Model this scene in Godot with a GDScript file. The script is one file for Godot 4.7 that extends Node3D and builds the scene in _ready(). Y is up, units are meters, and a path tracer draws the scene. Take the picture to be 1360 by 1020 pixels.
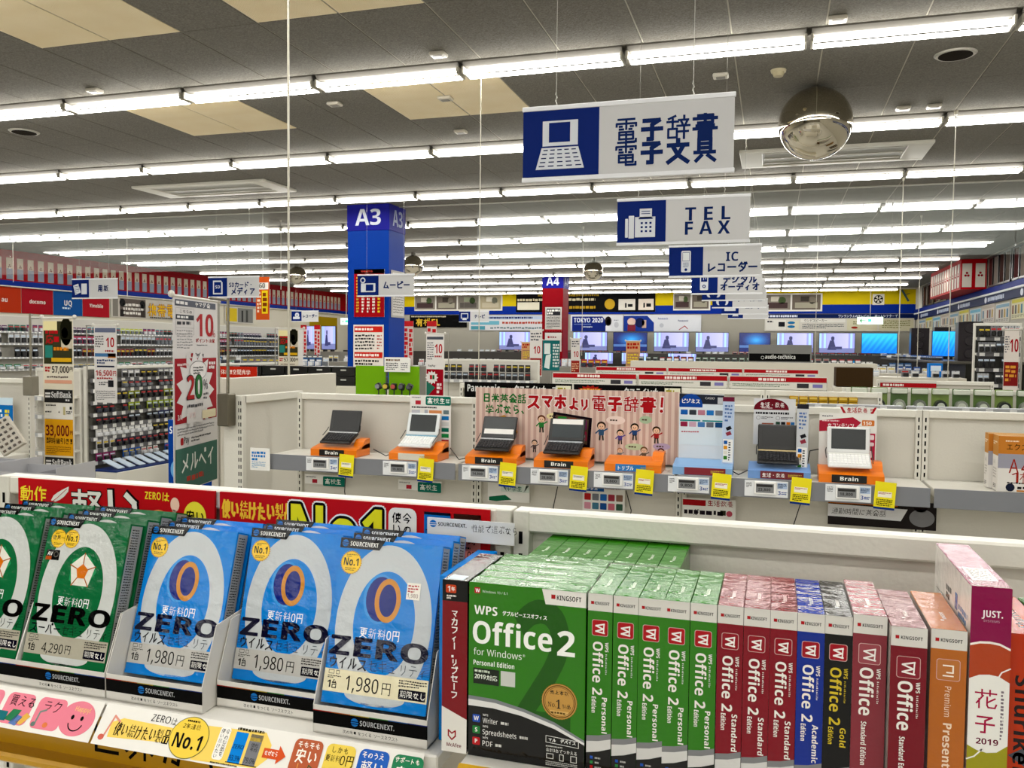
extends Node3D

# ---------------------------------------------------------------- mesh builder
class MB:
	var v := PackedVector3Array()
	var n := PackedVector3Array()
	var c := PackedColorArray()
	var col := Color.WHITE
	func hex(h: String) -> MB:
		# listed by eye from bright print, deepened a little to the ink's real strength
		var l := Color(h).srgb_to_linear()
		col = Color(pow(l.r, 1.25), pow(l.g, 1.25), pow(l.b, 1.25))
		return self
	func tri(a: Vector3, b: Vector3, d: Vector3, na: Vector3, nb: Vector3, nd: Vector3) -> void:
		var g := (d - a).cross(b - a)
		v.append(a); n.append(na); c.append(col)
		if g.dot(na + nb + nd) < 0.0:
			v.append(d); n.append(nd); c.append(col)
			v.append(b); n.append(nb); c.append(col)
		else:
			v.append(b); n.append(nb); c.append(col)
			v.append(d); n.append(nd); c.append(col)
	func quad(a: Vector3, b: Vector3, d: Vector3, e: Vector3, nn: Vector3) -> void:
		tri(a, b, d, nn, nn, nn)
		tri(a, d, e, nn, nn, nn)
	func flat(pts: Array, out: Vector3) -> void:
		# planar convex polygon whose normal points to the side of out
		var nn: Vector3 = (pts[1] - pts[0]).cross(pts[2] - pts[0])
		if nn.length() < 1e-12:
			return
		nn = nn.normalized()
		if nn.dot(out) < 0.0:
			nn = -nn
		for i in range(1, pts.size() - 1):
			tri(pts[0], pts[i], pts[i + 1], nn, nn, nn)
	func xbox(t: Transform3D, s: Vector3, ch := 0.0) -> MB:
		# box of size s centred on t, with chamfered edges
		var h := s * 0.5
		var ax := [Vector3.RIGHT, Vector3.UP, Vector3.BACK]
		for i in 3:
			var j := (i + 1) % 3
			var k := (i + 2) % 3
			for sg: float in [-1.0, 1.0]:
				var o: Vector3 = ax[i] * (h[i] * sg)
				var u: Vector3 = ax[j] * (h[j] - ch)
				var w: Vector3 = ax[k] * (h[k] - ch)
				quad(t * (o - u - w), t * (o + u - w), t * (o + u + w), t * (o - u + w), (t.basis * (ax[i] * sg)).normalized())
				if ch > 0.0:
					for sj: float in [-1.0, 1.0]:
						var o2: Vector3 = ax[j] * (h[j] * sj)
						var p0: Vector3 = o + ax[j] * ((h[j] - ch) * sj)
						var p1: Vector3 = o2 + ax[i] * ((h[i] - ch) * sg)
						quad(t * (p0 - w), t * (p0 + w), t * (p1 + w), t * (p1 - w), (t.basis * (ax[i] * sg + ax[j] * sj)).normalized())
		if ch > 0.0:
			for sx: float in [-1.0, 1.0]:
				for sy: float in [-1.0, 1.0]:
					for sz: float in [-1.0, 1.0]:
						var q := Vector3(h.x * sx, h.y * sy, h.z * sz)
						var nn := (t.basis * Vector3(sx, sy, sz)).normalized()
						tri(t * (q - Vector3(0, ch * sy, ch * sz)), t * (q - Vector3(ch * sx, 0, ch * sz)), t * (q - Vector3(ch * sx, ch * sy, 0)), nn, nn, nn)
		return self
	func box(a: Vector3, b: Vector3, ch := 0.0) -> MB:
		return xbox(Transform3D(Basis(), (a + b) * 0.5), (b - a).abs(), ch)
	func cyl(a: Vector3, b: Vector3, r0: float, r1: float, seg := 12, caps := true) -> MB:
		var d := (b - a).normalized()
		var u := d.cross(Vector3.UP if absf(d.y) < 0.9 else Vector3.RIGHT).normalized()
		var w := d.cross(u)
		for i in seg:
			var t0 := TAU * i / seg
			var t1 := TAU * (i + 1) / seg
			var e0 := u * cos(t0) + w * sin(t0)
			var e1 := u * cos(t1) + w * sin(t1)
			tri(a + e0 * r0, b + e0 * r1, b + e1 * r1, e0, e0, e1)
			tri(a + e0 * r0, b + e1 * r1, a + e1 * r0, e0, e1, e1)
			if caps:
				tri(a, a + e0 * r0, a + e1 * r0, -d, -d, -d)
				tri(b, b + e0 * r1, b + e1 * r1, d, d, d)
		return self
	func tube(pts: Array, r: float, seg := 6) -> MB:
		for i in pts.size() - 1:
			cyl(pts[i], pts[i + 1], r, r, seg, i == 0 or i == pts.size() - 2)
		return self
	func ball(o: Vector3, r: Vector3, seg := 24, rings := 12, from := -1.0, to := 1.0) -> MB:
		for i in rings:
			var a0 := asin(lerpf(from, to, float(i) / rings)) if rings > 60 else lerpf(asin(from), asin(to), float(i) / rings)
			var a1 := lerpf(asin(from), asin(to), float(i + 1) / rings)
			for j in seg:
				var t0 := TAU * j / seg
				var t1 := TAU * (j + 1) / seg
				var e := [Vector3(cos(a0) * cos(t0), sin(a0), cos(a0) * sin(t0)), Vector3(cos(a0) * cos(t1), sin(a0), cos(a0) * sin(t1)), Vector3(cos(a1) * cos(t1), sin(a1), cos(a1) * sin(t1)), Vector3(cos(a1) * cos(t0), sin(a1), cos(a1) * sin(t0))]
				var q := []
				for x: Vector3 in e:
					q.append(o + x * r)
				if i > 0 or from > -1.0:
					tri(q[0], q[1], q[2], e[0], e[1], e[2])
				if i < rings - 1 or to < 1.0:
					tri(q[0], q[2], q[3], e[0], e[2], e[3])
		return self
	func slab(pts: PackedVector2Array, t: Transform3D, z0: float, z1: float) -> MB:
		# a 2D outline in the xy plane of t, given thickness from z0 to z1
		var ids := Geometry2D.triangulate_polygon(pts)
		var fw := (t.basis * Vector3.BACK).normalized()
		for i in range(0, ids.size(), 3):
			for zz: Array in [[z1, fw], [z0, -fw]]:
				var q := []
				for k in 3:
					q.append(t * Vector3(pts[ids[i + k]].x, pts[ids[i + k]].y, zz[0]))
				tri(q[0], q[1], q[2], zz[1], zz[1], zz[1])
		var cw := 1.0 if Geometry2D.is_polygon_clockwise(pts) else -1.0
		for i in pts.size():
			var a := pts[i]
			var b := pts[(i + 1) % pts.size()]
			var e := b - a
			var nn := (t.basis * (Vector3(-e.y, e.x, 0) * cw)).normalized()
			quad(t * Vector3(a.x, a.y, z0), t * Vector3(b.x, b.y, z0), t * Vector3(b.x, b.y, z1), t * Vector3(a.x, a.y, z1), nn)
		return self
	func mesh(m: Material) -> ArrayMesh:
		var am := ArrayMesh.new()
		var arr := []
		arr.resize(Mesh.ARRAY_MAX)
		arr[Mesh.ARRAY_VERTEX] = v
		arr[Mesh.ARRAY_NORMAL] = n
		arr[Mesh.ARRAY_COLOR] = c
		am.add_surface_from_arrays(Mesh.PRIMITIVE_TRIANGLES, arr)
		am.surface_set_material(0, m)
		return am

# ---------------------------------------------------------------- flat print (ink laid on a face)
class Ink:
	var b: MB
	var o: Vector3
	var ux: Vector3
	var uy: Vector3
	var nz: Vector3
	var lift := 0.00012
	var lay := 1
	var root: Node3D
	var tick := 0
	func p(x: float, y: float) -> Vector3:
		return o + ux * x + uy * y + nz * (lift * (lay + tick * 0.03))
	func rect(x: float, y: float, w: float, h: float, col: String) -> Ink:
		b.hex(col)
		b.quad(p(x, y), p(x + w, y), p(x + w, y + h), p(x, y + h), nz)
		return self
	func poly(pts: Array, col: String) -> Ink:
		b.hex(col)
		var q := PackedVector2Array(pts)
		var ids := Geometry2D.triangulate_polygon(q)
		for i in range(0, ids.size(), 3):
			b.tri(p(q[ids[i]].x, q[ids[i]].y), p(q[ids[i + 1]].x, q[ids[i + 1]].y), p(q[ids[i + 2]].x, q[ids[i + 2]].y), nz, nz, nz)
		return self
	func pl(nums: Array, col: String) -> Ink:
		var a := []
		for i in range(0, nums.size(), 2):
			a.append(Vector2(nums[i], nums[i + 1]))
		return poly(a, col)
	func rrect(x: float, y: float, w: float, h: float, r: float, col: String, seg := 4) -> Ink:
		var a := []
		for k in 4:
			var cx := x + (w - r if k == 1 or k == 2 else r)
			var cy := y + (h - r if k >= 2 else r)
			for i in seg + 1:
				var t := PI + PI / 2 * k + PI / 2 * i / seg
				a.append(Vector2(cx + cos(t) * r, cy + sin(t) * r))
		return poly(a, col)
	func ell(cx: float, cy: float, rx: float, ry: float, col: String, seg := 28) -> Ink:
		b.hex(col)
		for i in seg:
			var t0 := TAU * i / seg
			var t1 := TAU * (i + 1) / seg
			b.tri(p(cx, cy), p(cx + cos(t0) * rx, cy + sin(t0) * ry), p(cx + cos(t1) * rx, cy + sin(t1) * ry), nz, nz, nz)
		return self
	func ring(cx: float, cy: float, rx: float, ry: float, w: float, col: String, a0 := 0.0, a1 := TAU, seg := 32) -> Ink:
		b.hex(col)
		for i in seg:
			var t0 := lerpf(a0, a1, float(i) / seg)
			var t1 := lerpf(a0, a1, float(i + 1) / seg)
			b.quad(p(cx + cos(t0) * rx, cy + sin(t0) * ry), p(cx + cos(t1) * rx, cy + sin(t1) * ry), p(cx + cos(t1) * (rx - w), cy + sin(t1) * (ry - w)), p(cx + cos(t0) * (rx - w), cy + sin(t0) * (ry - w)), nz)
		return self
	func star(cx: float, cy: float, r0: float, r1: float, k: int, col: String, sx := 1.0) -> Ink:
		b.hex(col)
		for i in k * 2:
			var ra := r0 if i % 2 == 0 else r1
			var rb := r1 if i % 2 == 0 else r0
			var t0 := PI * i / k
			var t1 := PI * (i + 1) / k
			b.tri(p(cx, cy), p(cx + cos(t0) * ra * sx, cy + sin(t0) * ra), p(cx + cos(t1) * rb * sx, cy + sin(t1) * rb), nz, nz, nz)
		return self
	func line(pts: Array, w: float, col: String, cap := 0.5) -> Ink:
		b.hex(col)
		for i in pts.size() - 1:
			var a: Vector2 = pts[i]
			var e: Vector2 = pts[i + 1]
			var d := (e - a)
			if d.length() < 1e-9:
				continue
			d = d.normalized()
			var s := Vector2(-d.y, d.x) * w * 0.5
			tick = (tick + 1) % 24
			var c0: Vector2 = a - d * w * (cap if i == 0 else 0.35)
			var c1: Vector2 = e + d * w * (cap if i == pts.size() - 2 else 0.35)
			b.quad(p(c0.x + s.x, c0.y + s.y), p(c1.x + s.x, c1.y + s.y), p(c1.x - s.x, c1.y - s.y), p(c0.x - s.x, c0.y - s.y), nz)
		return self
	func ln(nums: Array, w: float, col: String) -> Ink:
		var a := []
		for i in range(0, nums.size(), 2):
			a.append(Vector2(nums[i], nums[i + 1]))
		return line(a, w, col)
	func up(k := 1) -> Ink:
		lay += k
		return self
	func at(k: int) -> Ink:
		lay = k
		return self
	# Latin lettering; x, y is the left end of the baseline, h the capital height; al 0 left, 1 centre, 2 right; fit squeezes or widens to that width; rot in quarter turns clockwise
	func tx(s: String, x: float, y: float, h: float, col: String, bold := true, al := 0, fit := 0.0, rot := 0, serif := false) -> Ink:
		var g: Dictionary = root.glyphs(s, bold, serif)
		var k: float = h / 0.714
		var kx := k
		if fit > 0.0 and g.w > 0.0:
			kx = fit / g.w
		b.hex(col)
		var off: float = [0.0, -0.5, -1.0][al] * g.w * kx
		var f: PackedVector3Array = g.v
		for i in range(0, f.size(), 3):
			var q := []
			for j in 3:
				var lx: float = f[i + j].x * kx + off
				var ly: float = -f[i + j].y * k
				if rot == 1:
					q.append(p(x - ly, y + lx))
				elif rot == 3:
					q.append(p(x + ly, y - lx))
				else:
					q.append(p(x + lx, y + ly))
			b.tri(q[0], q[1], q[2], nz, nz, nz)
		return self
	# Japanese lettering from strokes; x, y is the top left of the first square of size h; wt the stroke weight as a share of h
	func jp(s: String, x: float, y: float, h: float, col: String, wt := 0.11, sx := 1.0, vert := false, slant := 0.0) -> Ink:
		var cx := x
		var cy := y
		for ch in s:
			if ch == " ":
				cx += h * 0.5 * sx
				continue
			var st: Array = root.strokes(ch)
			if st.is_empty():
				if ch.unicode_at(0) < 128:
					tx(ch, cx + h * 0.06 * sx, cy + h * 0.9, h * 0.78, col, wt > 0.09, 0, h * 0.5 * sx)
					cx += h * 0.62 * sx
					continue
			else:
				var w := h * wt
				if st.size() > 6:
					w *= lerpf(1.0, 0.52, clampf((st.size() - 5) / 6.0, 0.0, 1.0))
				for poly_: PackedVector2Array in st:
					var a := []
					for q in poly_:
						if vert and ch == "ー":
							q = Vector2(1.0 - q.y, q.x)
						a.append(Vector2(cx + (0.05 + q.x * 0.9) * h * sx + (1.0 - q.y) * slant * h, cy + (0.05 + q.y * 0.9) * h))
					line(a, w, col, 0.3)
			if vert:
				cy += h * 1.04
			else:
				cx += h * 1.04 * sx
		return self
	# rows of fine print too small to read
	func fine(x: float, y: float, w: float, h: float, rows: int, col: String, sd := 1, fill := 0.5) -> Ink:
		var rng := RandomNumberGenerator.new()
		rng.seed = sd
		b.hex(col)
		var rh := h / rows
		for r in rows:
			var cx := x
			var stop := x + w * (1.0 if r < rows - 1 else rng.randf_range(0.4, 0.95))
			while cx < stop:
				var l := minf(rng.randf_range(0.35, 1.1) * rh, stop - cx)
				var y0 := y + r * rh + rh * (0.5 - fill * 0.5) * rng.randf_range(0.6, 1.4)
				b.quad(p(cx, y0), p(cx + l, y0), p(cx + l, y0 + rh * fill), p(cx, y0 + rh * fill), nz)
				cx += l + rh * rng.randf_range(0.14, 0.3)
		return self

func ink(b: MB, tl: Vector3, tr: Vector3, bl: Vector3, w: float, h: float, lift := 0.00012) -> Ink:
	# a print area with its corners at tl, tr, bl, measured as w by h units
	var k := Ink.new()
	k.b = b
	k.o = tl
	k.ux = (tr - tl) / w
	k.uy = (bl - tl) / h
	k.nz = (bl - tl).cross(tr - tl).normalized()
	k.lift = lift
	k.root = self
	return k

var glyph_cache := {}
func glyphs(s: String, bold: bool, serif: bool) -> Dictionary:
	var key := s + ("|b" if bold else "|r") + ("s" if serif else "")
	if not glyph_cache.has(key):
		var f := SystemFont.new()
		f.font_names = PackedStringArray(["Droid Serif" if serif else "Droid Sans"])
		f.font_weight = 700 if bold else 400
		var t := TextMesh.new()
		t.font = f
		t.text = s
		t.font_size = 64
		t.pixel_size = 1.0 / 64.0
		t.depth = 0.0
		t.curve_step = 1.5
		t.horizontal_alignment = HORIZONTAL_ALIGNMENT_LEFT
		t.vertical_alignment = VERTICAL_ALIGNMENT_TOP
		var pts := PackedVector3Array()
		if t.get_surface_count() > 0:
			var a := t.surface_get_arrays(0)
			var vv: PackedVector3Array = a[Mesh.ARRAY_VERTEX]
			var ix = a[Mesh.ARRAY_INDEX]
			if ix == null or ix.is_empty():
				pts = vv
			else:
				for i in ix:
					pts.append(vv[i])
		var lo := Vector3(1e9, 1e9, 0)
		var hi := Vector3(-1e9, -1e9, 0)
		for q in pts:
			lo = lo.min(q)
			hi = hi.max(q)
		if pts.is_empty():
			lo = Vector3.ZERO
			hi = Vector3.ZERO
		# the baseline sits one ascent below the top of the line
		var asc: float = f.get_ascent(64) / 64.0
		var out := PackedVector3Array()
		for q in pts:
			out.append(Vector3(q.x - lo.x, q.y + asc, 0))
		glyph_cache[key] = {"v": out, "w": hi.x - lo.x}
	return glyph_cache[key]

# strokes of the Japanese letters on a 16 by 16 square, two digits a point (0 to g), y down
const DAKU := "c0d3 f0g3"
const HAN := "d0f0f2d2d0"
const KANA := {
	"ア": "23e3b7 878b4g", "イ": "d18639 858g", "ウ": "8184 3439 34e4d9ad5g", "エ": "33d3 838e 1efe", "オ": "14f4 a0af7f a52d", "カ": "24e4ddcf9f 70762g", "キ": "25e3 1af8 609g",
	"ク": "7027 53e3c98e4g", "ケ": "7028 55f5 b5b96g", "コ": "33d3df 2ede", "サ": "15f5 515b b0b99d6g", "シ": "2154 1658 2f9ce4", "ス": "23d3b88c1g 9bfg", "セ": "16f4c9 515e6fff", "ソ": "2257 e2d98e5g",
	"タ": "7027 53e3c98e4g 67bb", "ツ": "2256 7295 e2d98e5g", "テ": "42c2 17f7 878b4g", "ト": "515g 56db", "ナ": "15f5 808a5g", "ネ": "7083 34d48a1d 888g acee", "ノ": "c1b87c2g", "ハ": "63591f a3cbfg",
	"ヒ": "313d5fef 38d4", "フ": "23e3d98e4g", "ヘ": "1a55fe", "ホ": "14f4 808f6f 582d b8ed", "マ": "23e3a9 68be", "ミ": "32d4 37c9 2cef", "ム": "813ede b9fg", "メ": "d1b82g 46dd", "モ": "32d2 17f7 727e9fef",
	"ヤ": "27e5c9 517g", "ユ": "43b3ae 1efe", "ヨ": "32d2df 38d8 3ede", "ラ": "42c2 27e7cb5g", "リ": "525a c2ca9d6g", "ル": "52591g a1aff9", "レ": "424ff8", "ロ": "33d3de3e33", "ワ": "3832e2da6g", "ン": "2256 1fbce4", "ー": "18f8",
	"い": "323b6e8b c3e7eb", "う": "51a3 37a5d8cc7g", "え": "50a2 36c61f 6aadcfff", "お": "15a5 616f2d598aecbf b3e6", "か": "25a5b9af7e 703f b3f8", "き": "24d2 28e6 61ca 2b4fbf", "く": "b238bg", "け": "312f 66f6 c1cb8g",
	"こ": "33b3 2b5ede", "さ": "25e4 71cb 3b5fbf", "し": "414d7gcfeb", "す": "14f4 909c6g 9b6c587696", "せ": "16f6 d1da9a 424ddf", "そ": "32c229f88b8ecg", "た": "15b5 613g 98e8 8c9eff", "ち": "24d4 703aa8dacd6g", "つ": "26c5e8dc7f", "て": "24e37a8dcf",
	"と": "52a8 d42b4edf", "な": "15a5 623b b3e6 a7ad7f5d8cfg", "に": "322f 84e4 7b8ede", "の": "844e2b5594d5e9dd9f", "は": "312f 66f6 b1bd8f6d9cff", "ま": "24e4 28e8 808d5f3d6bfg", "も": "707d9fdeeb 25c5 29c9", "よ": "808c5f2d6cfg 85e5",
	"ら": "51b2 445ab8dbcd7g", "り": "425b c2cb7g", "る": "32c23bb8edbf7f5d8c", "を": "24d4 714a99bc e77b7eef", "ふ": "61a3 868b9e6f 2d59 dbfe", "へ": "1a55fe", "、": "2b5f", "。": "2c5c5f2f2c", "・": "7898",
}
const KANJI := {
	"一": "18f8", "今": "8017 80f7 58a8 2bcb8g", "会": "8017 80f7 58a8 1bfb 7b3fcf aceg", "合": "8017 80f7 58a8 3bdbdf3f3b", "台": "7036c5 a3d7 39d9df3f39", "円": "212g 21e1egcg 8188 28e8", "年": "5016 33e3 47d7 474b 1bfb 838g",
	"文": "8083 14f4 c48b1g 448bfg", "子": "22d285 858f5f 18f8", "日": "31d1df3f31 38d8", "電": "20e0 1513 13f3f5 8087 3555 3767 b5d5 a7c7 39d9de3e39 3bdb 898gfgfe", "辞": "6012 0484 4249 19797f1f19 c0c2 83f3 a4b6 e4d6 77g7 8bfb c7cg",
	"書": "31d1d6 03g3 36d6 28e8 808a 0aga 4ccccg4g4c 4ece", "具": "41c1ca 414a 44c4 47c7 1afa 6c2g acfg", "用": "313a1g 31d1dgbg 36d6 3bdb 818g", "紙": "502464 6328 2868 484g 2b1e 6b7e f183 838f8fbd 87f7 b2cafg",
	"更": "11f1 34d4da3a34 37d7 818a6d1g 4bfg", "新": "4042 1272 2435 6455 0676 0a8a 464g 3b1e 5b7d e1939a7g 97g7 d7dg", "料": "404g 0787 1235 7155 382c 588c a2c4 a6c8 9bg9 e0eg",
	"期": "0282 202a 606a 2565 2868 0b9b 3c1g 5c7f a1ab8g a1f1fgdg a6f6 abfb", "限": "111g 116135 656a3b 81e1e8 84e4 88e8 818fbd a8cdgg f9cc", "世": "05g5 313fff 808b d0db 8bdb", "界": "31d1d73731 34d4 8187 871d 87fd 6a6d3g babg",
	"動": "7012 0393 15858a1a15 1787 424f 0c9c 0f9f 95g5ffcf c0c88g", "作": "5018 363g 9074 83g3 a3ag a7f7 abfb", "軽": "0282 15757b1b15 1878 404g 0d8d 91f1d498 a3g8 9bfb c8cf 8fgf", "安": "8082 2622 22e2e6 745bdg b74d2g 18f8",
	"使": "5018 363g 72g2 84f4f98984 c0ca7g 7afg", "続": "502464 6328 2868 484g 2b1e 6b7e c0c5 82g2 95f5 8988 88g8g9 aaad8g dadfgfgd", "製": "3013 1272 0474 4048 2826 26666a a1a5 e0e8c8 898a 0aga 8a2f 5c5gag 9bfg dbbd", "品": "40c0c64640 18787g1g18 98f8fg9g98",
	"他": "5018 363g 76f3fadb b0bb 837fggfd", "社": "4042 14640b 474g 589a 86g6 c1cf 7fgf", "平": "21e1 4357 c3b7 19f9 818g", "均": "0565 313d 0e7b a077 93f3ffcf a7d7 9cdb", "性": "404g 1419 6477 a074 95f5 99f9 7fgf c1cf",
	"能": "401575 5377 181g 18787g5g 1b7b 1e7e a0a6f6f4 a3f1 a8afffgd abf9", "選": "1133 07373d0g 3d6fgf 70a0a37375 b0f0f3b3b5 77f7 6aga 9598 d5d8 ab7d cbfd", "買": "20e0e42420 6064 a0a4 36d6dd3d36 38d8 3ada 6e2g aefg", "次": "1134 1d48 8156 64f4d7 a4a95g aafg",
	"常": "8084 3153 d1b3 1715 15f5f7 57b7b95957 2b2f 2bebefcf 898g", "対": "4043 0484 64490f 15497f 95g5 e0efbf a9bc", "応": "8082 22f2 222a0g 5a4e 787fefec a7c9 eagd", "売": "8085 13f3 36d6 1a18 18f8fa 6a6d1g aaafgfgd", "上": "818e 87d7 1efe",
	"本": "14f4 808g 752d 95ed 5cbc", "数": "4047 0474 1123 6153 382c7g 0b8b 683g a075 94g4 d48g 96cbgg", "花": "03g3 5055 b0b5 651c 383g f79b 969dafffgc", "英": "03g3 5055 b0b5 46c6ca 464a 0aga 848a 8a1g 8afg",
	"話": "3051 0373 1565 1868 1b6b6g1g1b f082 86g6 c1cb 9bfbfg9g9b", "学": "2134 7083 d1b4 1815 15f5f8 49c98b 8b8g5g 0dgd", "生": "5127 34e4 39d9 1fff 818f", "活": "1133 0638 1f5a f082 76g6 b1bb 8bebeg8g8b",
	"教": "2262 4046 0686 801a 3a6a4c 4c4g2g 0d8c b087 94g4 e47g 96cbgg", "養": "5062 b0a2 33d3 35d5 18f8 8288 881b 88fb 5b5g 5bbbbe5e 7efg", "高": "8082 03g3 55b5b85855 2g2a 2aeaegdg 5cbcbf5f5c", "校": "414g 0484 450b 4679 c0c2 83g3 a487 d4g7 e77g 97gg",
	"中": "24e4eb2b24 808g", "通": "1133 07373d0g 3d6fgf 61e1a4 747d 74f4fcec 77f7 7afa b4bd", "勤": "0282 2024 6064 16767a1a16 444f 0c8c 0f8f 95g5ffcf c0c88g", "時": "02525e0e02 0858 73g3 b0b7 67g7 6bgb e8egcg 8cad",
	"間": "101g 10606616 1363 f0fgdg f0a0a6f6 a3f3 59b9bf5f59 5cbc", "体": "5018 363g 64g4 b0bg b56d b5gd 8cec", "空": "8082 2522 22e2e5 6427 a4a7e7 39d9 898f 1fff", "光": "8087 2245 d1b5 17f7 575b1g a7aefefc", "即": "11616711 1464 111f6c 6a7e a1f1fbcb a1ag",
	"値": "5018 363g 63g3 b0b4 86e6ed8d86 88e8 8aea 666fgf", "引": "11717515 151979 797e4f e0eg", "携": "404f2f 1474 0c7a a074 838a 83f3 85f5 87f7 8afa c3ca 8cecdefe 9c8g", "帯": "03g3 4047 8087 c0c7 47c7 1a18 18f8fa 3b3f 3bdbdfbf 898g",
	"有": "13f3 701b 565g 56d6dgbg 59d9 5cdc", "機": "414g 0484 450b 4679 a083b6 e0c4f6 87g7 b78g d0cdgg e9bg", "進": "1133 07373d0g 3d6fgf a075 858d b0c3 84f4 87f7 8afa 8dfd c4cd", "呈": "31d1d63631 29e9 898f 3ccc 1fff", "枚": "414g 0484 450b 4679 b087 94g4 e47g 96cbgg",
	"心": "281d 575fefdc 84a6 d8gc", "連": "1133 07373d0g 3d6fgf 72f2 84e4ea8a84 87e7 b0be 6cgc", "味": "02525a0a02 74f4 68g8 b0bg b86e b8ge", "感": "2282 222a0c 4575 47777a4a47 90dcgb g3a9 e0f1 1d0f 4c4ffe 8dae ecgf", "計": "3051 0373 1565 1868 1b6b6g1g1b 86g6 c0cg",
}
const MARKED := {"ガ": "カ", "ジ": "シ", "ズ": "ス", "ダ": "タ", "デ": "テ", "ド": "ト", "バ": "ハ", "ビ": "ヒ", "ブ": "フ", "ボ": "ホ", "グ": "ク", "ゼ": "セ", "が": "か", "で": "て", "ぶ": "ふ", "ぜ": "せ", "ど": "と", "パ": "ハ", "ピ": "ヒ", "プ": "フ", "ペ": "ヘ", "ポ": "ホ"}
const SMALL := {"ッ": "ツ", "ュ": "ユ", "ョ": "ヨ", "ャ": "ヤ", "ィ": "イ", "ァ": "ア", "ェ": "エ", "ォ": "オ"}
var stroke_cache := {}
func strokes(ch: String) -> Array:
	if stroke_cache.has(ch):
		return stroke_cache[ch]
	var out := []
	var s := ""
	var k := 1.0
	var d := Vector2.ZERO
	if KANA.has(ch):
		s = KANA[ch]
	elif KANJI.has(ch):
		s = KANJI[ch]
	elif MARKED.has(ch):
		s = KANA[MARKED[ch]] + " " + (HAN if ch in "パピプペポ" else DAKU)
	elif SMALL.has(ch):
		s = KANA[SMALL[ch]]
		k = 0.7
		d = Vector2(0.08, 0.3)
	for st in s.split(" ", false):
		var a := PackedVector2Array()
		for i in range(0, st.length() - 1, 2):
			a.append(Vector2("0123456789abcdefg".find(st[i]), "0123456789abcdefg".find(st[i + 1])) / 16.0 * k + d)
		out.append(a)
	stroke_cache[ch] = out
	return out

# ---------------------------------------------------------------- materials
var mats := {}
func noise_tex(sd: int, freq: float, lo: Color, hi: Color, size := 256, kind := FastNoiseLite.TYPE_SIMPLEX_SMOOTH, normal := false, bump := 4.0) -> NoiseTexture2D:
	var f := FastNoiseLite.new()
	f.seed = sd
	f.frequency = freq
	f.noise_type = kind
	var t := NoiseTexture2D.new()
	t.width = size
	t.height = size
	t.seamless = true
	t.noise = f
	if normal:
		t.as_normal_map = true
		t.bump_strength = bump
	else:
		var g := Gradient.new()
		g.set_color(0, lo)
		g.set_color(1, hi)
		t.color_ramp = g
	return t
func triplanar(m: StandardMaterial3D, scale: float, world := false) -> void:
	m.uv1_triplanar = true
	m.uv1_world_triplanar = world
	m.uv1_scale = Vector3.ONE * scale
func vmat(key: String, rough: float, metal := 0.0, spec := 0.5) -> StandardMaterial3D:
	if not mats.has(key):
		var m := StandardMaterial3D.new()
		m.resource_name = key
		m.vertex_color_use_as_albedo = true
		m.roughness = rough
		m.metallic = metal
		m.metallic_specular = spec
		mats[key] = m
	return mats[key]
func glow_mat(key: String, c: Color, e: float) -> StandardMaterial3D:
	if not mats.has(key):
		var m := StandardMaterial3D.new()
		m.resource_name = key
		m.albedo_color = Color(0.9, 0.9, 0.9)
		m.emission_enabled = true
		m.emission = c
		m.emission_energy_multiplier = e
		mats[key] = m
	return mats[key]
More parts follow.
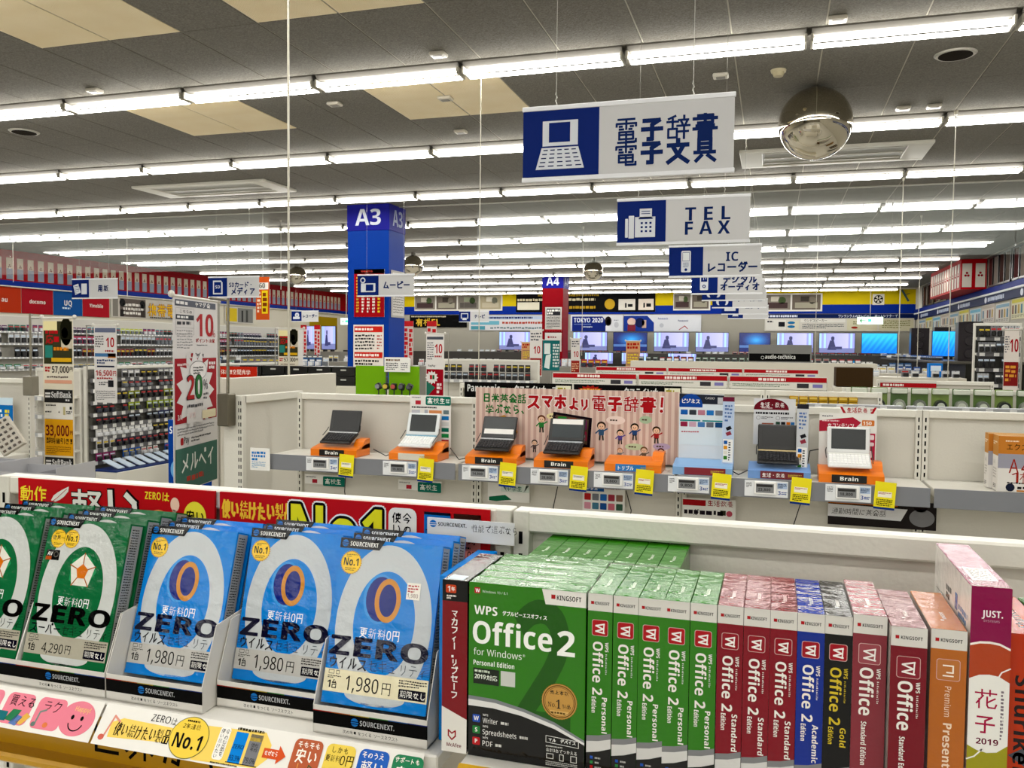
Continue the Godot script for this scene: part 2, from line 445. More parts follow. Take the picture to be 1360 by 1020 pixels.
func make_mats() -> void:
	vmat("paper", 0.65)
	vmat("card", 0.5, 0.0, 0.18)
	vmat("plastic", 0.3)
	vmat("matte", 0.9, 0.0, 0.25)
	vmat("chrome", 0.03, 1.0)
	vmat("steel", 0.4, 1.0)
	var w := vmat("wrap", 0.1, 0.0, 0.4)          # card box in crinkled clear film
	w.normal_enabled = true
	w.normal_scale = 0.16
	w.normal_texture = noise_tex(5, 0.013, Color.BLACK, Color.WHITE, 512, FastNoiseLite.TYPE_SIMPLEX_SMOOTH, true, 9.0)
	triplanar(w, 5.0)
	var p := vmat("enamel", 0.45, 0.0, 0.35)       # painted shelf steel
	p.normal_enabled = true
	p.normal_scale = 0.12
	p.normal_texture = noise_tex(11, 0.08, Color.BLACK, Color.WHITE, 256, FastNoiseLite.TYPE_SIMPLEX_SMOOTH, true, 3.0)
	p.roughness_texture = noise_tex(12, 0.02, Color(0.7, 0.7, 0.7), Color(1, 1, 1))
	triplanar(p, 4.0)
	var t := StandardMaterial3D.new()   # speckled mineral ceiling board
	t.resource_name = "ceiling_board"
	t.albedo_color = Color(0.52, 0.506, 0.474)
	t.albedo_texture = noise_tex(3, 0.16, Color(0.68, 0.67, 0.64), Color(1, 1, 1), 512, FastNoiseLite.TYPE_VALUE)
	t.roughness = 0.95
	t.normal_enabled = true
	t.normal_scale = 0.5
	t.normal_texture = noise_tex(4, 0.2, Color.BLACK, Color.WHITE, 512, FastNoiseLite.TYPE_VALUE, true, 6.0)
	triplanar(t, 1.4, true)
	mats["ceiling_board"] = t
	var l := StandardMaterial3D.new()   # yellowed ribbed plastic panel
	l.resource_name = "yellowed_panel"
	l.albedo_color = Color(0.99, 0.94, 0.82)
	l.albedo_texture = noise_tex(8, 0.012, Color(0.97, 0.955, 0.92), Color(1, 1, 1), 256)
	l.roughness = 0.6
	triplanar(l, 0.8, true)
	mats["yellowed_panel"] = l
	var f := StandardMaterial3D.new()   # vinyl floor
	f.resource_name = "vinyl_floor"
	f.albedo_color = Color(0.78, 0.77, 0.74)
	f.albedo_texture = noise_tex(9, 0.03, Color(0.85, 0.85, 0.84), Color(1, 1, 1), 512)
	f.roughness = 0.28
	triplanar(f, 0.6, true)
	mats["vinyl_floor"] = f
	var g := StandardMaterial3D.new()   # clear pane
	g.resource_name = "clear_pane"
	g.transparency = BaseMaterial3D.TRANSPARENCY_ALPHA
	g.albedo_color = Color(0.9, 0.95, 0.93, 0.06)
	g.roughness = 0.0
	g.metallic_specular = 0.6
	mats["clear_pane"] = g
	var c := StandardMaterial3D.new()   # clear plastic sheet
	c.resource_name = "clear_plastic"
	c.transparency = BaseMaterial3D.TRANSPARENCY_ALPHA
	c.albedo_color = Color(0.95, 0.97, 0.98, 0.16)
	c.roughness = 0.03
	mats["clear_plastic"] = c

# ---------------------------------------------------------------- nodes
var taken := {}
func numbered(called: String) -> String:
	if not taken.has(called):
		taken[called] = 0
		return called
	taken[called] += 1
	return "%s_%03d" % [called, taken[called]]
func tag(o: Node3D, label: String, category: String, group := "") -> void:
	o.set_meta("label", label)
	o.set_meta("category", category)
	if group != "":
		o.set_meta("group", group)
func thing(called: String, label: String, category: String, at := Vector3.ZERO, group := "", turn := 0.0) -> Node3D:
	var o := Node3D.new()
	o.name = numbered(called)
	add_child(o)
	o.position = at
	o.rotation.y = turn
	tag(o, label, category, group)
	return o
func part(parent: Node3D, called: String, b: MB, m: String) -> MeshInstance3D:
	var o := MeshInstance3D.new()
	o.name = called
	o.mesh = b.mesh(mats[m])
	parent.add_child(o, true)
	return o
func piece(parent: Node3D, called: String, me: Mesh, at: Transform3D) -> MeshInstance3D:
	var o := MeshInstance3D.new()
	o.name = called
	o.mesh = me
	parent.add_child(o, true)
	o.transform = at
	return o
func solo(called: String, b: MB, m: String, label: String, category: String, group := "", at := Vector3.ZERO) -> MeshInstance3D:
	var o := MeshInstance3D.new()
	o.name = numbered(called)
	o.mesh = b.mesh(mats[m])
	add_child(o)
	o.position = at
	tag(o, label, category, group)
	return o
func shell(called: String) -> Node3D:
	var o := Node3D.new()
	o.name = called
	add_child(o)
	o.set_meta("kind", "structure")
	return o
func copy(src: Node3D, at: Vector3, label := "", group := "", turn := 0.0) -> Node3D:
	var r: Node3D = src.duplicate()
	r.name = numbered(String(src.name).get_slice("_0", 0))
	add_child(r)
	r.position = at
	r.rotation.y = turn
	if label != "":
		r.set_meta("label", label)
	if group != "":
		r.set_meta("group", group)
	return r
func v3(x: float, y: float, z: float) -> Vector3:
	return Vector3(x, y, z)
func screen_tex(kind: int) -> ImageTexture:
	# what a television shows: a seated figure before a pale room, or blue water
	var im := Image.create(96, 54, false, Image.FORMAT_RGB8)
	for y in 54:
		for x in 96:
			var c := Color("#8f90d0").lerp(Color("#b9b8e6"), x / 96.0)
			if kind == 0:
				if x < 20 or x > 78:
					c = Color("#9ec4ec") if (x / 6) % 2 == 0 else Color("#8a8ed2")
				if y > 40:
					c = Color("#6a6f9c")
				var dx := (x - 34.0) / 7.0
				if Vector2((x - 36.0) / 5.0, (y - 14.0) / 6.0).length() < 1.0 or (y > 19 and absf(dx) < 0.7 + (y - 19) * 0.04 and y < 46):
					c = Color("#2a2c54")
				if y > 36 and x > 30 and x < 62 and y < 44:
					c = Color("#33355c")
			elif kind == 1:
				c = Color("#0b1c58").lerp(Color("#2f9be0"), clampf(1.0 - Vector2((x - 52.0) / 46.0, (y - 20.0) / 24.0).length(), 0.0, 1.0))
				if y > 34 and y < 42:
					c = Color("#7fb0dc").lerp(c, 0.5)
			else:
				c = Color("#0f6fe0").lerp(Color("#2fb4f4"), clampf(1.2 - y / 40.0 + 0.2 * sin(x * 0.4 + y * 0.3), 0.0, 1.0))
			im.set_pixel(x, y, c)
	return ImageTexture.create_from_image(im)

const ONES := ["", "first", "second", "third", "fourth", "fifth", "sixth", "seventh", "eighth", "ninth", "tenth", "eleventh", "twelfth", "thirteenth", "fourteenth", "fifteenth", "sixteenth", "seventeenth", "eighteenth", "nineteenth"]
func ordinal(n: int) -> String:
	if n < 20:
		return ONES[n]
	var tens: String = ["", "", "twent", "thirt", "fort", "fift", "sixt", "sevent", "eight"][n / 10]
	return tens + "ieth" if n % 10 == 0 else tens + "y-" + ONES[n % 10]

const TOP := 3.80
const XL := -17.2
const XR := 4.68
const ZB := -32.5
const ZF := 15.0
const ROWS := [13.75, 11.25, 8.75, 6.25, 3.75, 1.25, -1.25, -3.75, -6.23, -8.68, -11.14, -13.7, -16.2, -18.75, -21.3, -23.86, -26.41, -28.98, -31.3]

func _ready() -> void:
	# camera
	var cam := Camera3D.new()
	cam.name = "camera"
	add_child(cam)
	cam.position = Vector3(0, 1.62, 0)
	cam.rotation_order = EULER_ORDER_YXZ
	cam.rotation = Vector3(-0.041866, 0.29786, 0.00975)
	cam.fov = 48.52
	cam.near = 0.05
	cam.far = 100.0
	cam.current = true
	# air and exposure
	var we := WorldEnvironment.new()
	var e := Environment.new()
	e.background_mode = Environment.BG_COLOR
	e.background_color = Color.BLACK
	e.tonemap_mode = Environment.TONE_MAPPER_LINEAR
	e.tonemap_exposure = 1.66
	e.sdfgi_enabled = true
	e.ssao_enabled = true
	e.ssil_enabled = true
	we.environment = e
	add_child(we)
	make_mats()
	ceiling_lights()
	room()
	build_all()

const LAMP := Color(1.0, 0.99, 0.965)
const GLOW := 9.5
const BEAM := 0.52
func ceiling_lights() -> void:
	glow_mat("tube_glow", LAMP, GLOW)
	var proto: Node3D
	var cnt := 0
	for r in ROWS.size():
		var z: float = ROWS[r]
		for k in range(-13, 3):
			var x := 0.18 + 1.254 * k + 0.627
			if z > -5.0 and (x < -8.2 or x > 4.0):
				continue
			var at := Vector3(x, TOP, z)
			if proto == null:
				proto = thing("fluorescent_light", "", "ceiling light", at, "bare twin tube fluorescent fixtures in rows on the ceiling")
				var b := MB.new()
				b.hex("#7c7a74")
				b.slab(PackedVector2Array([Vector2(-0.075, 0), Vector2(0.075, 0), Vector2(0.075, -0.012), Vector2(0.05, -0.045), Vector2(-0.05, -0.045), Vector2(-0.075, -0.012)]), Transform3D(Basis(Vector3.UP, PI / 2), Vector3.ZERO), -0.61, 0.61)
				part(proto, "reflector", b, "enamel")
				for s: float in [-1.0, 1.0]:
					b = MB.new()
					b.hex("#cfccc2")
					b.xbox(Transform3D(Basis(), Vector3(0.606 * s, -0.07, 0)), Vector3(0.018, 0.056, 0.165), 0.004)
					part(proto, "socket", b, "plastic")
					b = MB.new()
					b.hex("#ffffff")
					b.cyl(Vector3(-0.594, -0.086, 0.065 * s), Vector3(0.594, -0.086, 0.065 * s), 0.0155, 0.0155, 10)
					part(proto, "tube", b, "tube_glow")
				var al := AreaLight3D.new()
				al.name = "lamp_light"
				al.area_size = Vector2(1.19, 0.031)
				al.light_color = LAMP
				al.light_energy = BEAM
				al.shadow_enabled = true
				al.set("area_range", 40.0)
				al.set("area_attenuation", 2.0)
				al.rotation.x = -PI / 2
				al.position = Vector3(0, -0.1025, 0.065)
				proto.add_child(al)
				proto.set_meta("label", lamp_label(r, k))
			else:
				copy(proto, at, lamp_label(r, k))
			cnt += 1
func lamp_label(r: int, k: int) -> String:
	var ord := ["first", "second", "third", "fourth", "fifth", "sixth", "seventh", "eighth", "ninth", "tenth", "eleventh", "twelfth", "thirteenth", "fourteenth", "fifteenth", "sixteenth"]
	if r < 8:
		return "twin tube fixture, %s from the right in the %s row behind the viewer" % [ord[2 - k], ord[7 - r]]
	return "twin tube fluorescent fixture, %s from the right in the %s row of ceiling lights" % [ord[2 - k], ord[r - 8]]

func room() -> void:
	var fl := shell("floor")
	var b := MB.new()
	b.hex("#ffffff")
	b.box(Vector3(XL - 0.3, -0.1, ZB - 0.3), Vector3(XR + 0.3, 0, ZF + 0.3))
	part(fl, "floor_slab", b, "vinyl_floor")
	# ceiling: a backing board and separate tiles with open joints
	var ce := shell("ceiling")
	b = MB.new()
	b.hex("#c9c5ba")
	b.box(Vector3(XL - 0.3, TOP + 0.006, ZB - 0.3), Vector3(XR + 0.3, TOP + 0.15, ZF + 0.3))
	part(ce, "ceiling_backing", b, "matte")
	var tw := 0.6125
	var tl := 1.264
	b = MB.new()
	b.hex("#ffffff")
	b.xbox(Transform3D(), Vector3(tw - 0.011, 0.008, tl - 0.005), 0.002)
	var tm := b.mesh(mats.ceiling_board)
	var bm: ArrayMesh
	var rest := MB.new()
	rest.hex("#ffffff")
	var made := 0
	var beige := {}
	for q: Array in [[-8, 0], [-9, 0], [-5, 0], [-6, 0], [-9, 2], [-10, 2], [-5, 2], [-6, 2]]:
		beige[Vector2i(q[0], q[1])] = true
	var lb := MB.new()
	lb.hex("#ffffff")
	lb.xbox(Transform3D(), Vector3(tw - 0.014, 0.007, tl - 0.01), 0.002)
	for i in 46:
		var xx := -0.285 + 0.013 * i
		lb.xbox(Transform3D(Basis(), Vector3(xx, -0.0045, 0)), Vector3(0.006, 0.003, tl - 0.03))
	bm = lb.mesh(mats.yellowed_panel)
	for j in range(-17, 22):
		for i in range(-29, 9):
			var cx := 0.286 + tw * (i + 0.5)
			var cz := -5.09 - tl * (j - 0.5)
			if cx < XL or cx > XR or cz < ZB or cz > ZF:
				continue
			var at := Transform3D(Basis(), Vector3(cx, TOP + 0.004, cz))
			if beige.has(Vector2i(i, j)):
				piece(ce, "diffuser_panel", bm, at)
			elif made < 290 and j >= 0 and absf(cx + 0.3 * (-cz)) < 0.72 * (-cz) + 0.5:
				piece(ce, "tile", tm, at)
				made += 1
			else:
				rest.xbox(at, Vector3(tw - 0.011, 0.008, tl - 0.005))
	var ro := part(ce, "tile_field", rest, "ceiling_board")
	ro.set_meta("kind", "stuff")
	# walls
	var wl := shell("wall_left")
	b = MB.new()
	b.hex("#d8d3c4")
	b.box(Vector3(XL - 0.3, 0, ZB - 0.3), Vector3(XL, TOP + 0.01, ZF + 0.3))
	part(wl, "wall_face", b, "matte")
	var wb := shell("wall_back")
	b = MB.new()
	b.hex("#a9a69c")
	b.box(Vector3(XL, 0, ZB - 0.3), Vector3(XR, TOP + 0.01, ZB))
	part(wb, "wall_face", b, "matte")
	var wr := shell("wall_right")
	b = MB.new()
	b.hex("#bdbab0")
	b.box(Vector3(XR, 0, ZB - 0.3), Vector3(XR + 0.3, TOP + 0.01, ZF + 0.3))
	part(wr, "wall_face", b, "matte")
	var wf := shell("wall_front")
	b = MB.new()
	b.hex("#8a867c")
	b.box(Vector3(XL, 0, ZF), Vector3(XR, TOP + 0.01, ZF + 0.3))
	part(wf, "wall_face", b, "matte")

# ---------------------------------------------------------------- boxes
func fi(b: MB, s: Vector3, w := 0.0, h := 0.0) -> Ink:   # front face
	return ink(b, v3(0, s.y, 0), v3(s.x, s.y, 0), v3(0, 0, 0), w if w > 0 else s.x * 1000, h if h > 0 else s.y * 1000, 0.00006)
func ti(b: MB, s: Vector3) -> Ink:                       # top face
	return ink(b, v3(0, s.y, -s.z), v3(s.x, s.y, -s.z), v3(0, s.y, 0), s.x * 1000, s.z * 1000, 0.00006)
func ri(b: MB, s: Vector3) -> Ink:                       # right side
	return ink(b, v3(s.x, s.y, 0), v3(s.x, s.y, -s.z), v3(s.x, 0, 0), s.z * 1000, s.y * 1000, 0.00006)
func li(b: MB, s: Vector3) -> Ink:                       # left side
	return ink(b, v3(0, s.y, -s.z), v3(0, s.y, 0), v3(0, 0, -s.z), s.z * 1000, s.y * 1000, 0.00006)
func body(b: MB, s: Vector3, ch := 0.0007) -> void:
	b.box(v3(0, 0, -s.z), v3(s.x, s.y, 0), ch)

func seal(k: Ink, x: float, y: float, r: float, l1: String) -> void:
	k.star(x, y, r, r * 0.9, 30, "#caa02a").up().ell(x, y, r * 0.88, r * 0.88, "#f1cf45").up()
	k.tx(l1, x, y + r * 0.25, r * 0.62, "#1c1a14", true, 1, r * 1.35)
	k.fine(x - r * 0.5, y - r * 0.72, r, r * 0.3, 2, "#8a6d1c", 3).fine(x - r * 0.5, y + r * 0.4, r, r * 0.3, 2, "#8a6d1c", 4)
	k.up(-2)

const ZS := Vector3(0.138, 0.198, 0.027)
func zero_box(green: bool, sticker: bool, cream: bool) -> Node3D:
	var bg := "#1d7a4d" if green else "#1090da"
	var pale := "#c9ced0" if not green else "#cfd2cf"
	var t := thing("software_box", "x", "software box", Vector3.ZERO, "leaning antivirus software boxes in white trays")
	var b := MB.new()
	b.hex(bg)
	body(b, ZS)
	part(t, "carton", b, "wrap")
	b = MB.new()
	var k := fi(b, ZS)
	k.rect(0, 0, 138, 198, bg)
	var line := "#0d5c3a" if green else "#0f5fa6"
	k.up()
	for i in 18:
		k.rect(0, 121 + i * 1.9, 138, 0.7, line)
	k.up().ell(70, 101, 64, 97, pale, 64)
	k.up().ell(71, 98, 41, 62, bg, 56)
	k.up()
	for i in 18:
		var sy := 121 + i * 1.9
		var hw := 41.0 * sqrt(maxf(0.0, 1.0 - pow((sy - 98.0) / 62.0, 2.0)))
		k.rect(71 - hw, sy, hw * 2.0, 0.7, line)
	if green:
		k.star(72, 69, 24, 20, 5, "#39a06c")
		k.up().poly([Vector2(72, 45), Vector2(93, 62), Vector2(86, 89), Vector2(58, 89), Vector2(51, 62)], "#e6e4da")
		k.up()
		for a: Array in [[72, 45], [93, 62], [86, 89], [58, 89], [51, 62]]:
			k.line([Vector2(72, 70), Vector2(a[0], a[1])], 1.6, "#b06a1e")
		k.up().poly([Vector2(72, 59), Vector2(82, 67), Vector2(78, 79), Vector2(66, 79), Vector2(62, 67)], "#d98324")
		k.up(-3)
		seal(k.up(), 21, 28, 13.5, "")
		k.up(3).jp("世界一", 10.5, 23, 7, "#1c1a14", 0.1).up(-3)
		seal(k.up(2), 44, 27, 13.5, "No.1")
		k.up(-3)
		k.rect(5, 44, 23, 14, "#22221f").up().rect(5, 53, 10, 5, "#c0642a").tx("AV", 7, 52, 5, "#f2f2ee").ring(22, 50, 4, 4, 1, "#77736b").up(-1)
	else:
		k.ell(62, 70, 22, 30, "#4aa4e2").up().ell(63, 70, 19.5, 27, "#16348f")
		k.up().ell(73, 71, 17.5, 26.5, "#d39a4a").up().ell(73, 71, 11.5, 19.5, "#17318a").up(-3)
		seal(k.up(2), 17, 29, 15, "No.1")
		k.up(-2)
	k.up(3)
	k.jp("更新料0円", 40, 105, 13.2, "#f4f6f6", 0.075, 0.88)
	for q: Array in [[-0.7, 0], [0.7, 0], [0, -0.5], [0, 0.5]]:
		k.tick += 1
		k.tx("ZERO", 3 + q[0], 140.5 + q[1], 22, "#181238" if not green else "#10140f", true, 0, 130)
	k.jp("スーパー" if green else "ウイルス", 3, 142, 14.5, "#181824", 0.11, 0.88)
	k.jp("セキュリティ", 57, 142, 14.5, "#24304a" if not green else "#1d3a2c", 0.05, 0.88)
	k.rect(0, 158, 138, 26.5, "#e9e2c6" if cream else "#c7c5c0" if not green else "#b9b5a6")
	k.up().ell(70, 184.4, 40, 11, pale, 40).rect(0, 193, 138, 5, bg)
	k.up().rect(0, 158, 138, 26.5, "#e9e2c6" if cream else "#c7c5c0" if not green else "#b9b5a6").up()
	k.jp("1台", 5, 170, 11, "#14140f", 0.11, 0.8)
	k.tx("4,290" if green else "1,980", 30, 180.5, 12 if green else 16.5, "#1a1a18", false, 0, 36 if green else 44)
	k.jp("円", 68 if green else 77, 168 if green else 166, 12 if green else 15, "#1a1a18", 0.07)
	k.rrect(101, 171, 35, 11.5, 1, "#17152b").up().jp("期限なし", 102.5, 172.3, 8.2, "#f3f1ea", 0.1).up(-1)
	k.fine(100, 160, 36, 9, 3, "#3b3a36", 7)
	k.fine(5, 165, 18, 4.5, 2, "#55534c", 8).ln([6, 159.5, 13, 159.5, 13, 163.5, 6, 163.5, 6, 159.5], 0.6, "#55534c").ln([16, 159.5, 20, 159.5, 20, 163.5, 16, 163.5, 16, 159.5], 0.6, "#55534c")
	# maker tab on the top edge
	k.up(2).pl([-1, -1, 61, -1, 54, 11.5, -1, 11.5], "#15161a").up()
	k.ell(6, 5.5, 4.4, 4.4, "#2a7fc4").up().rect(2, 4.2, 8, 0.9, "#15161a").rect(2, 6.4, 8, 0.9, "#15161a").up(-1)
	k.tx("SOURCENEXT", 13, 8.3, 5.4, "#e9e9e6", true, 0, 39)
	if sticker:
		k.up().rect(97, 47, 18, 20, "#f0ece2").up().fine(98.5, 49, 14, 10, 3, "#b8323c", 21).tx("1,980", 98.5, 64.5, 4.6, "#7a2a30", false, 0, 14)
	part(t, "front_print", b, "wrap")
	b = MB.new()
	k = ti(b, ZS)
	k.rect(0, 0, 138, 27, bg).up().pl([3, 8, 46, 8, 42, 19, 3, 19], "#173a6b" if not green else "#0f4a30").up().tx("SOURCENEXT", 8, 16.2, 5, "#cfdcea", true, 0, 32)
	k.rect(60, 10, 24, 6, "#d9832c" if green else "#a32a3a")
	part(t, "top_print", b, "wrap")
	b = MB.new()
	k = ri(b, ZS)
	k.rect(3, 2, 22, 194, "#a9abaa").up().fine(6, 6, 14, 120, 34, "#4b4d4d", 11, 0.45).fine(6, 132, 14, 30, 10, "#3c3d3d", 12, 0.6)
	part(t, "side_print", b, "wrap")
	return t

const CASE_H := 0.19
func spine_box(style: Dictionary) -> Node3D:
	# a case that stands spine out: x is its thickness, z its width
	var s := Vector3(style.w, style.get("h", CASE_H), style.get("d", 0.128))
	var w := s.x * 1000.0
	var t := thing("software_box", "x", "software box", Vector3.ZERO, "software boxes standing spine out on the near shelf")
	var b := MB.new()
	b.hex(style.bg)
	body(b, s)
	part(t, "carton", b, "wrap")
	b = MB.new()
	var k := fi(b, s)
	k.rect(0, 0, w, 190, style.bg)
	k.up().rect(0, 0, w, 18, "#dcdad4").up()
	k.rect(w * 0.12, 8, 3.2, 3.2, "#b3262e").tx("KINGSOFT", w * 0.27, 11.4, 3.1, "#23232a", true, 0, w * 0.6)
	k.pl([0, 150, w * 0.5, 148.5, w, 145, w, 153, w * 0.5, 157, 0, 159], "#8f9092").up().pl([0, 156, w * 0.5, 154.5, w, 151, w, 161, w * 0.5, 165.5, 0, 168], "#d8d8d6" if not style.has("pale") else "#b85a62")
	k.up().pl([0, 168, w * 0.5, 165.5, w, 161, w, 190, 0, 190], "#1d1d1f" if not style.has("pale") else "#c9c4bd")
	var ik: String = style.get("icon", "#b3161f")
	k.rrect(w * 0.17, 27, w * 0.66, w * 0.66, 2.2, style.get("icon_edge", "#d8b8b4")).up().rrect(w * 0.17 + 0.5, 27.5, w * 0.66 - 1, w * 0.66 - 1, 2, ik).up()
	var q := w * 0.66
	var ox := w * 0.17
	if style.get("letter", "W") == "W":
		# the mark lies on its side
		k.ln([ox + q * 0.75, 27 + q * 0.25, ox + q * 0.25, 27 + q * 0.38, ox + q * 0.7, 27 + q * 0.55, ox + q * 0.25, 27 + q * 0.72, ox + q * 0.75, 27 + q * 0.8], 1.5, "#f3efec").ln([ox + q * 0.75, 27 + q * 0.25, ox + q * 0.72, 27 + q * 0.8], 1.2, "#f3efec")
	else:
		k.ln([ox + q * 0.3, 27 + q * 0.3, ox + q * 0.7, 27 + q * 0.3, ox + q * 0.7, 27 + q * 0.62, ox + q * 0.45, 27 + q * 0.62], 1.3, "#f6efe4").ln([ox + q * 0.3, 27 + q * 0.78, ox + q * 0.7, 27 + q * 0.78], 1.2, "#f6efe4")
	var fg: String = style.get("fg", "#efece6")
	if style.has("slide"):
		k.tx("Premium", w * 0.42, 52, 5.2, fg, false, 0, 28, 1)
		k.tx("Presentation", w * 0.4, 86, 7, fg, true, 0, 70, 1)
	else:
		var end := style.has("two")
		k.tx("Office 2" if end else "Office", w * 0.22, 50, w * 0.4, fg, true, 0, 56 if end else 46, 1)
		k.tx("WPS", w * 0.72, 50, 3.4, fg, true, 0, 10, 1)
		k.fine(w * 0.74, 62, 1.6, 22, 12, fg, 4, 0.4)
		if end:
			k.tx(style.two, w * 0.62, 108, 5.2, fg, true, 0, 4.7 * style.two.length(), 1)
			k.tx("Edition", w * 0.2, 108, 4.4, fg, true, 0, 17, 1)
		else:
			k.tx("Standard Edition", w * 0.3, 102, 4.6, fg, true, 0, 42, 1)
	for i in 3:
		k.rect(w * 0.16, 171 + i * 5, 3, 3, ["#2d62b8", "#2f8a4a", "#c0272d"][i]).fine(w * 0.36, 171.5 + i * 5, w * 0.3, 2.2, 1, "#b9b9b6", 30 + i, 0.8)
	part(t, "spine_print", b, "wrap")
	b = MB.new()
	k = ti(b, s)
	var zz := s.z * 1000
	k.rect(0.4, 0.4, w - 0.8, zz - 0.8, style.bg).up()
	k.tx("KINGSOFT", w * 0.62, zz * 0.74, 3.2, "#f1efe9", true, 0, 22, 3).rect(w * 0.42, zz * 0.76, 3, 3, "#f1efe9")
	part(t, "top_print", b, "wrap")
	if style.has("edge"):
		b = MB.new()
		k = li(b, s)
		k.rect(1, 1, zz - 2, 188, style.edge)
		part(t, "side_print", b, "wrap")
	return t

func wps_front() -> Node3D:
	var s := Vector3(0.1285, 0.19, 0.0262)
	var g := "#438a24"
	var t := thing("software_box", "x", "software box", Vector3.ZERO, "green office software boxes stacked face out")
	var b := MB.new()
	b.hex(g)
	body(b, s)
	part(t, "carton", b, "wrap")
	b = MB.new()
	var k := fi(b, s, 128, 190)
	k.rect(0, 0, 128, 190, g)
	k.up().tx("2", 51, 156, 140, "#2c6a1c", true, 0, 62)
	k.up().pl([0, 124, 30, 125, 62, 131, 96, 141, 128, 156, 128, 190, 0, 190], "#8f9396").up()
	k.pl([0, 128, 30, 129, 62, 134.5, 96, 144, 128, 158.5, 128, 190, 0, 190], "#e4e4e2").up()
	k.pl([0, 135, 28, 135, 60, 139, 96, 148, 128, 161, 128, 190, 0, 190], "#232527").up()
	k.pl([81, 0, 128, 0, 128, 16, 85, 16], "#e9e7e2").up()
	k.rect(91, 5, 4.5, 4.5, "#b3262e").tx("KINGSOFT", 97, 10.4, 5, "#23232a", true, 0, 26)
	k.rrect(6, 5, 6.5, 6.5, 1, "#c02730").up().tx("W", 7.2, 10.2, 3.8, "#ffffff").up(-1)
	k.tx("Windows 10 / 8.1 対応".substr(0, 16), 15, 10.2, 2.6, "#d9e8d4", false, 0, 28)
	k.tx("WPS", 6, 34, 9.2, "#f4f6f0", true, 0, 26)
	k.jp("ダブルピーエスオフィス", 37.5, 28, 4.7, "#f4f6f0", 0.14, 0.92)
	k.tx("Office", 4.5, 66, 24, "#f6f8f3", true, 0, 88)
	k.tx("2", 98, 69, 26, "#f6f8f3", true, 0, 19)
	k.tx("for Windows", 5.5, 78.5, 7, "#e6efe2", false, 0, 54)
	k.tx("®", 60.5, 75, 2.6, "#e6efe2", false)
	k.tx("Personal Edition", 5.5, 89.5, 5.2, "#e9f2e6", true, 0, 46)
	k.rect(5.5, 93, 29, 17, "#26301f").up().tx("2019", 7, 104.4, 4.8, "#e9eee4", true, 0, 12.5).jp("対応", 20.5, 99.3, 6, "#e9eee4", 0.13).fine(7, 94.3, 24, 3.4, 1, "#cfd8c8", 5, 0.7).up(-1)
	k.rect(36.5, 93, 16, 16, "#cfd2cc")
	# gold medal
	k.star(101, 118, 19.6, 18.6, 40, "#8a6a24").up().ell(101, 118, 18.8, 18.8, "#caa25a").up().ring(101, 118, 17.6, 17.6, 1.2, "#7d5f22").ring(101, 118, 15.6, 15.6, 0.5, "#7d5f22")
	k.jp("売上本数", 90.5, 106, 5, "#2b2114", 0.12).tx("No.", 88.5, 124.5, 5, "#2b2114", false, 0, 9, 0, true).tx("1", 97.8, 125.5, 9.5, "#2b2114", true, 0, 4.6, 0, true).jp("製品", 104, 120, 4.6, "#2b2114", 0.1)
	k.rect(91, 128, 20, 4.4, "#dcb974").up().fine(92, 128.8, 18, 2.8, 1, "#6a5120", 6, 0.7).up(-1)
	k.up(-2)
	for i in 3:
		var y := 144.0 + i * 12.5
		k.rrect(5, y, 8.5, 8.5, 1.2, ["#2d5fb8", "#2f8a4a", "#c0272d"][i]).up().tx(["W", "S", "P"][i], 9.2, y + 6.4, 4.4, "#f2f2f0", true, 1).up(-1)
		k.tx("WPS", 16.5, y + 0.6, 2.2, "#d7d7d4").tx(["Writer", "Spreadsheets", "PDF"][i], 16.5, y + 8.4, 5.6, "#e9e9e6", false, 0, [17, 38, 11.5][i])
		k.fine([37, 58, 31][i], y + 4.2, [12, 11, 15][i], 3.6, 1, "#d0d0cc", 40 + i, 0.8)
	k.ln([87, 156, 122, 158, 122, 165, 87, 163, 87, 156], 0.6, "#dcdcd8").jp("マルチデバイス", 89.5, 158, 4, "#ecece8", 0.14, 1.03)
	k.jp("合計3台でつかえる", 87, 169, 4, "#dcdcd8", 0.1, 0.95).ln([88, 175, 95, 175, 95, 180, 88, 180, 88, 175], 0.7, "#dcdcd8").ln([102, 174.5, 106, 174.5, 106, 181, 102, 181, 102, 174.5], 0.7, "#dcdcd8").ln([114, 174.5, 120, 174.5, 120, 181, 114, 181, 114, 174.5], 0.7, "#dcdcd8")
	k.fine(87, 166, 32, 2, 1, "#c0c0bc", 50, 0.7).fine(87, 182.5, 34, 5.5, 3, "#c0c0bc", 51, 0.5)
	part(t, "front_print", b, "wrap")
	b = MB.new()
	k = ti(b, s)
	k.rect(0.5, 0.5, 127.5, 25, "#438a24").up().tx("KINGSOFT", 62, 17, 5.4, "#eef4ea", true, 0, 32).rect(54, 11.8, 5, 5, "#eef4ea")
	part(t, "top_print", b, "wrap")
	b = MB.new()
	k = ri(b, s)
	k.rect(0.4, 0.4, 25.2, 189, "#438a24").up().rect(0.4, 0.4, 25.2, 17, "#dcdad4").rect(0.4, 158, 25.2, 32, "#1d1d1f")
	part(t, "side_print", b, "wrap")
	return t

func otx(k: Ink, s: String, x: float, y: float, h: float, fit: float, rings: Array) -> void:
	# lettering with outlines: the widest ring first
	for o: Array in rings:
		k.up()
		if o[1] > 0.0:
			for a in 12:
				k.tx(s, x + cos(TAU * a / 12) * o[1], y + sin(TAU * a / 12) * o[1], h, o[0], true, 0, fit)
				k.tick += 1
			k.tick = 0
		k.tx(s, x, y, h, o[0], true, 0, fit)
func ojp(k: Ink, s: String, x: float, y: float, h: float, rings: Array, sx := 1.0, vert := false) -> void:
	for o: Array in rings:
		k.up().jp(s, x, y, h, o[0], o[1], sx, vert)

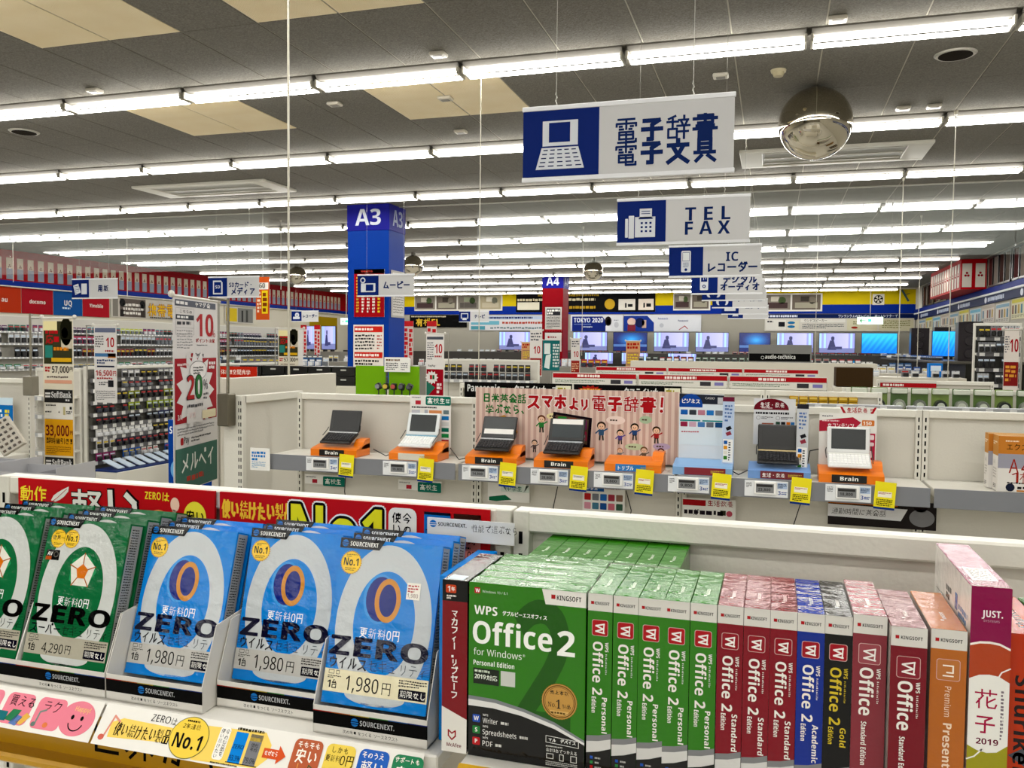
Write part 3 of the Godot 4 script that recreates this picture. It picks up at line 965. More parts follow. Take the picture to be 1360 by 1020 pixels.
func gondola(label: String, x0: float, x1: float, z: float, facing := 1.0, posts := true) -> Node3D:
	# a steel gondola bay: back panel, top rail, slotted posts and a base; z is the front of its rail
	var t := thing("shelf_gondola", label, "shelf", v3(x0, 0, z), "cream steel shop gondolas")
	var w := x1 - x0
	var b := MB.new()
	b.hex("#d6d3ca")
	b.box(v3(0.02, 0.08, -0.028), v3(w - 0.02, 1.37, -0.022))
	part(t, "back_panel", b, "enamel")
	b = MB.new()
	b.hex("#e1dfd6")
	b.box(v3(0.018, 1.3705, -0.034), v3(w - 0.018, 1.4, -0.002), 0.003)
	part(t, "top_rail", b, "enamel")
	for s in 2:
		var px := 0.0 if s == 0 else w - 0.022
		b = MB.new()
		b.hex("#dcdad1")
		b.box(v3(px, 0, -0.034), v3(px + 0.022, 1.4, 0.0), 0.0015)
		var po := part(t, "post", b, "enamel")
		b = MB.new()
		b.hex("#17150f")
		for i in 22:
			var yy := 1.372 - i * 0.03
			b.quad(v3(px + 0.008, yy, 0.0003), v3(px + 0.0135, yy, 0.0003), v3(px + 0.0135, yy - 0.017, 0.0003), v3(px + 0.008, yy - 0.017, 0.0003), Vector3.BACK)
		part(po, "slot_column", b, "matte")
	b = MB.new()
	b.hex("#cfccc3")
	b.box(v3(0.0, 0.0, -0.02), v3(w, 0.12, 0.38), 0.004)
	part(t, "base", b, "enamel")
	return t

func near_shelf() -> void:
	var gl := gondola("cream steel gondola bay holding the leaning antivirus boxes under red header boards", -1.232, -0.338, -1.1)
	var gr := gondola("cream steel gondola bay holding the standing green and red software boxes", -0.334, 0.58, -1.1)
	var b := MB.new()
	b.hex("#e3e1da")
	b.box(v3(0.022, 1.13, 0.005), v3(0.872, 1.15, 0.205), 0.002)
	part(gl, "shelf", b, "enamel")
	b = MB.new()
	b.hex("#e3e1da")
	b.box(v3(0.022, 1.147, 0.005), v3(0.892, 1.177, 0.262), 0.002)
	part(gr, "shelf", b, "enamel")
	b = MB.new()   # yellow price channel under the standing boxes
	b.hex("#d9b11c")
	b.slab(PackedVector2Array([Vector2(0.262, 1.177), Vector2(0.268, 1.175), Vector2(0.282, 1.135), Vector2(0.276, 1.133), Vector2(0.262, 1.165)]), Transform3D(Basis(Vector3.UP, -PI / 2), v3(0.022, 0, 0)) * Transform3D(Basis(), Vector3.ZERO), -0.87, 0.0)
	part(gr, "price_channel", b, "plastic")
	# header boards
	b = MB.new()
	b.hex("#c4202c")
	b.box(v3(-1.185, 1.2, -1.099), v3(-0.806, 1.399, -1.095))
	var h1 := solo("header_board", b, "card", "red header board lettered in yellow and white behind the green boxes", "sign", "red header boards")
	b = MB.new()
	var k := ink(b, v3(-1.185, 1.399, -1.095), v3(-0.806, 1.399, -1.095), v3(-1.185, 1.2, -1.095), 280, 144, 0.0003)
	k.jp("動作", 3, 8, 20, "#f3e04a", 0.13).jp("サクサク", 2, 31, 18, "#f3e04a", 0.14, 0.95)
	# feather
	k.pl([50, 24, 54, 18, 60, 14, 68, 10, 77, 6, 76, 12, 70, 18, 64, 22, 57, 25], "#eceae4").up().ln([49, 27, 60, 20, 74, 9], 0.7, "#c4202c").up(-1)
	ojp(k, "軽", 80, 7, 47, [["#1d1512", 0.24], ["#eceae4", 0.15]])
	k.up(-2)
	k.ln([138, 10, 139, 34, 146, 50, 152, 44], 11, "#1d1512").ln([162, 12, 172, 20, 174, 40, 168, 50], 11, "#1d1512").up()
	k.ln([137, 10, 138, 34, 145, 50, 151, 44], 7, "#eceae4").ln([161, 12, 171, 20, 173, 40, 167, 50], 7, "#eceae4").up(-1)
	k.tx("ZERO", 186, 14, 8.4, "#f3e04a", true, 0, 22).jp("は", 209, 4.5, 11, "#f3e04a", 0.12)
	# round cheering face with a raised fist, plain
	k.ell(205, 42, 17, 17, "#e8a86a").up().ell(206, 45, 13, 13, "#f3d3c2").up().ln([200, 43, 203, 41], 1, "#4a2a20").ln([210, 41, 213, 43], 1, "#4a2a20").up(-2).ln([218, 40, 226, 26], 4, "#f3d3c2").ell(227, 18, 6, 8, "#f3d3c2")
	k.ell(240, 56, 22, 14, "#b98ad0").ell(262, 58, 18, 12, "#7ab3e0").up().ell(254, 30, 15, 17, "#f0e552").up().jp("安い", 242, 23, 12, "#1b1a16", 0.13)
	part(h1, "print", b, "card")
	b = MB.new()
	b.hex("#c4202c")
	b.box(v3(-0.797, 1.2, -1.099), v3(-0.366, 1.399, -1.095))
	var h2 := solo("header_board", b, "card", "red header board with big yellow No1 behind the blue boxes", "sign", "red header boards")
	b = MB.new()
	k = ink(b, v3(-0.797, 1.399, -1.095), v3(-0.366, 1.399, -1.095), v3(-0.797, 1.2, -1.095), 340, 152, 0.0003)
	k.jp("使い続けたい製品", 3, 8, 22, "#f3c84a", 0.13, 0.53).jp("使い続けたい製品", 3, 36, 22, "#f3c84a", 0.13, 0.53)
	otx(k, "No1", 97, 66, 58, 116, [["#eceae4", 5.0], ["#17130f", 3.2], ["#e9e23a", 0.0]])
	k.rrect(221, 4, 34, 110, 8, "#eceae4").pl([250, 34, 262, 44, 250, 42], "#eceae4").up().jp("今の製品を", 238, 9, 11.5, "#1c1a16", 0.11, 1, true).jp("使い続けたい", 225, 9, 11.5, "#1c1a16", 0.11, 1, true).up(-1)
	k.rect(264, 6, 31, 120, "#1f7fc6").rect(264, 6, 31, 3, "#eceae4").rect(299, 6, 31, 120, "#d98a80").rect(299, 6, 31, 11, "#eceae4").up()
	k.tx("ZERO", 266, 34, 9, "#0d1a33", false, 0, 27).tx("93.3%", 267, 54, 9, "#0d1a33", false, 0, 25).jp("他社", 305, 19, 9.5, "#31180f", 0.1).jp("平均", 305, 29, 9.5, "#31180f", 0.1).fine(303, 40, 23, 3, 1, "#31180f", 3, 0.6).tx("79.0%", 302, 54, 9, "#31180f", false, 0, 25)
	part(h2, "print", b, "card")
	# trays of leaning boxes
	var TR := [[-1.138, -0.905, true], [-0.988, -0.905, true], [-0.836, -0.905, false], [-0.684, -0.932, false], [-0.527, -0.905, false]]
	var BX := [[-1.134, 1.181, -0.91, 0.278], [-0.984, 1.181, -0.91, 0.278], [-0.833, 1.176, -0.935, 0.305], [-0.681, 1.177, -0.96, 0.255], [-0.522, 1.185, -0.915, 0.274]]
	var front_words := ["green antivirus box cut by the left picture edge", "green antivirus box with two gold seals in the second tray", "blue antivirus box leaning between the green box and another blue one", "blue antivirus box in the middle of the three blue ones", "blue antivirus box with a cream price band and a white price sticker"]
	var tray0: Node3D
	for i in 5:
		var g: bool = TR[i][2]
		if i == 0:
			tray0 = thing("display_tray", "x", "tray", v3(TR[i][0], 1.151, TR[i][1]), "white card trays with a black maker band")
			b = MB.new()
			b.hex("#dedcd6")
			b.box(v3(0, 0, -0.001), v3(0.15, 0.034, 0))
			b.box(v3(0, 0, -0.18), v3(0.15, 0.002, 0))
			for s: float in [0.0, 0.149]:
				b.slab(PackedVector2Array([Vector2(0, 0), Vector2(0, 0.034), Vector2(-0.03, 0.105), Vector2(-0.18, 0.12), Vector2(-0.18, 0)]), Transform3D(Basis(Vector3.UP, -PI / 2), v3(s + 0.001, 0, 0)), 0.0, 0.001)
			part(tray0, "tray_card", b, "card")
			b = MB.new()
			k = ink(b, v3(0, 0.034, 0), v3(0.15, 0.034, 0), v3(0, 0, 0), 150, 34)
			k.rect(0, 7, 150, 16, "#131316")
			for q in 6:
				k.rect(q * 25, 6, 25, 1.2, ["#b03030", "#b86a30", "#b8a840", "#4a8a4a", "#3a6aa8", "#30408a"][q])
			k.up().ell(56, 15, 5, 5, "#2a7fc4").up().rect(51, 13.6, 10, 1, "#131316").rect(51, 16.2, 10, 1, "#131316").up(-1).tx("SOURCENEXT.", 63, 18, 6.2, "#b9bbbd", true, 0, 45)
			k.jp("次の常", 40, 25.2, 5, "#2a2a2a", 0.08, 0.9).fine(55, 25.8, 4, 4, 1, "#2a2a2a", 5, 0.8).jp("をつくる ソースネクスト", 60, 25.2, 5, "#2a2a2a", 0.08, 0.9)
			part(tray0, "band_print", b, "card")
			tray0.set_meta("label", "white card tray under the green box at the left picture edge")
		else:
			copy(tray0, v3(TR[i][0], 1.151, TR[i][1]), "white card tray with a black band under the " + ["", "green box with two gold seals", "blue box next to the green boxes", "middle blue box", "blue box with the price sticker"][i])
	var zg := zero_box(true, false, false)
	var zb := zero_box(false, false, false)
	var zs := zero_box(false, true, true)
	zg.set_meta("label", front_words[1])
	zs.set_meta("label", front_words[4])
	zb.set_meta("label", front_words[2])
	for i in 5:
		for n in ([4, 4, 3, 3, 3][i]):
			var src := zg if TR[i][2] else zb
			if i == 4 and n == 0:
				src = zs
			var o: Node3D
			if n == 0 and i in [1, 2, 4]:
				o = src
			else:
				o = copy(src, Vector3.ZERO)
			var th: float = BX[i][3]
			o.rotation = Vector3(-th, 0, 0)
			o.position = v3(BX[i][0], BX[i][1], BX[i][2]) + v3([0, 0.002, -0.001, 0.0015, 0.001][n], 0, -0.0295 * n / cos(th))
			if n > 0:
				o.set_meta("label", "%s antivirus box, %s from the front in the %s tray" % ["green" if TR[i][2] else "blue", ["", "second", "third", "fourth"][n], ["leftmost", "second", "third", "fourth", "fifth"][i]])
			else:
				o.set_meta("label", front_words[i])
	# header card and blue boxes behind the last tray
	b = MB.new()
	b.hex("#e4e4e2")
	b.xbox(Transform3D(Basis(Vector3.UP, 0.0), v3(-0.388, 1.372, -1.078)), v3(0.125, 0.03, 0.002))
	var hc := solo("header_card", b, "card", "white maker header card standing behind the burgundy security box", "sign")
	b = MB.new()
	k = ink(b, v3(-0.45, 1.387, -1.0769), v3(-0.326, 1.387, -1.0769), v3(-0.45, 1.357, -1.0769), 120, 30)
	k.ell(8, 8, 5, 5, "#2a7fc4").up().rect(3, 6.5, 10, 1, "#e4e4e2").rect(3, 9, 10, 1, "#e4e4e2").up(-1).tx("SOURCENEXT.", 15, 10.5, 5, "#2a2a2e", true, 0, 40).jp("性能で選ぶなら", 62, 5, 11, "#2a2a2e", 0.07, 0.8)
	part(hc, "print", b, "card")
	copy(zb, v3(-0.346, 1.152, -0.93), "blue antivirus box standing edge out between the last tray and the burgundy box").rotation = Vector3(0, PI / 2, 0)
	# strip cards along the shelf edge
	strip_cards()
	standing_boxes()

func strip_cards() -> void:
	var b := MB.new()
	var yt := 1.152
	var zt := -0.893
	var yb := 1.112
	var zb := -0.862
	var n := v3(0, zb - zt, -(yb - yt)).normalized()
	for c in 2:
		var x0: float = [-1.23, -0.822][c]
		var x1: float = [-0.826, -0.375][c]
		b = MB.new()
		b.hex("#eceae4")
		b.flat([v3(x0, yt, zt), v3(x1, yt, zt), v3(x1, yb, zb), v3(x0, yb, zb)], n)
		b.flat([v3(x0, yt, zt) - n * 0.0006, v3(x1, yt, zt) - n * 0.0006, v3(x1, yb, zb) - n * 0.0006, v3(x0, yb, zb) - n * 0.0006], -n)
		b.flat([v3(x0, yb, zb), v3(x1, yb, zb), v3(x1, yb, zb) - n * 0.0006, v3(x0, yb, zb) - n * 0.0006], v3(0, -1, 0))
		var o := solo("shelf_strip", b, "card", ["white shelf edge strip with pink tiles and a smiling face", "white and yellow shelf edge strip reading No.1 under the blue boxes"][c], "shelf strip", "printed strips along the near shelf edge")
		b = MB.new()
		var k := ink(b, v3(x0, yt, zt), v3(x1, yt, zt), v3(x0, yb, zb), (x1 - x0) * 1000, 50.6, 0.0002)
		if c == 0:
			var ox := 404.0
			for i in 4:
				k.rrect(ox - 62 - 53 * (i + 1) + 14, 5, 46, 40, 8, "#e892a2")
			k.up()
			k.jp("ラク", ox - 92, 8, 15, "#2a1c20", 0.07, 1.0).ln([ox - 93, 40, ox - 92, 24, ox - 84, 21], 2.4, "#8a9a94").ell(ox - 95, 40, 3.6, 3, "#7a8a84").ell(ox - 76, 39, 4, 3.4, "#e08a5a")
			k.jp("買える", ox - 148, 8, 14, "#2a1c20", 0.08, 1.0).pl([ox - 144, 40, ox - 136, 26, ox - 122, 26, ox - 128, 42], "#3f8a62").rect(ox - 158, 30, 16, 12, "#2f7f86").pl([ox - 134, 44, ox - 126, 32, ox - 116, 34, ox - 122, 46], "#6f8cc0").pl([ox - 124, 42, ox - 112, 28, ox - 104, 32, ox - 114, 44], "#e6bc62")
			k.up(-1).ell(ox - 32, 25, 27, 22, "#e892a2", 40).up().tx("Happy!", ox - 40, 16, 6, "#f3d68a", false, 0, 24)
			k.ell(ox - 39, 24, 2.4, 3, "#1c1618").ell(ox - 24, 24, 2.4, 3, "#1c1618").ring(ox - 31, 29, 12, 12, 1.6, "#1c1618", 0.25, PI - 0.25, 16)
		else:
			k.pl([18, 22, 34, 15, 110, 17, 110, 35, 20, 40], "#f2d77a").pl([150, 8, 240, 5, 252, 18, 252, 34, 240, 46, 150, 49], "#f2d77a")
			k.ln([14, 40, 20, 14, 30, 20], 2.6, "#e0a090").ell(11, 41, 4.5, 3.6, "#d87a6a")
			k.up().tx("ZERO", 74, 13, 8.4, "#1c1a16", false, 0, 28).jp("は", 103, 4.6, 10, "#1c1a16", 0.06)
			k.jp("使い続けたい製品", 26, 20, 17, "#2a2214", 0.08, 0.6)
			k.ell(137, 25, 28, 25, "#8f8a56", 40).up().ell(137, 25, 27, 24, "#f0d460", 40).up().jp("2年連続", 123, 8.5, 7, "#2a2214", 0.08).fine(127, 4, 20, 3, 1, "#2a2214", 4, 0.7).tx("No.1", 137, 38, 17, "#1c1a16", true, 1, 40).up(-2)
			k.rrect(177, 6, 15, 38, 4, "#f4f2ec").rect(200, 9, 17, 35, "#1090da").rect(221, 9, 17, 35, "#8b8c90").rect(221, 9, 17, 8, "#f0d460").rect(198, 44, 43, 1, "#22201c").up()
			k.jp("今の製品を", 185, 8, 6.2, "#2a2214", 0.08, 1, true).jp("使い続けたい", 178.5, 8, 5.6, "#2a2214", 0.08, 1, true).tx("ZERO", 201, 28, 4.6, "#0d1a33", false, 0, 15).tx("93.3%", 201, 42, 6, "#0d1a33", false, 0, 15).jp("他社", 225, 18.5, 5, "#222222", 0.08).jp("平均", 225, 24, 5, "#222222", 0.08).tx("79.0%", 222, 42, 6, "#222222", false, 0, 15)
			k.fine(200, 3.5, 42, 4, 1, "#4a4020", 9, 0.7).fine(178, 46.5, 50, 2, 1, "#4a4020", 10, 0.7)
			k.pl([244, 22, 264, 22, 264, 17, 275, 28, 264, 38, 264, 33, 244, 33], "#d9663a").up().jp("なぜなら", 246, 24, 6, "#f6efe6", 0.1, 0.75).up(-1)
			for i in 4:
				k.rrect(282 + i * 43, 5, 38, 40, 7, ["#c07050", "#ecd46a", "#3f74c4", "#3c9068"][i])
			k.up()
			k.jp("そもそも", 286, 7.5, 7.4, "#f6f2ea", 0.1).jp("安い", 287, 16, 16, "#f6f2ea", 0.11, 0.9).ell(291, 41, 3, 2.6, "#e6b060").ln([294, 41, 294, 33], 1, "#e6b060").ell(304, 42, 3.4, 2.8, "#3f6a4a").ln([307, 42, 308, 33, 312, 35], 1.2, "#3f6a4a")
			k.jp("しかも", 331, 7.5, 7.4, "#2a2214", 0.08).jp("更新料", 326, 17, 8, "#2a2214", 0.08, 0.8).jp("0円", 345, 15, 13, "#2a2214", 0.08, 0.9).ell(334, 39, 6.5, 5, "#e89ab0").ell(350, 41, 6, 4, "#e0a03c")
			k.jp("そのうえ", 371, 7.5, 7.4, "#f6f2ea", 0.1, 0.95).jp("軽い", 373, 17, 16, "#f6f2ea", 0.11, 0.9)
			k.jp("サポートも", 413, 7.5, 6.4, "#f6f2ea", 0.1, 0.95).jp("安心", 416, 17, 16, "#f6f2ea", 0.11, 0.9)
		part(o, "print", b, "card")
	# yellow header hung below the strip
	b = MB.new()
	b.hex("#caa011")
	b.box(v3(-1.23, 1.04, -0.95), v3(-0.378, 1.128, -0.942), 0.002)
	b.box(v3(-1.23, 1.03, -0.95), v3(-0.378, 1.044, -0.915), 0.004)
	var o2 := solo("shelf_sign", b, "plastic", "yellow shelf front board with black lettering under the strips", "sign")
	b = MB.new()
	var k2 := ink(b, v3(-1.23, 1.128, -0.942), v3(-0.378, 1.128, -0.942), v3(-1.23, 1.044, -0.942), 852, 84, 0.0002)
	k2.jp("世界がキミの味", 330, 24, 52, "#171408", 0.1, 1.05)
	part(o2, "print", b, "card")
	# blue leaflet box at the lower left
	b = MB.new()
	b.hex("#2d6aa8")
	b.xbox(Transform3D(Basis(Vector3.UP, 0.1), v3(-0.86, 0.985, -0.83)), v3(0.22, 0.04, 0.06), 0.002)
	solo("leaflet_box", b, "card", "blue leaflet box below the yellow board at the lower left corner", "box")

func standing_boxes() -> void:
	var y := 1.1778
	# burgundy box with white foot
	var s := Vector3(0.029, 0.19, 0.125)
	var t := thing("software_box", "burgundy security software box with a white foot beside the blue boxes", "software box", v3(-0.34, y, -0.857), "software boxes standing spine out on the near shelf")
	var b := MB.new()
	b.hex("#191517")
	body(b, s)
	part(t, "carton", b, "wrap")
	b = MB.new()
	var k := fi(b, s)
	k.rect(0, 0, 29, 190, "#1a1517").up().rect(0, 23, 29, 167, "#8c1626").up().pl([0, 140, 29, 152, 29, 190, 0, 190], "#e6e4de").up()
	k.rrect(4, 5, 12, 9, 1.5, "#c8542c").up().tx("1", 6, 12.5, 6, "#f4efe8").jp("年", 10, 7, 5, "#f4efe8", 0.12).up(-1).fine(5, 16, 11, 5, 2, "#e6e0da", 3, 0.7)
	k.jp("マカフィー。リブセーフ", 10, 32, 8.6, "#f1eeea", 0.13, 1, true)
	k.ln([8, 166, 8, 172, 12, 176, 16, 172, 16, 166, 12, 169, 8, 166], 1.6, "#a4222e").tx("McAfee", 14.5, 184, 4, "#7d2730", true, 1, 17)
	part(t, "spine_print", b, "wrap")
	b = MB.new()
	k = ti(b, s)
	k.rect(0.5, 0.5, 28, 124, "#232023").up().rect(4, 104, 19, 18, "#aebfc4").rect(5, 20, 18, 60, "#4a1b22")
	part(t, "top_print", b, "wrap")
	b = MB.new()
	k = ri(b, s)
	k.rect(1, 1, 123, 188, "#241c1e").up().fine(8, 20, 60, 12, 2, "#d6d0ca", 5, 0.7).rrect(4, 6, 12, 9, 1.5, "#b3372c").fine(8, 60, 80, 60, 9, "#6a5c5c", 6)
	part(t, "side_print", b, "wrap")
	# green boxes, face out
	var f := wps_front()
	for i in 5:
		var o := f if i == 0 else copy(f, Vector3.ZERO)
		o.position = v3(-0.309 + [0, 0.001, -0.001, 0.0015, 0][i], y, -0.857 - 0.0268 * i)
		o.set_meta("label", "large green office software box facing out at the front of the stack" if i == 0 else "green office software box, %s from the front in the face-out stack" % ["", "second", "third", "fourth", "last"][i])
	# spine row
	var green := {"bg": "#438a24", "two": "Personal", "w": 0.0256}
	var red := {"bg": "#8f1528", "two": "Standard", "w": 0.0247, "icon": "#9e1a2c"}
	var blue := {"bg": "#123f9c", "two": "Academic", "w": 0.0247, "icon": "#a81c2a", "edge": "#c9c6c0"}
	var gold := {"bg": "#0c0c0e", "two": "Gold", "w": 0.0247, "icon": "#a81c2a", "fg": "#d6c23c", "edge": "#c9c6c0"}
	var pink := {"bg": "#93424d", "w": 0.0296, "icon": "#a65a62", "pale": true, "edge": "#cfccc6"}
	var crim := {"bg": "#860f2c", "w": 0.0305, "icon": "#94283c", "edge": "#d4cfc8", "pale": true}
	var oran := {"bg": "#bd7634", "w": 0.0298, "icon": "#c2824a", "letter": "P", "slide": true, "fg": "#f0dcc4", "edge": "#d4cfc8", "pale": true}
	var gp := spine_box(green)
	var row := ["first", "second", "third", "fourth", "fifth"]
	for i in 5:
		var o := gp if i == 0 else copy(gp, Vector3.ZERO)
		o.position = v3([-0.1785, -0.152, -0.126, -0.1005, -0.0742][i], y - [0.0, 0.0, 0.0, 0.001, 0.0][i] * 0.0, -0.858)
		o.set_meta("label", "green office software box standing spine out, %s from the face-out stack" % row[i])
	var rp := spine_box(red)
	for i in 3:
		var o := rp if i == 0 else copy(rp, Vector3.ZERO)
		o.position = v3([-0.0478, -0.0226, 0.0024][i], y, -0.859)
		o.set_meta("label", "dark red office software box, %s of three between the green and blue spines" % row[i])
	var o1 := spine_box(blue)
	o1.position = v3(0.0275, y, -0.859)
	o1.set_meta("label", "blue academic office software box standing between red and black ones")
	o1 = spine_box(gold)
	o1.position = v3(0.0525, y, -0.86)
	o1.set_meta("label", "black office software box with gold lettering")
	o1 = spine_box(pink)
	o1.position = v3(0.0775, y + 0.004, -0.858)
	o1.set_meta("label", "dusty pink office software box beside the black one")
	o1 = spine_box(crim)
	o1.position = v3(0.1085, y + 0.001, -0.842)
	o1.set_meta("label", "crimson office software box standing a little forward of its row")
	o1 = spine_box(oran)
	o1.position = v3(0.1425, y + 0.001, -0.846)
	o1.set_meta("label", "orange presentation software box beside the tall magenta box")
	# rear row of green boxes
	for i in 7:
		var o := copy(gp, v3(-0.2825 + 0.0264 * i, y, -0.99), "green office software box, %s from the left in the rear row" % ["first", "second", "third", "fourth", "fifth", "sixth", "seventh"][i], "software boxes in the rear row of the near shelf")
		o.rotation.z = 0.0
	# tall magenta box
	s = Vector3(0.0325, 0.233, 0.18)
	t = thing("software_box", "tall magenta software box with a white kanji panel", "software box", v3(0.1745, y, -0.846), "software boxes standing spine out on the near shelf")
	b = MB.new()
	b.hex("#96105a")
	body(b, s)
	part(t, "carton", b, "wrap")
	b = MB.new()
	k = fi(b, s)
	k.rect(0, 0, 32.5, 233, "#96105a").up()
	k.pl([0, 52, 8, 49.5, 16, 49, 24, 50, 32.5, 54, 32.5, 90, 0, 90], "#f2eee8").up().pl([0, 54, 8, 51.5, 16, 51, 24, 52, 32.5, 56, 32.5, 90, 0, 90], "#b8542a").up()
	k.pl([0, 130, 32.5, 130, 32.5, 176, 24, 181, 16, 182.5, 8, 181, 0, 177], "#f2eee8").up().pl([0, 130, 32.5, 130, 32.5, 174, 24, 179, 16, 180.5, 8, 179, 0, 175], "#a8a41e").up()
	k.ln([21, 86, 26, 76, 32.5, 72], 1.2, "#f2eee8").ln([0, 158, 6, 155, 12, 148], 1.2, "#f2eee8")
	k.pl([0, 84, 8, 80, 16, 79, 24, 80, 32.5, 85, 32.5, 142, 24, 149, 16, 150.5, 8, 149, 0, 145], "#ecebe6").up()
	k.tx("JUST.", 8.5, 27, 6, "#f6eef2", true, 0, 17).tx("SYSTEMS", 10, 31.5, 2, "#caa0b8", false, 0, 13)
	k.jp("花", 4.5, 92, 19, "#b01252", 0.09).jp("子", 4.5, 115, 19, "#b01252", 0.09).tx("2019", 16, 143, 5.4, "#7a1240", true, 1, 18)
	k.fine(26, 92, 2.4, 46, 14, "#8a8088", 8, 0.6)
	part(t, "spine_print", b, "wrap")
	b = MB.new()
	k = ti(b, s)
	k.rect(0.5, 0.5, 31.5, 179, "#96105a").up().rect(5, 110, 22, 46, "#e4dfd8").up().fine(7, 113, 18, 40, 9, "#7a7478", 3, 0.5)
	part(t, "top_print", b, "wrap")
	b = MB.new()
	k = li(b, s)
	k.rect(1, 1, 178, 231, "#e6e2dc").up().jp("花子", 12, 40, 22, "#8a8a86", 0.06).fine(66, 26, 26, 16, 2, "#4a4648", 5, 0.7).rrect(110, 24, 12, 16, 2, "#3f7ab8").fine(126, 30, 40, 14, 2, "#5a8ab8", 6, 0.7).fine(60, 56, 34, 16, 2, "#6a6462", 7, 0.6).rrect(104, 60, 10, 16, 2, "#c0763a").fine(118, 62, 44, 14, 2, "#b07848", 9, 0.6)
	part(t, "side_print", b, "wrap")
	# orange box cut by the right picture edge
	s = Vector3(0.036, 0.19, 0.13)
	t = thing("software_box", "orange software box cut by the right picture edge", "software box", v3(0.2085, y, -0.858), "software boxes standing spine out on the near shelf")
	b = MB.new()
	b.hex("#c2441a")
	body(b, s)
	part(t, "carton", b, "wrap")
	b = MB.new()
	k = fi(b, s)
	k.rect(0, 0, 36, 190, "#c2441a").up().tx("Shuriken", 6, 38, 13, "#2a1a16", true, 0, 95, 1).pl([2, 112, 20, 100, 34, 112, 20, 124], "#5a6068").tx("2018", 18, 168, 8, "#f3e6da", true, 1, 24)
	part(t, "spine_print", b, "wrap")
	b = MB.new()
	k = ti(b, s)
	k.rect(0.5, 0.5, 35, 129, "#c2441a").up().tx("Shuriken", 22, 110, 9, "#2a1a16", true, 0, 70, 3)
	part(t, "top_print", b, "wrap")
	var ex := copy(gp, v3(0.2465, y, -0.86), "green office software box last at the right end of the shelf")
	ex.rotation.y = 0.0

func shelf_with_lip(g: Node3D, x0: float, x1: float, y: float, z0: float, z1: float, lip: float, col := "#8d8f94") -> void:
	# shelf board between z0 (back) and z1 (front) in the gondola's own space, with a grey price lip
	var b := MB.new()
	b.hex("#dcdad2")
	b.box(v3(x0, y - 0.03, z0), v3(x1, y, z1), 0.002)
	part(g, "shelf", b, "enamel")
	b = MB.new()
	b.hex(col)
	b.box(v3(x0, y - lip, z1), v3(x1, y + 0.003, z1 + 0.006), 0.001)
	part(g, "price_lip", b, "plastic")

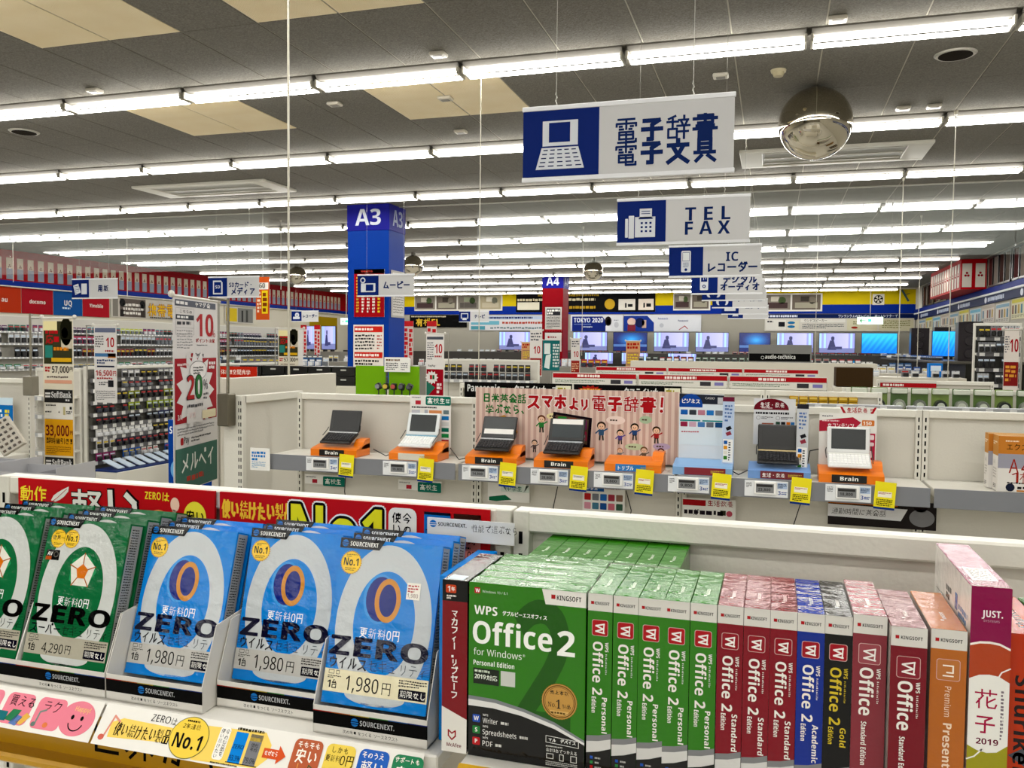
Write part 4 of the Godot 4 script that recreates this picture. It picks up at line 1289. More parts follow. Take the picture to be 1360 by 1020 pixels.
func brain(called_label: String, x: float, y: float, z: float, st: Dictionary, turn := 0.0) -> Node3D:
	# an electronic dictionary propped open on its shop stand
	var t := thing("electronic_dictionary", called_label, "dictionary", v3(x, y, z), "electronic dictionaries on the middle shelf", turn)
	var b := MB.new()
	b.hex(st.get("stand", "#e8891a"))
	var w := 0.225
	b.slab(PackedVector2Array([Vector2(0, 0), Vector2(0, 0.03), Vector2(-0.02, 0.036), Vector2(-0.1, 0.05), Vector2(-0.13, 0.05), Vector2(-0.13, 0)]), Transform3D(Basis(Vector3.UP, -PI / 2), v3(0, 0, 0)), -w, 0.0)
	if not st.has("card_stand"):
		b.slab(PackedVector2Array([Vector2(-0.05, 0.03), Vector2(-0.07, 0.06), Vector2(-0.09, 0.072), Vector2(-0.13, 0.074), Vector2(-0.13, 0.03)]), Transform3D(Basis(Vector3.UP, -PI / 2), v3(w - 0.045, 0, 0)), -0.045, 0.0)
	part(t, "stand", b, "plastic")
	b = MB.new()
	b.hex(st.get("plate", "#17171a"))
	b.box(v3(0.045, 0.002, -0.001), v3(0.165 if not st.has("card_stand") else 0.2, 0.03, 0.003))
	var k := ink(b, v3(0.045, 0.03, 0.003), v3(0.165, 0.03, 0.003), v3(0.045, 0.002, 0.003), 120, 28, 0.0004)
	if st.has("plate_jp"):
		k.jp(st.plate_jp, 6, 6, 17, "#f2f2ee", 0.13, 0.95)
		k.fine(100, 8, 48, 12, 2, "#c9b25a", 3, 0.6)
	else:
		k.tx("Brain", 60, 20.5, 14, "#f4f4f0", true, 1, 62)
	part(t, "name_plate", b, "plastic")
	if st.has("empty"):
		return t
	# keyboard half
	var kb := Transform3D(Basis(Vector3.RIGHT, 0.42), v3(w * 0.48, 0.075, -0.062))
	var cw := 0.152
	b = MB.new()
	b.hex(st.body)
	b.xbox(kb, v3(cw, 0.012, 0.092), 0.004)
	part(t, "keyboard_half", b, "plastic")
	b = MB.new()
	b.hex(st.keys)
	for r in 4:
		for c in 11:
			b.xbox(kb * Transform3D(Basis(), v3(-0.0645 + c * 0.0129, 0.0075, -0.026 + r * 0.0165)), v3(0.0108, 0.004, 0.0135), 0.001)
	var ks := part(t, "keys", b, "plastic")
	ks.set_meta("kind", "stuff")
	b = MB.new()
	b.hex(st.get("bar", "#c9cbcc"))
	b.xbox(kb * Transform3D(Basis(), v3(0, 0.007, -0.0405)), v3(cw * 0.96, 0.003, 0.009), 0.001)
	part(t, "function_bar", b, "plastic")
	# screen half
	var sc := Transform3D(Basis(Vector3.RIGHT, -st.get("lean", 0.32)), v3(w * 0.48, 0.098, -0.108)) * Transform3D(Basis(), v3(0, 0.05, 0))
	b = MB.new()
	b.hex(st.body)
	b.xbox(sc, v3(cw, 0.1, 0.009), 0.0035)
	part(t, "lid", b, "plastic")
	b = MB.new()
	b.hex(st.get("glass", "#121316"))
	b.xbox(sc * Transform3D(Basis(), v3(0, 0.004, 0.0047)), v3(cw * 0.8, 0.076, 0.0012), 0.0004)
	var scr := part(t, "screen", b, "plastic")
	if st.has("note"):
		b = MB.new()
		b.hex("#eceae6")
		b.xbox(sc * Transform3D(Basis(), v3(0.002, st.note, 0.0064)), v3(cw * 0.86, 0.022, 0.0006))
		part(scr, "notice_strip", b, "paper")
	b = MB.new()   # wire keeper
	b.hex("#2a2a2c")
	b.tube([kb * v3(cw * 0.5 + 0.004, 0.012, 0.03), kb * v3(cw * 0.5 + 0.006, 0.014, -0.05), sc * v3(cw * 0.5 + 0.004, -0.02, 0.006)], 0.0018, 6)
	b.tube([kb * v3(-cw * 0.5 - 0.004, 0.012, 0.0), kb * v3(-cw * 0.5 - 0.005, 0.014, -0.05), sc * v3(-cw * 0.5 - 0.002, -0.03, 0.006)], 0.0018, 6)
	part(t, "keeper_wire", b, "plastic")
	return t

func price_set(x: float, n: int, words: String) -> void:
	# electronic tag, paper strip and yellow card on the lip of the middle shelf
	var y := 1.138
	var z := -3.2985
	var t := thing("price_tag", "white electronic price tag below the " + words, "price tag", v3(x, y, z), "price tags on the middle shelf lip")
	var b := MB.new()
	b.hex("#e6e8ea")
	b.box(v3(-0.055, -0.062, 0), v3(0.1, -0.002, 0.0015))
	var k := ink(b, v3(-0.055, -0.002, 0.0015), v3(0.1, -0.002, 0.0015), v3(-0.055, -0.062, 0.0015), 155, 60, 0.0004)
	k.fine(6, 8, 20, 20, 4, "#55565a", n, 0.5).rect(118, 6, 34, 22, "#b9cbe4").fine(120, 8, 30, 18, 3, "#3a5c9c", n + 3, 0.6).tx("3", 120, 50, 14, "#2f55a0").fine(132, 38, 20, 12, 2, "#2f55a0", n + 5, 0.6)
	part(t, "paper_strip", b, "card")
	b = MB.new()
	b.hex("#f0f0ee")
	b.box(v3(-0.02, -0.052, 0.0015), v3(0.06, -0.004, 0.011), 0.002)
	var c := part(t, "tag_case", b, "plastic")
	b = MB.new()
	b.hex("#8e9092")
	b.box(v3(-0.014, -0.046, 0.011), v3(0.05, -0.012, 0.0114))
	k = ink(b, v3(-0.014, -0.012, 0.0114), v3(0.05, -0.012, 0.0114), v3(-0.014, -0.046, 0.0114), 64, 34, 0.0003)
	k.rect(2, 3, 58, 9, "#2b2b2d").tx(["14,800", "19,800", "14,800", "28,800", "3,800", "9,800", "23,800", "18,800"][n % 8], 8, 27, 10, "#222224", true, 0, 44)
	part(c, "ink_display", b, "plastic")
	b = MB.new()
	b.hex("#eee23c")
	b.xbox(Transform3D(Basis(Vector3.BACK, -0.06), v3(0.145, -0.032, 0.008)), v3(0.07, 0.098, 0.0012))
	k = ink(b, v3(0.112, 0.018, 0.0089), v3(0.182, 0.014, 0.0089), v3(0.107, -0.08, 0.0089), 70, 98, 0.0003)
	k.rect(12, 34, 46, 20, "#f3f0e0").up().fine(14, 36, 42, 8, 2, "#b04038" if n > 3 else "#77776f", n + 9, 0.6).up(-1).rect(0, 90, 70, 8, "#2c4a8c").fine(8, 60, 54, 26, 4, "#3a3a1c", n + 11, 0.55)
	part(t, "yellow_card", b, "card")

func easel_card(label: String, x0: float, x1: float, y0: float, y1: float, z: float, paint: Callable, cat := "sign", group := "promotional cards on the middle shelf", lean := 0.0, base := "#e9e8e4") -> Node3D:
	# a printed card that stands or hangs: paint(ink, w, h) prints it, in millimetres
	var t := thing("display_card", label, cat, v3(x0, y0, z), group)
	var w := x1 - x0
	var h := y1 - y0
	var tr := Transform3D(Basis(Vector3.RIGHT, -lean), Vector3.ZERO)
	var b := MB.new()
	b.hex(base)
	b.xbox(tr * Transform3D(Basis(), v3(w / 2, h / 2, -0.001)), v3(w, h, 0.002))
	part(t, "card", b, "card")
	b = MB.new()
	var k := ink(b, tr * v3(0, h, 0), tr * v3(w, h, 0), tr * v3(0, 0, 0), w * 1000, h * 1000, maxf(0.0003, -z * 0.00012))
	paint.call(k, w * 1000, h * 1000)
	part(t, "print", b, "card")
	return t

func little_person(k: Ink, x: float, y: float, s: float, hair: String, top: String) -> void:
	k.rrect(x - s * 0.3, y + s * 0.35, s * 0.6, s * 0.7, s * 0.15, top).ln([x - s * 0.15, y + s, x - s * 0.18, y + s * 1.5], s * 0.18, "#4a4440").ln([x + s * 0.15, y + s, x + s * 0.2, y + s * 1.5], s * 0.18, "#4a4440").ln([x - s * 0.3, y + s * 0.5, x - s * 0.6, y + s * 0.8], s * 0.15, top).ln([x + s * 0.3, y + s * 0.5, x + s * 0.65, y + s * 0.3], s * 0.15, top)
	k.up().ell(x, y - s * 0.05, s * 0.5, s * 0.45, hair, 16).up().ell(x, y + s * 0.06, s * 0.38, s * 0.34, "#eccbb0", 16).up()
	k.ell(x - s * 0.13, y + s * 0.04, s * 0.05, s * 0.06, "#2a1c18", 8).ell(x + s * 0.13, y + s * 0.04, s * 0.05, s * 0.06, "#2a1c18", 8).ln([x - s * 0.1, y + s * 0.22, x + s * 0.1, y + s * 0.22], s * 0.05, "#a83a30").up(-3)

func mid_shelf() -> void:
	var y := 1.137
	var bays := [-2.15, -1.25, -0.352, 0.546, 1.446]
	var words := ["with the two leftmost dictionaries", "behind the striped poster", "with the business and lifestyle stands", "with the copier paper boxes"]
	for i in 4:
		var g := gondola("cream middle gondola bay " + words[i], bays[i], bays[i + 1] - 0.002, -3.548)
		shelf_with_lip(g, 0.006, 0.892, y - 0.001, -0.0 - 0.02, 0.24, 0.066)
	# end gondola that runs away from the camera at the left end
	var t := thing("shelf_gondola", "cream gondola end panel standing crosswise at the left of the middle shelf", "shelf", v3(-2.28, 0, -3.3), "cream steel shop gondolas")
	var b := MB.new()
	b.hex("#d6d3ca")
	b.box(v3(-0.03, 0.05, -0.52), v3(-0.024, 1.36, -0.02))
	part(t, "back_panel", b, "enamel")
	b = MB.new()
	b.hex("#e1dfd6")
	b.box(v3(-0.034, 1.36, -0.52), v3(0, 1.395, -0.02), 0.003)
	part(t, "top_rail", b, "enamel")
	b = MB.new()
	b.hex("#dcdad1")
	b.box(v3(-0.1, 0, -0.03), v3(0.0, 1.395, 0.0), 0.002)
	var po := part(t, "end_frame", b, "enamel")
	b = MB.new()
	b.hex("#17150f")
	for i in 18:
		for c in 2:
			b.quad(v3(-0.022 + c * 0.011, 1.37 - i * 0.032, 0.0006), v3(-0.017 + c * 0.011, 1.37 - i * 0.032, 0.0006), v3(-0.017 + c * 0.011, 1.352 - i * 0.032, 0.0006), v3(-0.022 + c * 0.011, 1.352 - i * 0.032, 0.0006), Vector3.BACK)
	part(po, "slot_column", b, "matte")
	b = MB.new()
	b.hex("#cfccc3")
	b.box(v3(-0.1, 0.001, -0.52), v3(0.125, 0.12, 0.0), 0.004)
	part(t, "base", b, "enamel")
	# taller white partition behind it
	b = MB.new()
	b.hex("#dad6cb")
	b.box(v3(-2.42, 0.001, -4.35), v3(-2.385, 1.47, -3.34), 0.003)
	solo("partition_board", b, "enamel", "plain white partition board behind the end gondola", "partition")
	# dictionaries and stands
	var blk := {"body": "#1e1f22", "keys": "#3b3c40"}
	var wht := {"body": "#dfe3e4", "keys": "#f2f3f2", "glass": "#26282b", "bar": "#7fb0c4", "stand": "#e8891a"}
	brain("black electronic dictionary, leftmost on an orange stand", -1.955, y, -3.335, blk.merged({"lean": 0.3}))
	brain("white electronic dictionary with a pale blue bar on an orange stand", -1.575, y, -3.335, wht.merged({"plate": "#d8d4c8", "plate_jp": ""}, true))
	brain("black electronic dictionary with a white notice strip at the left end of the striped poster", -1.226, y, -3.335, blk.merged({"note": -0.02, "glass": "#2a3033", "lean": 0.45}))
	brain("black electronic dictionary with a red line before the striped poster's big tablet picture", -0.928, y, -3.335, blk.merged({"note": 0.034, "bar": "#b8bcc0", "glass": "#22313a", "lean": 0.4}))
	var e5 := brain("empty orange stand with a blue print in front of the striped poster", -0.636, y, -3.335, {"empty": true, "plate": "#2a86c4", "plate_jp": "トリプル"})
	brain("empty pale blue stand under the business card", -0.368, y, -3.34, {"empty": true, "stand": "#8fb4da", "plate": "#8f2436", "plate_jp": "", "card_stand": true})
	brain("black electronic dictionary on a pale blue stand under the lifestyle card", -0.085, y, -3.34, blk.merged({"stand": "#7fa4d4", "plate": "#7d1f33", "plate_jp": "生活・教養", "card_stand": true, "lean": 0.12, "bar": "#cdbb92"}))
	brain("white electronic dictionary on an orange stand under the pink card", 0.168, y, -3.335, {"body": "#e4e5e4", "keys": "#f4f4f2", "bar": "#e8e8e4", "glass": "#1c1f21", "lean": 0.14})
	for i in 8:
		price_set([-1.9, -1.53, -1.17, -0.875, -0.615, -0.325, -0.04, 0.245][i], i, ["leftmost dictionary", "white dictionary on the left", "dictionary at the poster's left end", "dictionary before the tablet picture", "empty orange stand", "empty pale blue stand", "lifestyle dictionary", "white dictionary on the right"][i])
	# cards behind them
	easel_card("white and green card for high school pupils behind the white dictionary", -1.55, -1.355, 1.15, 1.408, -3.5, func(k: Ink, w: float, h: float) -> void:
		k.rrect(75, 4, 120, 40, 8, "#1d7f6d").up().jp("高校生", 82, 9, 28, "#f2f5f2", 0.11).fine(172, 14, 18, 20, 2, "#d6e8e2", 3, 0.7).up(-1).rect(26, 24, 26, 18, "#c0394a").fine(8, 6, 50, 8, 1, "#9a9aa0", 4, 0.6).fine(8, 50, 170, 8, 1, "#26262a", 5, 0.8).rect(8, 66, 40, 14, "#c9cbd2").rect(70, 64, 16, 18, "#b9bcc4").rect(92, 66, 60, 14, "#e0a070").rect(160, 64, 26, 18, "#7a8a90").rect(150, 86, 38, 170, "#e9ecec")
		for i in 6:
			k.up().rect(152, 90 + i * 26, 34, 18, ["#2a86c4", "#d8dcdc", "#1d7f6d", "#2a9a5a", "#c0394a", "#2a7f9a"][i]).up(-1))
	easel_card("striped pink poster board with red headline about electronic dictionaries", -1.246, -0.362, 1.148, 1.448, -3.52, paint_brain_poster)
	easel_card("blue business card behind the empty pale blue stand", -0.36, -0.185, 1.17, 1.445, -3.47, func(k: Ink, w: float, h: float) -> void:
		k.pl([0, 0, 175, 4, 175, 40, 0, 40], "#3a3f4a").up().ell(46, 46, 46, 46, "#2458a8").up().rect(0, 54, 175, 150, "#dfe8ee").rect(92, 40, 83, 14, "#dfe8ee").up().jp("ビジネス", 8, 20, 18, "#f4f4f0", 0.13).tx("CASIO", 102, 20, 8, "#e8e8e8", false, 0, 36).rect(150, 12, 20, 26, "#c9ccd0").up(-1).rect(0, 54, 175, 110, "#dfe8ee").up()
		for i in 10:
			k.rrect(6 + (i % 5) * 34, 64 + (i / 5) * 48, 28, 20, 2, ["#2f6fb8", "#4a4e58", "#c48a9a", "#3a86c8", "#8a8e96", "#a03a5a", "#d0b0c0", "#5a8ac0", "#7a7e88", "#2f5f8f"][i])
		k.rect(4, 104, 80, 6, "#2a9a9a").rect(92, 104, 80, 6, "#2a9a9a").fine(10, 148, 110, 8, 1, "#c05a6a", 7, 0.6).up(-1), "sign", "promotional cards on the middle shelf", 0.0, "#dfe4e8")
	for q: Array in [[-0.186, -0.142, 1.14, 1.44, "narrow blue side card at the right of the business card", "#c6d4ea", "#7d2f4a"], [0.088, 0.13, 1.14, 1.42, "narrow grey side card at the right of the lifestyle card", "#cfd2d6", "#3a3a40"]]:
		easel_card(q[4], q[0], q[1], q[2], q[3], -3.4, func(k: Ink, w: float, h: float) -> void:
			k.rect(0, 0, w, h, q[5]).up().rect(0, 0, w, 18, q[6]).rect(3, 165, w - 6, 90, "#f0f0ee").rect(0, 270, w, 32, "#2a2a5a").up().fine(8, 28, w - 16, 70, 5, "#6a86b8", 3, 0.5).pl([12, 120, 30, 112, 36, 124, 18, 132], "#2a2c34").pl([12, 140, 30, 132, 36, 146, 18, 152], "#a04a5a").fine(w * 0.55, 172, 8, 78, 8, "#3a3c48", 6, 0.5)
			for i in 4:
				k.rrect(6, 170 + i * 20, 14, 14, 2, ["#2a6ab0", "#e0a02a", "#e8e4da", "#4a8a3a"][i]))
	easel_card("dark red lifestyle card above the black dictionary", -0.072, 0.085, 1.25, 1.432, -3.5, func(k: Ink, w: float, h: float) -> void:
		k.rect(0, 0, w, h, "#dcdde0").up().ell(66, 42, 66, 42, "#7d1f33").up().rect(0, 44, w, h - 44, "#dcdde0").up().jp("生活・教養", 24, 14, 21, "#f2eaea", 0.12, 0.85).fine(30, 34, 60, 6, 1, "#e0c8cc", 3, 0.6).fine(8, 52, 140, 10, 1, "#2a2a30", 4, 0.8).ring(18, 76, 8, 8, 1.5, "#8a8a92").ring(92, 76, 8, 8, 1.5, "#8a8a92").fine(30, 70, 44, 12, 2, "#55555c", 5, 0.5).fine(104, 70, 44, 12, 2, "#55555c", 6, 0.5).rect(32, 96, 44, 8, "#a86a5a").rect(84, 90, 16, 18, "#3a5a4a").rect(104, 90, 16, 18, "#2a2c34").rect(124, 90, 14, 18, "#d07a2a").rect(140, 90, 14, 18, "#3a7ab0"))
	easel_card("pink and white card above the white dictionary on the right", 0.172, 0.376, 1.15, 1.385, -3.47, func(k: Ink, w: float, h: float) -> void:
		k.pl([0, 30, 120, 14, 150, 34, 124, 60, 0, 72], "#b8364e").up().jp("豊", 10, 40, 16, "#fff", 0.1).jp("なコンテンツ", 30, 38, 18, "#f6e8ea", 0.12, 0.85).fine(10, 26, 90, 8, 1, "#f0d0d6", 3, 0.6).up(-1).rrect(152, 24, 44, 22, 3, "#d98a4a").up().tx("150", 156, 42, 13, "#f6efe6", true, 0, 30).up(-1).fine(150, 54, 46, 14, 1, "#7a8a72", 5, 0.7).rect(160, 74, 40, 120, "#c03a5a").up().rrect(164, 80, 32, 18, 4, "#f0e2e6").rrect(164, 108, 32, 14, 4, "#f0e2e6").rrect(170, 140, 20, 26, 3, "#f0e2e6").up(-1).tx("×2", 158, 214, 14, "#3a3a3c", true, 0, 26).fine(10, 8, 60, 8, 1, "#8a8a8e", 8, 0.6))
	var hd := easel_card("red lettered topper above the pink card on the right", 0.245, 0.375, 1.386, 1.41, -3.468, func(k: Ink, w: float, h: float) -> void:
		k.pl([0, 0, 8, 0, 22, 24, 12, 24], "#b8283a").pl([130, 0, 122, 0, 108, 24, 118, 24], "#b8283a").jp("生活教養", 24, 2, 20, "#b8283a", 0.15, 0.9).tx("!!", 108, 20, 15, "#b8283a"))
	# cards hung under the shelf
	for q: Array in [[-2.1, -1.89, 0.975, 1.02, 0], [-1.62, -1.41, 0.975, 1.02, 0], [-1.19, -1.0, 0.95, 1.03, 1], [-0.765, -0.585, 0.93, 1.045, 2], [-0.345, -0.135, 0.93, 1.015, 3], [0.215, 0.6, 0.945, 1.05, 4]]:
		easel_card(["green and white school card under the shelf " + ("at the left end" if q[0] < -2 else "below the white dictionary"), "pale green card with black ribbons under the shelf by the poster", "blue and white card with small pictures under the empty orange stand", "red and white lifestyle card under the pale blue stand", "white slanted card about English on the way to work under the shelf"][q[4]], q[0], q[1], q[2], q[3], -3.55 + 0.02, func(k: Ink, w: float, h: float) -> void:
			if q[4] == 0:
				k.rrect(96, 6, 114, 45, 6, "#1d7f6d").up().jp("高校生", 106, 14, 28, "#e8f0ea", 0.1).up(-1).rect(40, 22, 26, 18, "#b8384a").fine(6, 8, 60, 8, 1, "#a0a0a0", 4, 0.6)
			elif q[4] == 1:
				k.rrect(60, 6, 130, 30, 4, "#d4dfd8").pl([62, 4, 76, 4, 88, 36], "#1f6a4a").pl([188, 4, 176, 4, 164, 36], "#1f6a4a").up().jp("中学生", 84, 8, 24, "#2a7a6a", 0.1).up(-1).pl([6, 62, 80, 50, 110, 70, 40, 80, 6, 78], "#1f7a5a")
			elif q[4] == 2:
				k.rect(0, 0, 92, 26, "#2f6ab0").up().jp("中学生", 14, 4, 17, "#f0f2f4", 0.12).up(-1).fine(98, 8, 70, 8, 1, "#b06a6a", 4, 0.6)
				for i in 10:
					k.rrect(8 + (i % 5) * 34, 36 + (i / 5) * 38, 28, 28, 3, ["#c03a3a", "#8a8e96", "#3a7ac0", "#b04a5a", "#9a7a6a", "#d8a0b0", "#5a8aa0", "#2f5f9f", "#d07a8a", "#4a6a5a"][i])
			elif q[4] == 3:
				k.rect(0, 6, 92, 24, "#b0202c").jp("生活教養", 98, 4, 25, "#a82030", 0.12).jp("が", 40, 44, 26, "#2a2628", 0.1).fine(6, 44, 180, 24, 1, "#2a2628", 4, 0.7).rect(150, 44, 22, 20, "#4a4a3a").ell(186, 56, 12, 12, "#c06070")
			else:
				k.rect(0, 0, w, h, "#3a3432").up().rect(0, 0, 250, 22, "#b0692a").tx("CASIO", 14, 15, 9, "#4a2a14", true, 0, 60).pl([0, 24, 285, 30, 262, 76, 0, 72], "#e4e4e6").up().jp("通勤時間に英会話", 12, 38, 25, "#26262a", 0.08, 0.95, false, 0.12).up(-1).ell(330, 20, 24, 18, "#1d1a1a").ell(335, 60, 44, 34, "#8f8f92").up(-1), "sign", "cards hanging under the middle shelf")
	# two A4 paper boxes at the right
	for i in 2:
		var s := v3(0.3, 0.195, 0.075 if i == 1 else 0.055)
		var bx := thing("paper_box", ["tan and white copier paper box at the back of the pair", "tan and white copier paper box in front, lettered A4"][i], "box", v3(0.752 - 0.014 * (1 - i), y + 0.001, [-3.393, -3.315][i]), "copier paper boxes on the middle shelf")
		b = MB.new()
		b.hex("#e2dfda")
		body(b, s, 0.0015)
		part(bx, "carton", b, "card")
		b = MB.new()
		var k := fi(b, s)
		k.rect(0, 0, 300, 62, "#c98a42").up().fine(22, 14, 60, 6, 1, "#f3e3c8", 3, 0.7).jp("エクスト", 24, 26, 22, "#3a2a1a", 0.1).up(-1).rect(0, 62, 300, 50, "#a8a7b2").up().jp("A4", 30, 72, 62, "#a8392f", 0.07).jp("1枚", 40, 120, 44, "#a8392f", 0.08).up(-1).fine(30, 158, 150, 8, 1, "#3a3230", 5, 0.6).ell(40, 178, 14, 14, "#2a3348").fine(62, 172, 60, 12, 1, "#3a3230", 6, 0.7).rect(60, 186, 240, 6, "#c98a42")
		part(bx, "front_print", b, "card")
		b = MB.new()
		k = li(b, s)
		var dz := s.z * 1000
		k.rect(0, 0, dz, 70, "#c99858").up().fine(6, 20, dz * 0.7, 14, 2, "#efe4d0", 4, 0.6).up(-1).jp("A4", dz * 0.15, 84, 20, "#b0aca6", 0.08).fine(dz * 0.15, 112, dz * 0.6, 40, 4, "#b9b5ae", 8, 0.5).fine(dz * 0.2, 170, dz * 0.5, 16, 3, "#55504a", 9, 0.6)
		part(bx, "side_print", b, "card")
		b = MB.new()
		k = ti(b, s)
		k.rect(0, 0, 300, s.z * 1000, "#c9a06a")
		part(bx, "top_print", b, "card")
	# cables on and under the shelf
	for q: Array in [[[-1.69, y + 0.03, -3.42], [-1.62, y + 0.006, -3.4], [-1.585, y + 0.02, -3.42], "beside the leftmost dictionary"], [[-1.33, y + 0.05, -3.43], [-1.27, y + 0.008, -3.38], [-1.22, y + 0.02, -3.43], "between the white dictionary and the poster"], [[-0.15, y + 0.02, -3.38], [-0.12, y + 0.008, -3.36], [-0.085, y + 0.02, -3.42], "beside the blue side card"], [[0.128, y + 0.03, -3.44], [0.14, y + 0.1, -3.46], [0.17, y + 0.11, -3.44], "between the two right dictionaries"], [[-1.79, 1.06, -3.35], [-1.8, 0.98, -3.36], [-1.79, 0.8, -3.4], "hanging below the leftmost tag"], [[-0.83, 1.06, -3.35], [-0.85, 0.97, -3.36], [-0.8, 0.8, -3.4], "hanging below the poster"], [[-0.55, 1.06, -3.35], [-0.53, 0.98, -3.36], [-0.56, 0.8, -3.4], "hanging below the empty orange stand"], [[0.11, 1.06, -3.35], [0.08, 0.95, -3.36], [0.09, 0.8, -3.4], "hanging below the lifestyle dictionary"]]:
		b = MB.new()
		b.hex("#1a1a1b")
		b.tube([v3(q[0][0], q[0][1], q[0][2]), v3(q[1][0], q[1][1], q[1][2]), v3(q[2][0], q[2][1], q[2][2])], 0.0022, 6)
		solo("power_cable", b, "plastic", "thin black cable " + q[3], "cable", "thin black cables of the dictionaries")
	# blue notice in a clear sleeve at the left end
	var nt := easel_card("blue lettered notice in a clear sleeve at the left end of the lip", -2.23, -2.13, 1.065, 1.165, -3.285, func(k: Ink, w: float, h: float) -> void:
		k.fine(8, 14, 70, 44, 3, "#2f86c8", 3, 0.7).fine(8, 60, 70, 30, 4, "#8ab0cc", 4, 0.5), "notice", "")

func paint_brain_poster(k: Ink, w: float, h: float) -> void:
	k.rect(0, 0, w, h, "#e2cfc4").up()
	for i in 34:
		k.rect(i * 26 + 4, 0, 13, h, "#cfb4aa")
	k.up().jp("日常英会話", 32, 24, 40, "#2c7a3c", 0.16, 0.96).jp("学ぶなら、", 46, 72, 40, "#2c7a3c", 0.15, 0.96)
	ojp(k, "スマホ", 235, 22, 62, [["#f3ecea", 0.3], ["#b3252f", 0.19]], 0.92)
	ojp(k, "より", 418, 34, 52, [["#f3ecea", 0.3], ["#b3252f", 0.18]], 0.85)
	ojp(k, "電子辞書", 515, 22, 66, [["#f3ecea", 0.3], ["#b3252f", 0.185]], 1.0)
	k.ln([812, 26, 810, 62], 16, "#f3ecea").ell(809, 80, 10, 10, "#f3ecea").up().ln([812, 28, 810, 60], 10, "#b3252f").ell(809, 80, 7, 7, "#b3252f")
	k.at(4).star(120, 190, 74, 66, 9, "#c8963c").up().tx("Smy", 110, 220, 26, "#f3e8d4", true, 0, 76).up(-1)
	# tablet picture
	k.pl([352, 96, 520, 118, 512, 250, 340, 220], "#1d1c1e").up().pl([364, 108, 506, 126, 500, 232, 352, 208], "#6f5a4a")
	for i in 6:
		var xx := 372.0 + (i % 3) * 44
		var yy := 116.0 + (i / 3) * 48 + (i % 3) * 6
		k.up().rrect(xx, yy, 38, 40, 4, ["#3f9a4a", "#c8542c", "#8a3a7a", "#2f8a9a", "#c8a02c", "#b03a5a"][i]).up().ring(xx + 19, yy + 20, 11, 11, 4, "#f0ece4").up(-2)
	k.pl([400, 236, 512, 252, 480, 296, 350, 280], "#26262a").ln([470, 290, 520, 250], 7, "#141416").up(-1)
	for q: Array in [[300, 130, 36, "#7a4a34", "#3f8a4a"], [270, 232, 26, "#3a2a22", "#6a5a5a"], [560, 150, 38, "#4a3428", "#4a6a8a"], [640, 176, 30, "#26201c", "#6a5aa0"], [700, 150, 34, "#2a221c", "#3a5a8a"], [790, 160, 34, "#4a3020", "#b03a3a"], [640, 250, 24, "#c09070", "#8a8a8a"], [740, 244, 30, "#8a6a4a", "#7a6a5a"], [810, 246, 28, "#6a2a2a", "#4a3a6a"]]:
		little_person(k, q[0], q[1], q[2], q[3], q[4])
	for q: Array in [[355, 116, 34, 14, "#e6dcae"], [620, 124, 40, 18, "#ecdcd4"], [745, 118, 26, 16, "#b4c8ac"], [700, 232, 40, 14, "#c8d4b4"], [812, 226, 36, 14, "#c4b0c8"]]:
		k.ell(q[0], q[1], q[2], q[3], q[4], 24).up().fine(q[0] - q[2] * 0.6, q[1] - 5, q[2] * 1.2, 10, 1, "#6a5a50", 3, 0.6).up(-1)

